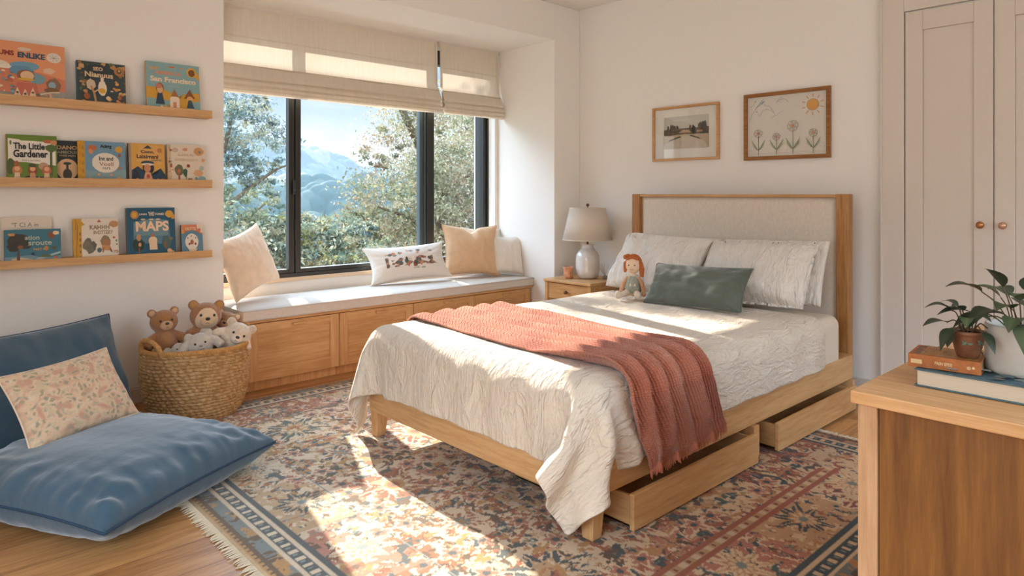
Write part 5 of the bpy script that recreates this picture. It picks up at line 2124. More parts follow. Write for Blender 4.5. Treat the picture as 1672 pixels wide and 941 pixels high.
def a_sf(A):
    A.r(0, 0, 1, 1, '#86a8a8')
    A.p([(0, 0.28), (0, 0.5), (0.2, 0.49), (0.42, 0.42), (0.6, 0.28), (0.7, 0.40), (0.98, 0.44), (1, 0.28), (0.8, 0.22), (0.7, 0.05), (0.5, 0.0), (0.30, 0.03), (0.5, 0.24), (0.2, 0.26)], '#cc9a3a')
    A.p([(0.22, 0.05), (0.45, 0.0), (0.62, 0.02), (0.78, 0.14), (0.70, 0.24), (0.5, 0.12)], '#cc9a3a')
    A.p([(0.84, 0.78), (0.9, 0.76), (1, 0.70), (1, 0.82), (0.92, 0.86)], '#c89a40')
    A.e(0.85, 0.85, 0.10, 0.10, '#d0a040')
    A.e(0.85, 0.84, 0.065, 0.075, '#7c5230', wob=0.1)
    A.t('BUSY', 0.16, 0.87, 0.17, 0.06, '#d9a05c', 0.04)
    A.t('AMERICA', 0.40, 0.79, 0.50, 0.075, '#d88e66', 0.03)
    A.t('San Francisco', 0.50, 0.66, 0.86, 0.105, '#ecd3b2', 0.035)
    A.t('the busy bay', 0.50, 0.53, 0.22, 0.022, '#d8cfb8', 0.01)
    A.e(0.47, 0.92, 0.06, 0.018, '#c9784c')
    A.e(0.66, 0.92, 0.04, 0.015, '#c9946c')
    A.kid(0.24, 0.16, 0.20, 0.42, '#d8a878', '#34485a', '#8a4a34')
    A.e(0.22, 0.52, 0.06, 0.05, '#c07a5c')
    A.p([(0.42, 0.10), (0.60, 0.10), (0.60, 0.30), (0.51, 0.36), (0.42, 0.30)], '#e2cdb4')
    A.p([(0.44, 0.33), (0.58, 0.33), (0.51, 0.48)], '#a86a40')
    A.r(0.48, 0.10, 0.54, 0.22, '#c98a5c')
    A.p([(0.68, 0.30), (0.90, 0.32), (0.80, 0.50)], '#8a5234')
    A.e(0.80, 0.30, 0.06, 0.06, '#d8a468')
    A.p([(0.74, 0.12), (0.88, 0.12), (0.83, 0.28), (0.77, 0.28)], '#3f5562')
    A.scatter(14, ['#d9a05c', '#c0644c', '#e2cdb4'], 0.08, 0.4, 0.02, 0.12, 0.01, 0.03, 4)
    A.t('PROAR', 0.85, 0.06, 0.14, 0.05, '#ecc29a', 0.03)


def a_gardener(A):
    A.r(0.0, 0, 1, 1, '#66802f')
    A.p([(0.03, 0.40), (0.03, 0.92), (0.25, 0.90), (0.28, 0.88), (0.55, 0.88), (0.86, 0.86), (0.97, 0.80), (0.97, 0.38), (0.7, 0.40), (0.4, 0.42)], '#e3d8c8')
    A.t('MARK & SUE ROMAN', 0.48, 0.475, 0.36, 0.03, '#8a7a68', 0.01)
    A.e(0.30, 0.28, 0.42, 0.16, '#66802f')
    A.p([(0.2, 0.0), (1, 0.0), (1, 0.06), (0.8, 0.14), (0.4, 0.16), (0.25, 0.08)], '#2d3c48')
    A.e(0.72, 0.36, 0.10, 0.08, '#b79478')
    A.r(0.85, 0.18, 0.90, 0.72, '#4a5c34')
    A.e(0.88, 0.74, 0.12, 0.08, '#556a38', wob=0.2)
    A.e(0.82, 0.88, 0.10, 0.04, '#b3623f', wob=0.1)
    A.e(0.93, 0.86, 0.07, 0.05, '#c98a5c', wob=0.1)
    A.e(0.08, 0.83, 0.02, 0.05, '#6a7a3c')
    A.e(0.09, 0.34, 0.10, 0.16, '#4d5c30', wob=0.15)
    for x, c1, c2 in ((0.20, '#b87848', '#dcbfa0'), (0.50, '#8a4a30', '#c98f6a'), (0.78, '#b5603f', '#dcb390')):
        A.e(x, 0.27, 0.095, 0.10, c1, wob=0.08)
        A.e(x, 0.30, 0.055, 0.05, '#dba67a')
        A.p([(x - 0.07, 0.04), (x + 0.07, 0.04), (x + 0.045, 0.22), (x - 0.045, 0.22)], c2)
    A.e(0.50, 0.37, 0.08, 0.04, '#4a5434')
    A.e(0.19, 0.40, 0.05, 0.06, '#a05f38')
    A.t('The Little', 0.44, 0.765, 0.62, 0.135, '#232a2a', 0.03)
    A.t('Gardener', 0.47, 0.610, 0.68, 0.155, '#232a2a', 0.03)
    A.t('Sunden', 0.5, 0.035, 0.24, 0.03, '#8fa06a', 0.01)
    A.scatter(16, ['#c98a5c', '#dcbfa0', '#8a5a3c'], 0.6, 0.95, 0.03, 0.15, 0.008, 0.02, 3)


def a_dark(A):
    A.t('DANO', 0.26, 0.84, 0.44, 0.09, '#b99468', 0.03)
    A.t('AMEOUS', 0.26, 0.73, 0.44, 0.07, '#8a8468', 0.03)
    A.t('WISE MEN', 0.26, 0.65, 0.36, 0.04, '#a58a64', 0.02)
    A.e(0.26, 0.34, 0.24, 0.24, '#cfa57c')
    A.r(0, 0, 0.6, 0.12, '#20282a')
    A.e(0.26, 0.22, 0.10, 0.13, '#3a3c30')
    A.r(0.235, 0.30, 0.285, 0.44, '#3a3c30')
    A.e(0.26, 0.47, 0.09, 0.035, '#3c4434')
    A.t('S. Bromwell', 0.26, 0.05, 0.34, 0.03, '#b08a60', 0.01)


def a_blue(A):
    A.r(0, 0, 0.14, 1, '#c9952c')
    for i in range(5):
        A.r(0.07, 0.08 + i * 0.18, 0.12, 0.17 + i * 0.18, '#b5802c')
        A.line([(0.035, 0.1 + i * 0.18), (0.035, 0.2 + i * 0.18)], 0.0016, '#9a5c2c')
    A.p([(0.14, 0), (1, 0), (1, 0.35), (0.5, 0.28), (0.14, 0.32)], '#7f9a9c')
    A.e(0.57, 0.50, 0.29, 0.235, '#ded3c0', wob=0.02)
    A.t('Inn and', 0.58, 0.60, 0.30, 0.10, '#33363a', 0.03)
    A.t('Veell', 0.58, 0.47, 0.30, 0.09, '#9a6a4c', 0.01)
    A.t('nors', 0.58, 0.37, 0.16, 0.05, '#5a5650', 0.01)
    A.e(0.30, 0.84, 0.10, 0.07, '#b56a40', wob=0.2)
    A.e(0.26, 0.76, 0.05, 0.06, '#c98a5c', wob=0.2)
    A.t('Acirrg', 0.58, 0.88, 0.24, 0.10, '#2a2e32', 0.05)
    A.e(0.86, 0.82, 0.085, 0.075, '#cf9a34', wob=0.15)
    A.e(0.87, 0.68, 0.03, 0.04, '#a5583c')
    A.e(0.87, 0.38, 0.035, 0.04, '#b0785c')
    for x, z in ((0.24, 0.10), (0.85, 0.12), (0.42, 0.22), (0.68, 0.22)):
        A.e(x, z, 0.06 if z < 0.2 else 0.03, 0.05 if z < 0.2 else 0.03, '#cf9a70', wob=0.1)
    for i in range(5):
        A.line([(0.30, 0.05 + i * 0.03), (0.72, 0.055 + i * 0.03)], 0.0012, '#6f8f94')


def a_yellow(A):
    A.r(0.0, 0, 0.07, 1, '#9c8a7c')
    A.r(0.07, 0, 1, 1, '#d3a04a')
    A.p([(0.2, 0.55), (0.9, 0.50), (0.86, 0.94), (0.3, 0.96)], '#d8a45c')
    A.t('Conn.', 0.52, 0.80, 0.38, 0.075, '#3a332c', 0.04)
    A.t('Laisimani', 0.52, 0.685, 0.60, 0.10, '#3a332c', 0.03)
    A.p([(0.40, 0.88), (0.66, 0.88), (0.53, 0.96)], '#3a3f44')
    A.e(0.86, 0.84, 0.07, 0.06, '#b87848', wob=0.15)
    A.p([(0.07, 0), (1, 0), (1, 0.24), (0.88, 0.40), (0.74, 0.24), (0.6, 0.2), (0.4, 0.24), (0.24, 0.44), (0.07, 0.34)], '#2c4356')
    A.p([(0.07, 0.2), (0.14, 0.38), (0.25, 0.30), (0.3, 0.1), (0.07, 0.0)], '#26313a')
    A.e(0.53, 0.40, 0.16, 0.15, '#26323c')
    A.e(0.51, 0.53, 0.18, 0.05, '#34485a')
    A.e(0.51, 0.49, 0.17, 0.03, '#dfd0b4')
    A.e(0.50, 0.40, 0.095, 0.10, '#c98660')
    A.p([(0.38, 0.09), (0.66, 0.09), (0.58, 0.30), (0.44, 0.30)], '#cf9a78')
    A.e(0.52, 0.20, 0.05, 0.05, '#b4523c')
    for x in (0.22, 0.80, 0.92):
        A.e(x, 0.09, 0.06, 0.07, '#a5683c', wob=0.15)
    A.t('WISTO', 0.76, 0.595, 0.28, 0.04, '#5c6a78', 0.02)


def a_leo(A):
    A.r(0, 0, 0.09, 1, '#ceb089')
    A.scatter(16, ['#cf9a3c', '#c98a5c', '#a5603c', '#8fb0a8'], 0.02, 0.13, 0.03, 0.97, 0.02, 0.05, 7)
    A.e(0.20, 0.86, 0.07, 0.05, '#c9b09a')
    A.ring(0.20, 0.86, 0.07, 0.05, 0.0014, '#9a7a64')
    A.e(0.47, 0.88, 0.06, 0.04, '#c98f6a', wob=0.2)
    A.e(0.84, 0.84, 0.13, 0.10, '#c9935c', wob=0.1)
    A.e(0.86, 0.82, 0.04, 0.035, '#6f8488')
    A.t('ELERN AS', 0.48, 0.745, 0.42, 0.065, '#c9ab84', 0.02)
    A.t('GYDERNANCO', 0.50, 0.62, 0.62, 0.065, '#c9ab84', 0.02)
    A.e(0.29, 0.36, 0.12, 0.14, '#6a6a4c', wob=0.15)
    A.e(0.46, 0.30, 0.07, 0.10, '#3f5a44', wob=0.15)
    A.r(0.26, 0.06, 0.31, 0.28, '#9a5a3c')
    A.e(0.28, 0.34, 0.04, 0.06, '#c06a4c')
    A.e(0.54, 0.47, 0.045, 0.045, '#8a3c2c')
    A.p([(0.49, 0.20), (0.60, 0.20), (0.57, 0.43), (0.52, 0.43)], '#dcd0be')
    A.t('Leo', 0.55, 0.145, 0.17, 0.11, '#7a5a40', 0.03)
    A.e(0.80, 0.30, 0.13, 0.08, '#cf9f74', wob=0.12)
    A.e(0.90, 0.42, 0.06, 0.06, '#9fb3a2')
    A.e(0.90, 0.10, 0.13, 0.12, '#86a8aa')
    A.e(0.74, 0.14, 0.04, 0.06, '#6f9494')
    A.e(0.95, 0.62, 0.05, 0.045, '#cf9f74')


def a_white(A):
    A.t('T CI A in', 0.48, 0.83, 0.50, 0.09, '#7a7368', 0.01)
    A.t('ENATERMENTS', 0.50, 0.69, 0.54, 0.085, '#544c44', 0.03)
    A.ring(0.50, 0.60, 0.34, 0.18, 0.0012, '#a59c90', 20)
    A.e(0.22, 0.86, 0.03, 0.015, '#a59c90')


def a_teal(A):
    A.p([(0, 0), (1, 0), (1, 0.22), (0.7, 0.16), (0.45, 0.26), (0, 0.22)], '#6f8f98')
    A.p([(0.1, 0), (0.4, 0), (0.6, 0.10), (0.3, 0.2), (0.12, 0.18)], '#c9b08a')
    A.p([(0.4, 0.0), (1, 0.0), (1, 0.14), (0.7, 0.04)], '#3f6480')
    A.p([(0.52, 0.08), (0.99, 0.28), (0.99, 0.34), (0.55, 0.16)], '#9fb3b0')
    A.e(0.24, 0.68, 0.19, 0.20, '#3d382b', wob=0.08)
    A.e(0.15, 0.52, 0.11, 0.15, '#38342a', wob=0.1)
    A.e(0.36, 0.52, 0.10, 0.08, '#3d382b', wob=0.1)
    A.e(0.27, 0.50, 0.05, 0.05, '#8a5230')
    A.p([(0.20, 0.02), (0.27, 0.02), (0.25, 0.44), (0.22, 0.44)], '#5c4430')
    A.t('ation', 0.48, 0.76, 0.26, 0.13, '#a5b0a4', 0.03)
    A.t('sroute', 0.62, 0.60, 0.42, 0.13, '#b3b7a6', 0.02)
    A.t('PART 4', 0.60, 0.42, 0.20, 0.07, '#c9955c', 0.03)
    A.e(0.83, 0.82, 0.06, 0.10, '#8a4a2c', wob=0.1)
    A.e(0.91, 0.88, 0.06, 0.06, '#d8bfa0', wob=0.08)
    A.e(0.49, 0.29, 0.03, 0.04, '#26323a')
    A.e(0.12, 0.86, 0.06, 0.04, '#c78a4c', wob=0.2)
    A.p([(0.80, 0.46), (0.94, 0.50), (0.88, 0.38)], '#5c5a3c')
    A.e(0.73, 0.44, 0.04, 0.07, '#b5803c')
    A.e(0.72, 0.22, 0.10, 0.04, '#5c6a3c', wob=0.2)
    A.e(0.90, 0.17, 0.03, 0.04, '#c0644c')
    A.e(0.88, 0.10, 0.06, 0.04, '#c9b08a')


def a_kah(A):
    A.r(0, 0, 0.18, 1, '#c9952c')
    A.line([(0.06, 0.02), (0.06, 0.98)], 0.003, '#9a6424')
    A.line([(0.09, 0.02), (0.09, 0.98)], 0.0018, '#8a5a2c')
    A.p([(0.10, 0.78), (0.25, 0.86), (0.14, 0.99), (0.08, 0.99)], '#c9952c')
    for z in (0.08, 0.22, 0.36, 0.50, 0.64):
        A.e(0.145, z, 0.02, 0.04, '#8f6a2c')
    A.t('KAHHH', 0.58, 0.79, 0.44, 0.11, '#8a7a60', 0.02)
    A.t('INOTTERY', 0.66, 0.665, 0.44, 0.09, '#9a8466', 0.02)
    A.p([(0.52, 0.91), (0.62, 0.91), (0.57, 0.98)], '#b5603c')
    A.e(0.90, 0.86, 0.11, 0.08, '#b98a5c', wob=0.1)
    for (x, z, c) in ((0.32, 0.42, '#6a665a'), (0.42, 0.34, '#5c5a4c'), (0.28, 0.36, '#7a705c'), (0.36, 0.28, '#6f6a58')):
        A.e(x, z, 0.08, 0.12, c, wob=0.2)
    A.e(0.70, 0.46, 0.11, 0.13, '#8a7456', wob=0.12)
    A.e(0.72, 0.40, 0.09, 0.09, '#a5764c', wob=0.12)
    A.p([(0.60, 0.24), (0.84, 0.22), (0.80, 0.34), (0.64, 0.36)], '#c08a54')
    A.line([(0.66, 0.30), (0.64, 0.18)], 0.006, '#8f6a44')
    A.line([(0.80, 0.28), (0.84, 0.18)], 0.006, '#4f4c48')
    A.e(0.56, 0.24, 0.05, 0.06, '#55636c')
    A.scatter(10, ['#6f9494', '#b5603c', '#3f4a44', '#cf9a3c'], 0.86, 0.98, 0.1, 0.55, 0.012, 0.03, 5)
    A.t('Benville', 0.60, 0.07, 0.34, 0.045, '#6f8084', 0.02)


def a_maps(A):
    A.r(0.0, 0, 0.07, 1, '#23536b')
    A.line([(0.072, 0.02), (0.072, 0.98)], 0.0012, '#17384a')
    A.p([(0.12, 0.30), (0.9, 0.25), (0.86, 0.72), (0.6, 0.78), (0.14, 0.72)], '#54788a')
    A.p([(0.14, 0.45), (0.84, 0.42), (0.86, 0.74), (0.5, 0.78), (0.14, 0.7)], '#6a8a92')
    A.e(0.16, 0.86, 0.085, 0.085, '#b98248', wob=0.06)
    A.e(0.16, 0.86, 0.045, 0.05, '#d6a238')
    A.e(0.88, 0.87, 0.085, 0.075, '#d0a03c', wob=0.06)
    A.e(0.96, 0.81, 0.05, 0.05, '#c7923c', wob=0.08)
    A.t('JUNEN', 0.33, 0.865, 0.16, 0.045, '#d9cdb6', 0.03)
    A.t('YHIS', 0.50, 0.875, 0.12, 0.085, '#e2d2b8', 0.03)
    A.t('TORIES', 0.67, 0.87, 0.20, 0.045, '#d9cdb6', 0.03)
    A.t('MAPS', 0.52, 0.625, 0.68, 0.205, '#edc9a4', 0.035)
    for x in (0.33, 0.50, 0.64):
        A.e(x, 0.765, 0.05, 0.015, '#e2bf98')
    A.e(0.52, 0.33, 0.09, 0.09, '#dfc3a0')
    A.p([(0.45, 0.15), (0.61, 0.15), (0.60, 0.33), (0.44, 0.33)], '#dcc09c')
    A.p([(0.47, 0.41), (0.57, 0.41), (0.52, 0.50)], '#a5744c')
    A.e(0.22, 0.26, 0.12, 0.12, '#2c3a34', wob=0.15)
    A.e(0.23, 0.40, 0.05, 0.07, '#b98a5c', wob=0.15)
    A.e(0.25, 0.26, 0.03, 0.04, '#cf9a6a')
    A.r(0.22, 0.08, 0.25, 0.2, '#7a5a3c')
    A.e(0.80, 0.30, 0.10, 0.14, '#4a6462', wob=0.2)
    A.e(0.78, 0.24, 0.03, 0.08, '#7a5c44', wob=0.2)
    A.e(0.90, 0.36, 0.04, 0.03, '#7a6a4c')
    A.e(0.89, 0.07, 0.08, 0.05, '#c9a070', wob=0.1)
    A.e(0.86, 0.12, 0.05, 0.04, '#d6b088')
    for x in (0.18, 0.26, 0.49, 0.56):
        A.e(x, 0.045, 0.025, 0.022, '#c99a6a', wob=0.2)


def a_small(A):
    A.p([(0.02, 0.7), (0.35, 0.82), (0.75, 0.78), (0.98, 0.66), (0.98, 1), (0.02, 1)], '#cf7c58')
    A.p([(0.74, 1), (1, 1), (1, 0.72), (0.84, 0.74), (0.74, 0.88)], '#dccab2')
    A.e(0.84, 0.80, 0.08, 0.07, '#c9784c', wob=0.15)
    A.t('OUTTE', 0.44, 0.86, 0.50, 0.10, '#e0c09a', 0.04)
    A.p([(0.02, 0.70), (0.14, 0.72), (0.1, 0.84), (0.02, 0.86)], '#d3a03c')
    A.e(0.48, 0.43, 0.31, 0.27, '#dfd4c2', wob=0.02)
    for x, z in ((0.30, 0.56), (0.46, 0.62), (0.66, 0.56)):
        A.e(x, z, 0.025, 0.025, '#55504a')
    A.e(0.48, 0.42, 0.08, 0.09, '#a5603c', wob=0.2)
    A.e(0.36, 0.36, 0.05, 0.04, '#8a4a30')
    A.e(0.64, 0.36, 0.05, 0.04, '#8a4a30')
    A.p([(0.38, 0.10), (0.64, 0.10), (0.72, 0.2), (0.30, 0.2)], '#dcc6a8')
    A.e(0.16, 0.06, 0.07, 0.035, '#cf9f74')
    A.e(0.86, 0.09, 0.08, 0.04, '#cf9f74')


z1, z2, z3 = 1.655 + 0.002, 1.236 + 0.002, 0.820 + 0.002
G1, G2, G3 = 'picture books on the upper ledge', 'picture books on the middle ledge', 'picture books on the lower ledge'
book(0.405, 0.730, 1.983, z1, 'large orange picture book, leftmost on the upper ledge, cut by the frame', '#dd9468', '#c0714c', a_luke, group=G1, thick=0.014, y=4.256, lean=6.5)
book(0.785, 1.018, 1.924, z1, 'dark green and brown forest picture book with a blue spine on the upper ledge', '#3f4a48', '#2a6078', a_forest, group=G1, thick=0.026, lean=7)
book(1.125, 1.416, 1.967, z1, 'pale blue and yellow picture book titled San Francisco', '#86a8a8', '#cc9a3a', a_sf, group=G1, thick=0.018, lean=6.5)
book(0.690, 0.900, 1.487, z2, 'dark picture book half hidden behind the green Little Gardener book', '#262f33', '#1c2224', a_dark, group=G2, thick=0.010, y=4.286, lean=6)
book(0.478, 0.695, 1.506, z2, 'green picture book titled The Little Gardener', '#66802f', '#b8692c', a_gardener, group=G2, thick=0.018, y=4.256, lean=7)
book(0.790, 1.018, 1.489, z2, 'blue picture book with a white oval title and yellow spine', '#6f93a8', '#c9952c', a_blue, group=G2, thick=0.018, y=4.257, lean=7)
book(1.034, 1.222, 1.489, z2, 'yellow and navy picture book showing a child in a hat', '#d3a04a', '#35393c', a_yellow, group=G2, thick=0.018, y=4.257, lean=7)
book(1.238, 1.446, 1.492, z2, 'cream picture book with a small bear and tree, rightmost on the middle ledge', '#dccbb6', '#cfa98a', a_leo, group=G2, thick=0.018, y=4.257, lean=7)
book(0.460, 0.675, 1.082, z3, 'plain off-white book standing behind the teal tree book', '#d8cbb9', '#cfc2b0', a_white, group=G3, thick=0.008, y=4.288, lean=5)
book(0.470, 0.711, 1.017, z3, 'teal picture book with a dark tree on the lower ledge', '#3d7080', '#2f5260', a_teal, group=G3, thick=0.014, y=4.257, lean=6.5)
book(0.768, 0.982, 1.066, z3, 'cream picture book with a bright yellow spine on the lower ledge', '#ddd0be', '#c9952c', a_kah, group=G3, thick=0.018, y=4.257, lean=7)
book(1.025, 1.280, 1.121, z3, 'large blue picture book titled MAPS', '#23536b', '#7a5a40', a_maps, group=G3, thick=0.022, y=4.257, lean=7)
book(1.312, 1.433, 1.018, z3, 'smallest book, blue and orange, at the right end of the lower ledge', '#5f8496', '#2f3c40', a_small, group=G3, thick=0.016, y=4.257, lean=8)

# ------------------------------------------------------------------ woven basket with soft toys
BX, BY = 1.275, 3.905
bk = thing('woven_basket', 'large round woven seagrass basket full of soft toys beside the bench', 'basket', (BX, BY, 0))


def basket_r(z):
    return np.interp(z, [0, 0.02, 0.06, 0.12, 0.22, 0.30, 0.385], [0.195, 0.214, 0.233, 0.250, 0.264, 0.267, 0.262])


nrow, per, na = 21, 8, 560
H_ = 0.372
zz = np.linspace(0, H_, nrow * per + 1)
aa = np.linspace(0, 2 * PI, na + 1)
ZZ, AA = np.meshgrid(zz, aa, indexing='ij')
row = np.floor(ZZ / H_ * nrow - 1e-6)
fz = ZZ / H_ * nrow - row
wob_ = 0.35 * (vnoise(AA * 9, row * 3.7, 3) - 0.5)
tw = AA * 46 + row * 2.1 + wob_ * 6 + (fz - 0.5) * 2.6
bulge = np.sqrt(np.clip(1 - (2 * fz - 1) ** 2, 0, 1))
rr_ = basket_r(ZZ) + 0.0135 * bulge * (0.35 + 0.65 * np.abs(np.sin(tw / 2))) + 0.003 * (vnoise(AA * 30, row * 5, 9) - 0.5)
rr_ -= 0.004 * np.exp(-((np.mod(AA * 14 / (2 * PI) * 1.0, 1) - 0.5) / 0.05) ** 2)
Pb = np.stack([rr_ * np.cos(AA), rr_ * np.sin(AA), ZZ + 0.001 + 0.004 * np.sin(AA * 3 + 1) * ZZ / H_ + 0.002 * np.sin(AA * 11 + row)], -1)


def weave_mat():
    m, t, p, o = newmat('seagrass_weave')
    ln = t.links.new
    a = N(t, 'ShaderNodeAttribute')
    a.attribute_name = 'col'
    n = N(t, 'ShaderNodeTexNoise', Scale=160.0, Detail=4.0, Roughness=0.7)
    ln(coords(t, (1, 1, 0.5)), n.inputs['Vector'])
    mr = N(t, 'ShaderNodeMapRange')
    mr.inputs[3].default_value = 0.7
    mr.inputs[4].default_value = 1.25
    ln(n.outputs['Fac'], mr.inputs[0])
    vm = N(t, 'ShaderNodeVectorMath', operation='SCALE')
    ln(a.outputs['Color'], vm.inputs[0])
    ln(mr.outputs[0], vm.inputs['Scale'])
    ln(vm.outputs[0], p.inputs['Base Color'])
    b = N(t, 'ShaderNodeBump', Strength=0.5, Distance=0.002)
    ln(n.outputs['Fac'], b.inputs['Height'])
    ln(b.outputs[0], p.inputs['Normal'])
    p.inputs['Roughness'].default_value = 0.7
    p.inputs['Specular IOR Level'].default_value = 0.2
    return m


M['weave'] = weave_mat()
c0, c1 = np.array(S('#9a6e40')[:3]), np.array(S('#caa473')[:3])
mixv = np.clip(vnoise(AA * 22, row * 3.3, 21) * 0.8 + 0.2 * vnoise(AA * 90, row * 7, 5), 0, 1)[..., None]
npmesh('wall', Pb, M['weave'], c0 * (1 - mixv) + c1 * mixv, parent=bk)
b = MB()
b.lathe([(0.190, 0.002), (0.210, 0.06), (0.240, 0.15), (0.252, 0.25), (0.250, 0.370)], n=64, cap=False)
b.lathe([(0.001, 0.004), (0.193, 0.004)], n=64, cap=False)
lo = b.build('lining', plain('basket_inner', S('#94673c'), 0.85, 0.1, bump=(70, 0.8, 0.01, (1, 1, 3))), bk, smooth=True)


def rope(path, rad, twist=26, n=10, closed=False):
    pts = [Vector(p) for p in path]
    mb = MB()
    m_ = len(pts)
    for strand in range(3):
        q = []
        for i, p in enumerate(pts):
            d = (pts[(i + 1) % m_] - pts[i - 1]).normalized() if (closed or 0 < i < m_ - 1) else ((pts[min(i + 1, m_ - 1)] - pts[max(i - 1, 0)]).normalized())
            s_ = d.cross(Vector((0, 0, 1)))
            if s_.length < 0.1:
                s_ = Vector((1, 0, 0))
            s_.normalize()
            u_ = d.cross(s_)
            an = i / m_ * twist * 2 * PI + strand * 2 * PI / 3
            q.append(p + (s_ * math.cos(an) + u_ * math.sin(an)) * rad * 0.5)
        mb.tube(q, rad * 0.62, n=7, closed=closed)
    return mb


rim_path = [(0.262 * math.cos(a), 0.262 * math.sin(a), 0.380 + 0.004 * math.sin(a * 3 + 1)) for a in np.linspace(0, 2 * PI, 401)[:-1]]
M['rope'] = plain('seagrass_rope', S('#b98850'), 0.75, 0.2, var=(40, 0.25), bump=(150, 0.5, 0.003))
rope(rim_path, 0.014, 44, closed=True).build('rim', M['rope'], bk, smooth=True)
for ang in (180 + 18, 5):
    hp = []
    for q in np.linspace(0, PI, 60):
        a = R(ang) + math.cos(q) * 0.30
        z = 0.365 + 0.085 * math.sin(q) ** 0.8
        rr = 0.270 + 0.012 * math.sin(q)
        hp.append((rr * math.cos(a), rr * math.sin(a), z))
    rope(hp, 0.012, 9).build('handle', M['rope'], bk, smooth=True)


def fur(name, c, amt=0.12):
    return plain(name, S(c), 0.95, 0.05, sheen=0.4, var=(70, amt), bump=(260, 0.8, 0.004))


def plush(name, label, cat, loc, rz, head_r, colb, colm, head_off=(0, 0, 0.155), tilt=(0, 0, 0), body_r=(0.060, 0.062, 0.072), ears='round', colh=None, ear_in=None, belly=None, nose_c='#2a1c16', arm=True, leg=True, scale=1.0, muzzle_r=0.45, group='soft toys in the woven basket', earz=1.0):
    """soft toy sitting up; faces -y in its own frame"""
    t = thing(name, label, cat, loc, rot=(tilt[0], tilt[1], rz + tilt[2]), group=group)
    fb = fur(name + '_fur', colb)
    hx, hy, hz = head_off
    r = head_r
    parts = [('e', (0, 0, 0.062), body_r), ('e', (hx * 0.5, hy * 0.5, 0.062 + (hz - 0.062) * 0.55), (0.032, 0.032, 0.035)), ('e', (hx, hy, hz), (r, r * 0.92, r * 0.90))]
    if ears == 'round':
        for s_ in (-1, 1):
            parts.append(('e', (hx + s_ * r * 0.80, hy + 0.004, hz + r * 0.72 * earz), (r * 0.34, r * 0.20, r * 0.34)))
    elif ears == 'long':
        for s_ in (-1, 1):
            parts.append(('t', [(hx + s_ * r * 0.6, hy, hz + r * 0.5), (hx + s_ * r * 1.15, hy, hz + r * 0.5), (hx + s_ * r * 1.45, hy - 0.01, hz + r * 0.05)], [r * 0.22, r * 0.26, r * 0.2]))
    if arm:
        for s_ in (-1, 1):
            parts.append(('t', [(s_ * 0.042, 0, 0.098), (s_ * 0.078, -0.012, 0.078), (s_ * 0.100, -0.030, 0.048)], [0.022, 0.024, 0.023]))
    if leg:
        for s_ in (-1, 1):
            parts.append(('t', [(s_ * 0.030, -0.010, 0.025), (s_ * 0.055, -0.055, 0.022), (s_ * 0.066, -0.085, 0.024)], [0.028, 0.026, 0.026]))
    parts = [(p[0], tuple(c * scale for c in p[1]), tuple(c * scale for c in p[2])) if p[0] == 'e' else ('t', [tuple(c * scale for c in q) for q in p[1]], [c * scale for c in p[2]]) for p in parts]
    blobs('body', parts, fb, t, 0.005, world=False, smooth_it=2)
    fm = fur(name + '_muzzle', colm, 0.06)
    sc = scale
    if colh:
        MB().ell((hx * sc, (hy - r * 0.13) * sc, (hz - r * 0.05) * sc), (r * 0.86 * sc, r * 0.86 * sc, r * 0.84 * sc), nu=32, nv=20).build('face', fur(name + '_face', colh, 0.05), t, smooth=True)
    MB().ell((hx * sc, (hy - r * 0.80) * sc, (hz - r * 0.24) * sc), (r * muzzle_r * sc, r * 0.34 * sc, r * muzzle_r * 0.80 * sc), nu=24, nv=16).build('muzzle', fm, t, smooth=True)
    MB().ell((hx * sc, (hy - r * 1.10) * sc, (hz - r * 0.08) * sc), (r * 0.15 * sc, r * 0.09 * sc, r * 0.11 * sc), nu=14, nv=10).build('nose', plain('toy_nose', S(nose_c), 0.35, 0.5), t, smooth=True)
    for s_ in (-1, 1):
        MB().ell(((hx + s_ * r * 0.40) * sc, (hy - r * 0.88) * sc, (hz + r * 0.14) * sc), (r * 0.085 * sc, r * 0.06 * sc, r * 0.095 * sc), nu=12, nv=8).build('eye', blk, t, smooth=True)
        if ear_in and ears == 'round':
            MB().ell(((hx + s_ * r * 0.80) * sc, (hy - r * 0.12) * sc, (hz + r * 0.72 * earz) * sc), (r * 0.22 * sc, r * 0.10 * sc, r * 0.22 * sc), nu=16, nv=10).build('inner_ear', fur(name + '_inner', ear_in, 0.05), t, smooth=True)
    MB().tube([((hx - r * 0.10) * sc, (hy - r * 1.10) * sc, (hz - r * 0.38) * sc), (hx * sc, (hy - r * 1.13) * sc, (hz - r * 0.33) * sc), ((hx + r * 0.10) * sc, (hy - r * 1.10) * sc, (hz - r * 0.38) * sc)], 0.0012, 5).build('mouth', blk, t)
    if belly:
        MB().ell((0, -0.020 * sc, 0.066 * sc), (body_r[0] * 0.72 * sc, body_r[1] * 0.80 * sc, body_r[2] * 0.78 * sc), nu=24, nv=16).build('belly', fur(name + '_belly', belly, 0.05), t, smooth=True)
    return t


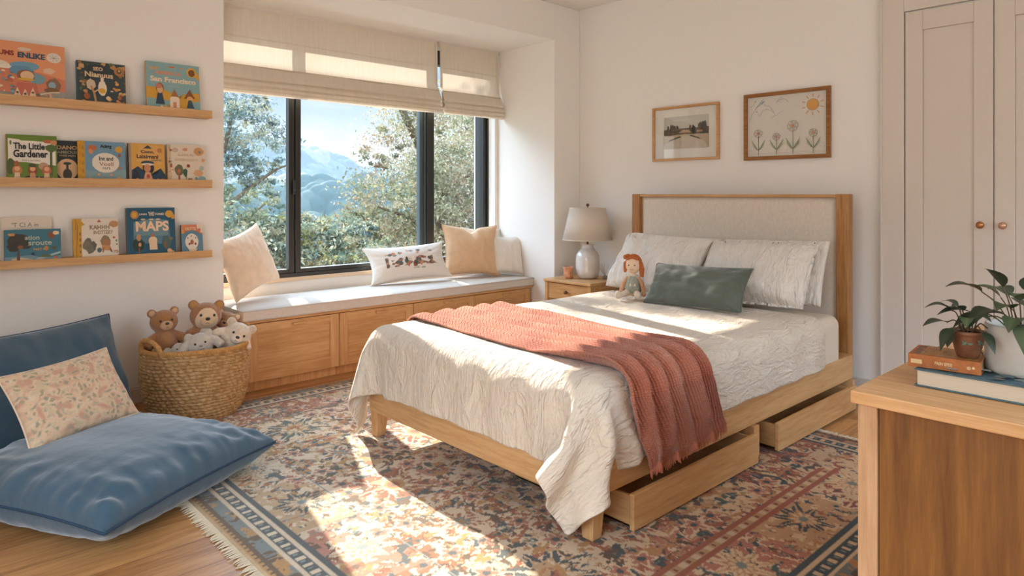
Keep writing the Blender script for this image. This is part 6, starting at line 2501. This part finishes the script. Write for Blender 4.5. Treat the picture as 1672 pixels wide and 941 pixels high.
TO_CAM = math.atan2(-3.9, -1.25) + PI / 2     # heading that turns a toy's face to the room
plush('teddy_bear', 'brown teddy bear sitting at the left of the basket', 'teddy bear', (1.135, 3.945, 0.345), TO_CAM + 0.25, 0.070, '#a27048', '#c9a27c', head_off=(0.0, 0, 0.170), ear_in='#c9a27c', belly='#ab7a50', tilt=(R(-4), R(-3), 0))
b3 = plush('teddy_bear', 'cream-faced teddy bear in an orange hood in the middle of the basket', 'teddy bear', (1.335, 3.965, 0.345), TO_CAM + 0.1, 0.084, '#a87550', '#d6b591', head_off=(0.0, 0, 0.172), colh='#e0c4a2', ear_in='#b98a4c', belly='#c9bba6', tilt=(R(-2), R(4), 0))
plush('plush_animal', 'brown plush animal with a pale ear peeking out behind the white bear', 'soft toy', (1.435, 4.035, 0.350), TO_CAM - 0.2, 0.062, '#a47a55', '#b98c66', head_off=(0.0, 0, 0.12), ear_in='#dcc3a4', tilt=(R(-8), R(22), 0), leg=False)
plush('teddy_bear', 'white teddy bear lying tilted at the right of the basket', 'teddy bear', (1.400, 3.815, 0.340), TO_CAM - 0.05, 0.074, '#d8c6ae', '#e2d2bd', head_off=(0.020, 0.0, 0.100), ear_in='#c9b59c', tilt=(R(-4), R(26), 0), leg=False)
t_ = plush('plush_animal', 'small speckled grey-white plush rabbit face at the front of the basket', 'soft toy', (1.268, 3.775, 0.325), TO_CAM + 0.05, 0.062, '#c2b7a8', '#c9bfb1', head_off=(0, 0, 0.082), ears='round', tilt=(R(-3), R(-10), 0), arm=True, leg=False, muzzle_r=0.3, nose_c='#8f8478')
plush('plush_animal', 'small grey-white plush toy lying low at the front left of the basket', 'soft toy', (1.195, 3.805, 0.318), TO_CAM + 0.4, 0.045, '#b9afa2', '#c9bfb1', head_off=(0.0, 0, 0.062), ears='long', tilt=(R(-40), R(-20), 0), leg=False, muzzle_r=0.3, scale=1.0, body_r=(0.045, 0.045, 0.05), nose_c='#8f8478')

# ------------------------------------------------------------------ dresser in the right foreground
ds = thing('dresser', 'oak dresser end panel with its top in the right foreground', 'dresser', (2.05, 0.27, 0))
DX0, DX1, DY0, DY1, DZ = 1.452, 2.62, 0.02, 0.547, 0.800
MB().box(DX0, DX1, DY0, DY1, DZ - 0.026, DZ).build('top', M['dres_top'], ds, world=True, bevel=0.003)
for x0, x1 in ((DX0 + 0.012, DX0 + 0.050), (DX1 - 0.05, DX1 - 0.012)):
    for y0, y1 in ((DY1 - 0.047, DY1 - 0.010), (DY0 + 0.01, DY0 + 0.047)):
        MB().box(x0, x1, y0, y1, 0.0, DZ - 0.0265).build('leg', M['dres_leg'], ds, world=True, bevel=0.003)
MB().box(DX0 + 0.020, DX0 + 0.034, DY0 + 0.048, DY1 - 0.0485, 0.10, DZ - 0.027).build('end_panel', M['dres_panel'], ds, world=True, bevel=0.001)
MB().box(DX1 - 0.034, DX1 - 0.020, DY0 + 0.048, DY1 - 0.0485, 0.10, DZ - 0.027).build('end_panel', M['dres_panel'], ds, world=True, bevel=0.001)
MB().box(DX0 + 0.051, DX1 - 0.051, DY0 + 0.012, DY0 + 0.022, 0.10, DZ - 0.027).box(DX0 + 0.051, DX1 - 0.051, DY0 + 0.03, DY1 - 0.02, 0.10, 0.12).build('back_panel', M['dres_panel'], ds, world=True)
for i in range(3):
    z0 = 0.125 + i * 0.216
    do = MB().box(DX0 + 0.054, DX1 - 0.054, DY1 - 0.030, DY1 - 0.012, z0, z0 + 0.208).build('drawer_front', M['oak_x'], ds, world=True, bevel=0.002)
    for xx in (1.75, 2.32):
        kb = MB().lathe([(0.006, 0), (0.006, 0.012), (0.015, 0.018), (0.015, 0.026), (0.004, 0.030)], n=16)
        kb.xf(Matrix.Translation((xx, DY1 - 0.012, z0 + 0.104)) @ Matrix.Rotation(R(-90), 4, 'X'))
        kb.build('knob', M['brass'], do, world=True, smooth=True)

# large book lying flat, page edges towards the room
bb = thing('hardcover_book', 'large teal hardcover book lying flat on the dresser under the pots', 'book', (1.70, 0.30, DZ + 0.0005))
X0, X1, Y0, Y1, Z0b, Z1b = 1.582, 1.80, 0.12, 0.468, DZ + 0.0008, DZ + 0.0365
mt_teal = plain('teal_cloth_cover', S('#4a6166'), 0.6, 0.3, var=(30, 0.3))
MB().box(X0, X1, Y0, Y1, Z0b, Z0b + 0.003).box(X0, X1, Y0, Y1, Z1b - 0.003, Z1b).build('cover', mt_teal, bb, world=True, bevel=0.001)
MB().box(X0 + 0.004, X1 - 0.004, Y0 + 0.002, Y1 - 0.005, Z0b + 0.003, Z1b - 0.003).build('pages', plain('pages_edge', S('#cbb9a0'), 0.9, 0.1, var=(60, 0.12, (0.3, 0.3, 30))), bb, world=True)
MB().box(X1 - 0.003, X1 + 0.0005, Y0, Y1, Z0b, Z1b).build('spine', mt_teal, bb, world=True, bevel=0.001)
A = Art(Y1 - Y0, X1 - X0)
A.scatter(80, ['#6f7f7c', '#8a7a64', '#3f5358', '#a58a6c', '#5c6a62', '#8d9a94'], 0.04, 0.96, 0.04, 0.96, 0.015, 0.05, 4)
A.build('cover_art', M['print'], bb, ROOTM[bb.name].inverted() @ Matrix(((0, 0, 1, X0), (-1, 0, 0, Y1), (0, -1, 0, Z1b + 0.00005), (0, 0, 0, 1))))

# small orange book on it
OZ = Z1b + 0.0030
ob = thing('small_book', 'small worn orange book on top of the large teal book', 'book', (1.655, 0.425, OZ), rot=(0, 0, R(-90 + 6)))
# local x along the spine (towards -y world), local y towards +x world
w_, d_, h_ = 0.128, 0.108, 0.026
mt_or = plain('orange_worn_cover', S('#a5602f'), 0.55, 0.3, var=(40, 0.3), bump=(60, 0.3, 0.002))
MB().box(-w_ / 2, w_ / 2, -d_ / 2, d_ / 2, 0, 0.0022).box(-w_ / 2, w_ / 2, -d_ / 2, d_ / 2, h_ - 0.0022, h_).build('cover', mt_or, ob, bevel=0.0008)
MB().box(-w_ / 2, w_ / 2, -d_ / 2 - 0.0015, -d_ / 2 + 0.001, 0, h_).build('spine', mt_or, ob, bevel=0.0008)
MB().box(-w_ / 2 + 0.002, w_ / 2 - 0.002, -d_ / 2 + 0.001, d_ / 2 - 0.003, 0.0022, h_ - 0.0022).build('pages', plain('old_pages', S('#a58a68'), 0.9, 0.1, var=(60, 0.15, (0.3, 0.3, 30))), ob)
A = Art(w_, h_)
A.r(0.04, 0.28, 0.20, 0.62, '#cba878')
A.t('PAIN SPEIS', 0.50, 0.50, 0.24, 0.26, '#cfae80', 0.03)
A.e(0.84, 0.45, 0.03, 0.14, '#c9a070')
A.e(0.90, 0.50, 0.02, 0.10, '#d9b88c')
A.build('spine_label', M['print'], ob, Matrix.Translation((-w_ / 2, -d_ / 2 - 0.0016, 0)))
A = Art(w_, d_)
A.r(0.05, 0.06, 0.95, 0.94, '#a8743f')
A.r(0.05, 0.06, 0.16, 0.94, '#6f4526')
A.scatter(60, ['#c98a3c', '#8a5230', '#4f5a48', '#c9a45c', '#7a4a2c', '#b5702c'], 0.18, 0.93, 0.1, 0.9, 0.008, 0.04, 9)
A.build('cover_art', M['print'], ob, Matrix(((1, 0, 0, -w_ / 2), (0, 0, 1, -d_ / 2), (0, -1, 0, h_ + 0.00005), (0, 0, 0, 1))))
# lowest corner of the orange book rests on the big book: a bookmark-thin gap is closed
ob.location.z = Z1b + 0.0013
ROOTM[ob.name] = Matrix.Translation(ob.location) @ Matrix.Rotation(R(-84), 4, 'Z')


def leaf(mb, cols, base, d, up, L_, Wd, droop, rnd, c1=None):
    """one leaf with a keel and a drooping tip"""
    d = Vector(d).normalized()
    side = d.cross(Vector(up)).normalized()
    upv = side.cross(d).normalized()
    n = 9
    vs = []
    for i in range(n):
        t_ = i / (n - 1)
        wv = Wd / 2 * math.sin(PI * min(1, t_ * 0.97 + 0.015) ** 0.82) * (1 - 0.25 * t_)
        c = Vector(base) + d * (L_ * t_) + Vector((0, 0, -1)) * droop * L_ * t_ * t_ + upv * (0.05 * L_ * math.sin(t_ * PI))
        k = 0.22 * wv
        vs += [c - side * wv + upv * k, c - side * wv * 0.5 + upv * k * 0.35, c, c + side * wv * 0.5 + upv * k * 0.35, c + side * wv + upv * k]
    fs = []
    for i in range(n - 1):
        for j in range(4):
            a = i * 5 + j
            fs.append((a, a + 1, a + 6, a + 5))
    mb.add(vs, fs)
    base_c = np.array(S(rnd.choice(['#3b4330', '#434c34', '#353c2b', '#4a5439'] if c1 is None else c1))[:3])
    for i in range(n):
        for j in range(5):
            cc = base_c * (1.35 if j == 2 else 1.0) * rnd.uniform(0.92, 1.08)
            cols.append(tuple(cc))


def potted(name, label, loc, pot_prof, pot_mat, leaves, soil_r, soil_z, decor=None):
    t = thing(name, label, 'potted plant', loc)
    MB().lathe(pot_prof, n=48, cap=False).build('pot', pot_mat, t, smooth=True)
    s_ = MB()
    s_.lathe([(0.001, soil_z), (soil_r, soil_z - 0.001)], n=32, cap=False)
    s_.build('soil', plain('potting_soil', S('#3c2a1d'), 0.95, 0.05, bump=(300, 1.0, 0.01)), t)
    if decor:
        decor(t)
    rnd = random.Random(5)
    for (a, el, rad, z, L_, Wd, dr) in leaves:
        Wd *= 1.7
        # stem then leaf
        d = Vector((math.cos(a) * math.cos(el), math.sin(a) * math.cos(el), math.sin(el)))
        p0 = Vector((math.cos(a) * soil_r * 0.3, math.sin(a) * soil_r * 0.3, soil_z - 0.002))
        p2 = Vector((math.cos(a) * rad, math.sin(a) * rad, z))
        p1 = (p0 + p2) / 2 + Vector((0, 0, 0.015))
        MB().tube(curve_pts([p0, p1, p2], 5), 0.0013, 6).build('stem', M['stem'], t, smooth=True)
        mb = MB()
        cols = []
        leaf(mb, cols, p2, d, (0, 0, 1), L_, Wd, dr, rnd)
        mb.c = cols
        mb.build('leaf', M['leaf'], t, smooth=True)
    return t


M['stem'] = plain('plant_stem', S('#5c4a34'), 0.7, 0.2)
terr = plain('terracotta_glaze', S('#74492f'), 0.45, 0.4, var=(30, 0.35), bump=(40, 0.3, 0.003))
# angles: image left is about heading +y+x*..., towards camera is (-x,-y)
IL = math.atan2(0.68, -0.73)       # heading that points left in the photograph
CAMD = math.atan2(-0.30, -1.0)     # heading towards the camera


def ang(k):
    """k=0 left, 0.5 towards camera, 1 right, -0.5 away"""
    return IL + k * PI


PZ = ob.location.z + h_ + 0.0012
pp = [(0.016, 0.0), (0.019, 0.001), (0.023, 0.012), (0.027, 0.030), (0.0295, 0.044), (0.0305, 0.047), (0.0325, 0.048), (0.0325, 0.055), (0.030, 0.0555), (0.028, 0.050), (0.026, 0.045)]
lv = [(ang(0.02), 0.10, 0.045, 0.072, 0.052, 0.022, 0.25), (ang(0.12), -0.5, 0.046, 0.062, 0.040, 0.018, 0.6), (ang(-0.1), 0.55, 0.030, 0.095, 0.058, 0.024, 0.5), (ang(0.3), 0.4, 0.026, 0.082, 0.040, 0.019, 0.7),
      (ang(-0.3), 0.7, 0.018, 0.10, 0.045, 0.02, 0.5), (ang(0.55), -0.6, 0.036, 0.058, 0.036, 0.016, 0.5), (ang(0.95), -0.5, 0.037, 0.060, 0.034, 0.016, 0.5), (ang(0.85), 0.3, 0.030, 0.090, 0.045, 0.02, 0.4), (ang(0.05), 0.9, 0.012, 0.095, 0.042, 0.02, 0.6),
      (ang(0.6), 0.5, 0.015, 0.085, 0.04, 0.018, 0.6), (ang(0.08), -1.0, 0.036, 0.050, 0.030, 0.014, 0.1)]


def decor_vine(t):
    rnd = random.Random(8)
    mb = MB()
    cols = []
    for i in range(9):
        a = ang(rnd.uniform(0.1, 0.95))
        z = rnd.uniform(0.012, 0.036)
        r_ = np.interp(z, [0, 0.012, 0.03, 0.045], [0.019, 0.023, 0.027, 0.030]) + 0.0008
        leaf(mb, cols, (r_ * math.cos(a), r_ * math.sin(a), z), (math.sin(a) * 0.6, -math.cos(a) * 0.6, rnd.uniform(-0.6, 0.6)), (math.cos(a), math.sin(a), 0), 0.011, 0.006, 0.0, rnd, ['#5c6a58', '#66755f'])
    mb.c = cols
    mb.build('painted_leaf_pattern', M['leaf'], t, smooth=True)


potted('potted_plant', 'small brown terracotta pot with a dark leafy plant on the orange book', (1.640, 0.386, PZ), pp, terr, lv, 0.0275, 0.050, decor_vine)
# twiggy bark chips at the small pot's mouth are part of its soil
wp = [(0.060, 0.0), (0.066, 0.003), (0.069, 0.010), (0.0685, 0.05), (0.068, 0.095), (0.0665, 0.0985), (0.063, 0.097), (0.062, 0.085), (0.062, 0.075)]
lv = []
rnd = random.Random(33)
spec_l = [(ang(-0.02), 0.42, 0.085, 0.165, 0.078, 0.030, 0.30), (ang(0.0), 0.95, 0.045, 0.175, 0.066, 0.030, 0.25), (ang(0.06), 0.15, 0.075, 0.130, 0.060, 0.030, 0.75), (ang(0.3), -0.35, 0.066, 0.108, 0.060, 0.028, 0.6),
          (ang(0.0), 0.0, 0.080, 0.115, 0.066, 0.028, 0.35), (ang(-0.05), 0.1, 0.105, 0.122, 0.060, 0.026, 0.25), (ang(0.15), 0.5, 0.05, 0.135, 0.06, 0.028, 0.5), (ang(0.45), 0.6, 0.03, 0.155, 0.07, 0.03, 0.5), (ang(0.6), 0.3, 0.05, 0.125, 0.066, 0.03, 0.6),
          (ang(0.4), 0.15, 0.05, 0.120, 0.06, 0.028, 0.5), (ang(-0.2), 0.7, 0.04, 0.15, 0.07, 0.03, 0.4), (ang(-0.5), 0.6, 0.045, 0.15, 0.075, 0.03, 0.5), (ang(0.8), 0.5, 0.05, 0.15, 0.07, 0.03, 0.5), (ang(0.5), 1.2, 0.01, 0.165, 0.06, 0.028, 0.3), (ang(-0.7), 0.4, 0.05, 0.13, 0.07, 0.03, 0.5), (ang(0.2), 0.9, 0.03, 0.15, 0.055, 0.026, 0.6), (ang(0.22), 0.05, 0.06, 0.118, 0.05, 0.024, 0.5)]
potted('potted_plant', 'white ceramic pot with a large dark green leafy plant at the right edge', (1.704, 0.302, Z1b + 0.0003), wp, plain('white_ribbed_pot', S('#bdb2a4'), 0.45, 0.4, var=(9, 0.05), bump=(9, 0.35, 0.02)), spec_l, 0.062, 0.080)

# ------------------------------------------------------------------ outside the window: garden trees, shrubs and the far hills
grs = plain('meadow', S('#5f5b45'), 0.95, 0.05, var=(0.8, 0.3))
n = 60
gx, gy = np.meshgrid(np.linspace(-25, 75, n), np.linspace(5.2, 110, n))
gz = -1.6 - 0.10 * (gy - 5) + 0.9 * (fbm(gx * 0.09, gy * 0.09, 4) - 0.5)
gr = npmesh('garden_ground', np.stack([gx, gy, gz], -1), grs)
tag(gr, 'sloping green garden ground outside the window', 'ground', kind='structure')


def hill(name, label, x0, x1, yb, crown, amp, seed, col, depth, peak):
    nx, ny = 520, 110
    gx, gv = np.meshgrid(np.linspace(x0, x1, nx), np.linspace(0, 1, ny))
    gy = yb + depth * gv
    prof_ = np.interp(gx, peak[0], peak[1])
    gz = -14 + (prof_ + 14) * np.sin(np.clip(gv * 1.25, 0, 1) * PI / 2) ** 0.75
    # rounded tree crowns covering the slope
    lump = np.zeros_like(gx)
    q = np.zeros_like(gx)
    for cs, wt in ((crown, 1.0), (crown * 0.55, 0.5)):
        px, py = gx / cs, gy / cs
        ix, iy = np.floor(px).astype(int), np.floor(py).astype(int)
        best = np.zeros_like(gx)
        who = np.zeros_like(gx)
        for di in (-1, 0, 1):
            for dj in (-1, 0, 1):
                a_, b_ = ix + di, iy + dj
                h1 = vnoise(a_ * 1.0, b_ * 1.0, seed + 1)
                h2 = vnoise(a_ * 1.0, b_ * 1.0, seed + 2)
                h3 = vnoise(a_ * 1.0, b_ * 1.0, seed + 4)
                d2 = (px - a_ - 0.2 - 0.6 * h1) ** 2 + (py - b_ - 0.2 - 0.6 * h2) ** 2
                hh = np.sqrt(np.clip(1 - d2 / (0.35 + 0.35 * h3), 0, 1)) * (0.5 + 0.7 * h3)
                who = np.where(hh > best, h3 * 0.6 + h1 * 0.4, who)
                best = np.maximum(best, hh)
        lump += best * wt
        q += who * wt
    q /= 1.5
    gz = gz + amp * lump + amp * 2.0 * (fbm(gx * 0.03, gy * 0.03, seed + 9, 2) - 0.5)
    c = np.array([S(k)[:3] for k in col]) * 0.5
    q2 = fbm(gx * 0.05, gy * 0.05, seed + 6, 2)
    cc = np.where((q > 0.5)[..., None], c[0], c[1])
    cc = np.where(((q2 > 0.56))[..., None], c[2], cc)
    o = npmesh(name, np.stack([gx, gy, gz], -1), vcolmat(name + '_scrub', 0.95, 0.05), cc)
    return tag(o, label, 'hill', kind='structure')


hill('far_hill', 'hazy blue wooded hill far beyond the garden', 60, 220, 180, 6.5, 3.2, 3, ['#46544e', '#525e5a', '#6c6a60'], 60, ([30, 75, 98, 112, 130, 160, 200, 320], [24, 20, 15.0, 12.5, 6.5, 7, 12, 18]))
hill('near_hill', 'wooded slope of scrub and trees beyond the garden', 8, 82, 72, 5.5, 3.0, 8, ['#4e5f5a', '#5c6a62', '#8a846e'], 26, ([0, 22, 30, 36, 42, 55, 75, 130], [2.5, 1.8, 0.6, -0.3, 0.0, 1, 3, 6]))


def leaf_cloud(name, parent, blobs_, nleaf, size, cols, seed, flat=0.0):
    """crown of many small leaves gathered in clumps (one mesh per crown)"""
    rs = np.random.RandomState(seed)
    wts = np.array([b_[3] ** 2 for b_ in blobs_])
    wts = wts / wts.sum()
    # secondary clumps
    ncl = max(12, nleaf // 45)
    which = rs.choice(len(blobs_), ncl, p=wts)
    bc = np.array([b_[:3] for b_ in blobs_])[which]
    br = np.array([b_[3] for b_ in blobs_])[which]
    d = rs.normal(size=(ncl, 3))
    d /= np.linalg.norm(d, axis=1, keepdims=True)
    rad = br * (0.45 + 0.6 * rs.rand(ncl) ** 0.6)
    cc = bc + d * rad[:, None] * np.array([1, 1, 0.8])
    cr = 0.10 * br + 0.14 * br * rs.rand(ncl)
    wi = rs.randint(0, ncl, nleaf)
    dd = rs.normal(size=(nleaf, 3)) * 0.55
    P = cc[wi] + dd * cr[wi][:, None] * np.array([1.25, 1.25, 0.7])
    a = rs.normal(size=(nleaf, 3))
    a /= np.linalg.norm(a, axis=1, keepdims=True)
    b_ = np.cross(a, rs.normal(size=(nleaf, 3)))
    b_ /= np.linalg.norm(b_, axis=1, keepdims=True)
    s_ = size * (0.6 + 0.8 * rs.rand(nleaf))[:, None]
    V = np.stack([P - a * s_, P + b_ * s_ * 0.45, P + a * s_, P - b_ * s_ * 0.45], 1).reshape(-1, 3)
    F = np.arange(nleaf * 4).reshape(-1, 4)
    me = rawmesh(name, V, F)
    me.materials.append(M['tree_leaf'])
    cl = np.array([S(c)[:3] for c in cols])
    tone = cl[rs.randint(0, len(cols), ncl)][wi] * (0.58 + 0.24 * rs.rand(nleaf))[:, None]
    setcol(me, np.repeat(tone, 4, 0))
    o = bpy.data.objects.new(name, me)
    COL.objects.link(o)
    o.parent = parent
    return o


def tree(name, label, loc, blobs_, nleaf, size, cols, seed, trunk, group, cat='tree'):
    t = thing(name, label, cat, loc, group=group)
    tb = MB()
    for pts, rad in trunk:
        tb.tube(curve_pts(pts, 4), np.interp(np.linspace(0, 1, (len(pts) - 1) * 4 + 1), np.linspace(0, 1, len(rad)), rad), 8)
    tb.build('trunk', M['bark'], t, smooth=True)
    leaf_cloud('foliage', t, blobs_, nleaf, size, cols, seed)
    return t


GT, GS = 'trees outside the window', 'shrubs outside the window'
blueg = ['#7c8c88', '#6a7a78', '#8f9a88', '#a8a488', '#738480']  # garden leaf colours are greyed and lightened to paint in haze
yel = ['#a09a72', '#b0a682', '#858462', '#9c8468', '#b9ae94', '#76785a']
mid = ['#76826e', '#8f9376', '#65726a', '#aaa282']
# airy tree on the left: trunk just outside the left edge of the view
tree('garden_tree', 'airy blue-green tree seen through the left pane', (3.75, 10.6, -1.9),
     [(0.05, 0.0, 4.2, 0.85), (0.75, 0.1, 3.85, 0.62), (-0.5, 0, 4.55, 0.9), (1.05, 0.0, 3.35, 0.42), (0.3, 0.3, 3.35, 0.55), (-0.7, 0, 3.6, 0.8), (0.55, 0, 4.65, 0.40)], 15000, 0.032, blueg, 3,
     [([(0, 0, -0.2), (0.0, 0, 1.6), (-0.15, 0, 2.8), (0.1, 0, 3.7), (0.3, 0, 4.6)], [0.13, 0.10, 0.07, 0.04, 0.02]), ([(-0.15, 0, 2.7), (0.4, 0, 3.1), (0.95, 0, 3.5), (1.3, 0, 3.6)], [0.05, 0.035, 0.02, 0.01]), ([(-0.1, 0, 2.5), (0.5, 0.1, 2.75), (0.9, 0.1, 3.0)], [0.035, 0.025, 0.01])], GT)
# yellow-green tree filling the middle and right panes; unseen overhang added to block sun
tree('garden_tree', 'broad yellow-green tree seen through the middle and right panes', (7.6, 9.8, -2.2),
     [(0.0, 0, 4.3, 1.45), (-1.0, 0, 3.5, 1.0), (1.0, 0, 4.0, 1.5), (-0.3, -0.2, 2.6, 1.1), (1.2, 0, 2.4, 1.2), (-1.65, 0.1, 2.75, 0.6), (-0.9, 0, 4.6, 0.55), (2.2, 0, 3.6, 1.3), (-1.5, 0, 4.0, 0.28), (-1.1, 0, 5.2, 0.35), (-2.75, 0, 5.95, 0.75), (-2.3, 0.2, 6.6, 0.7)], 60000, 0.031, yel, 5,
     [([(0.3, 0, -0.2), (0.2, 0, 1.2), (-0.1, 0, 2.5), (-0.4, 0, 3.6), (-0.9, 0, 4.6), (-1.6, 0, 5.6), (-2.7, 0, 6.1)], [0.20, 0.16, 0.12, 0.07, 0.045, 0.015]), ([(0.0, 0, 2.2), (-0.8, -0.1, 2.9), (-1.6, -0.1, 3.2)], [0.06, 0.04, 0.015]), ([(0.1, 0, 2.0), (0.9, -0.1, 3.2), (1.6, -0.1, 4.3)], [0.08, 0.06, 0.02]), ([(-0.3, 0, 3.3), (0.6, -0.3, 4.0), (1.5, -0.4, 4.4)], [0.05, 0.04, 0.02])], GT)
tree('garden_tree', 'dark green tree standing behind the right pane', (9.6, 12.2, -2.5),
     [(0, 0, 3.2, 1.6), (0.9, 0, 4.4, 1.5), (-0.8, 0, 2.4, 1.1)], 12000, 0.06, mid, 9,
     [([(0, 0, -0.2), (0, 0, 1.5), (0.3, 0, 3.5)], [0.18, 0.14, 0.05])], GT)
shrubs = [
    (3.15, 9.4, -1.8, [(0, 0, 1.5, 0.9), (0.5, 0, 1.0, 0.8), (-0.3, 0, 2.25, 0.5)], mid, 8, 'tall shrub at the left edge of the left pane'),
    (4.05, 9.7, -1.8, [(0, 0, 1.5, 0.85), (0.5, 0, 1.7, 0.55), (-0.2, 0, 2.2, 0.42), (0.1, 0, 0.8, 0.9)], ['#8a8f6e', '#a09a74', '#6c7866', '#b5a684'], 12, 'shrub with yellowish tips behind the left pane'),
    (4.75, 9.2, -1.8, [(0, 0, 1.35, 0.8), (0.45, 0, 1.7, 0.45), (-0.3, 0, 1.7, 0.5), (0, 0, 0.5, 0.9)], mid + ['#a39a62'], 14, 'rounded shrub behind the broad window post'),
    (5.55, 9.9, -1.9, [(0, 0, 1.3, 0.8), (-0.3, 0, 1.75, 0.45), (0.5, 0, 1.1, 0.7), (0, 0, 0.5, 0.9)], mid, 16, 'dark shrub low in the middle pane'),
    (5.9, 8.4, -1.8, [(0, 0, 0.75, 0.6), (0.5, 0, 0.95, 0.5), (-0.5, 0, 0.6, 0.5)], ['#8a9470', '#a8a288', '#75846a'], 18, 'low pale shrub just below the middle pane'),
    (7.2, 8.3, -1.8, [(0, 0, 0.9, 0.6), (0.5, 0, 1.0, 0.5), (-0.6, 0, 0.8, 0.5)], ['#a89c84', '#b8a48c', '#8a8468'], 20, 'pale feathery bush behind the tan cushion'),
    (8.3, 9.0, -1.9, [(0, 0, 1.3, 0.9), (0.7, 0, 1.2, 0.8)], ['#98926e', '#a89e7c', '#7f7e60'], 22, 'bush at the right end of the window view'),
    (3.6, 8.0, -1.7, [(0, 0, 0.55, 0.55), (0.6, 0, 0.5, 0.5), (-0.5, 0, 0.6, 0.5)], ['#8a9080', '#a39a80', '#6f7f74'], 24, 'low grey-green bush at the bottom of the left pane'),
    (4.7, 7.9, -1.7, [(0, 0, 0.45, 0.5), (0.6, 0, 0.5, 0.5)], ['#7f8f80', '#a39a80', '#6f7f74'], 26, 'low bluish bush at the bottom of the middle pane'),
]
for (x, y, z, bl, cs, sd, lab) in shrubs:
    tr_ = []
    for b_ in bl:
        tr_.append(([(0, 0, -0.3), (b_[0] * 0.5, b_[1], b_[2] * 0.5), (b_[0], b_[1], b_[2])], [0.04, 0.03, 0.01]))
    bl = [(b_[0], b_[1], b_[2] + (0.66 if x < 5 else 0.45), b_[3]) for b_ in bl]
    tree('garden_shrub', lab, (x, y, z), bl, 11000, 0.033, cs, sd, tr_, GS, 'shrub')
for k, (x, y, s_, lab) in enumerate(((20, 34, 3.4, 'rounded tree on the slope, leftmost of the distant trees'), (24.5, 40, 3.2, 'rounded tree on the slope behind the broad window post'), (13.5, 24, 2.4, 'bushy tree on the near slope in the left pane'), (17.5, 27, 2.2, 'bushy tree on the near slope in the middle pane'), (11.0, 16.5, 1.6, 'bushy tree just beyond the shrubs in the middle pane'))):
    gz_ = -1.6 - 0.10 * (y - 5)
    tree('garden_tree', lab, (x, y, gz_ - 0.3), [(0, 0, s_ * 0.75, s_ * 0.8), (s_ * 0.7, 0, s_ * 0.5, s_ * 0.6), (-s_ * 0.7, 0, s_ * 0.5, s_ * 0.6)], 7000, 0.05 * s_, mid + ['#8f9468'], 40 + k,
         [([(0, 0, -0.3), (0, 0, s_ * 0.4), (0.1, 0, s_ * 0.8)], [0.1 * s_, 0.07 * s_, 0.03])], GT)

# haze in the valley: a real thin fog volume far outside
hz = MB().box(-60, 420, 48, 178, -30, 13)
m = bpy.data.materials.new('valley_haze')
m.use_nodes = True
t = m.node_tree
t.nodes.clear()
o = t.nodes.new('ShaderNodeOutputMaterial')
v = t.nodes.new('ShaderNodeVolumeScatter')
v.inputs['Color'].default_value = (0.62, 0.78, 1.0, 1)
v.inputs['Density'].default_value = 0.0010
v.inputs['Anisotropy'].default_value = 0.2
t.links.new(v.outputs[0], o.inputs['Volume'])
ho = hz.build('valley_haze', m)
tag(ho, 'thin blue haze lying in the valley before the far hills', 'haze', kind='stuff')
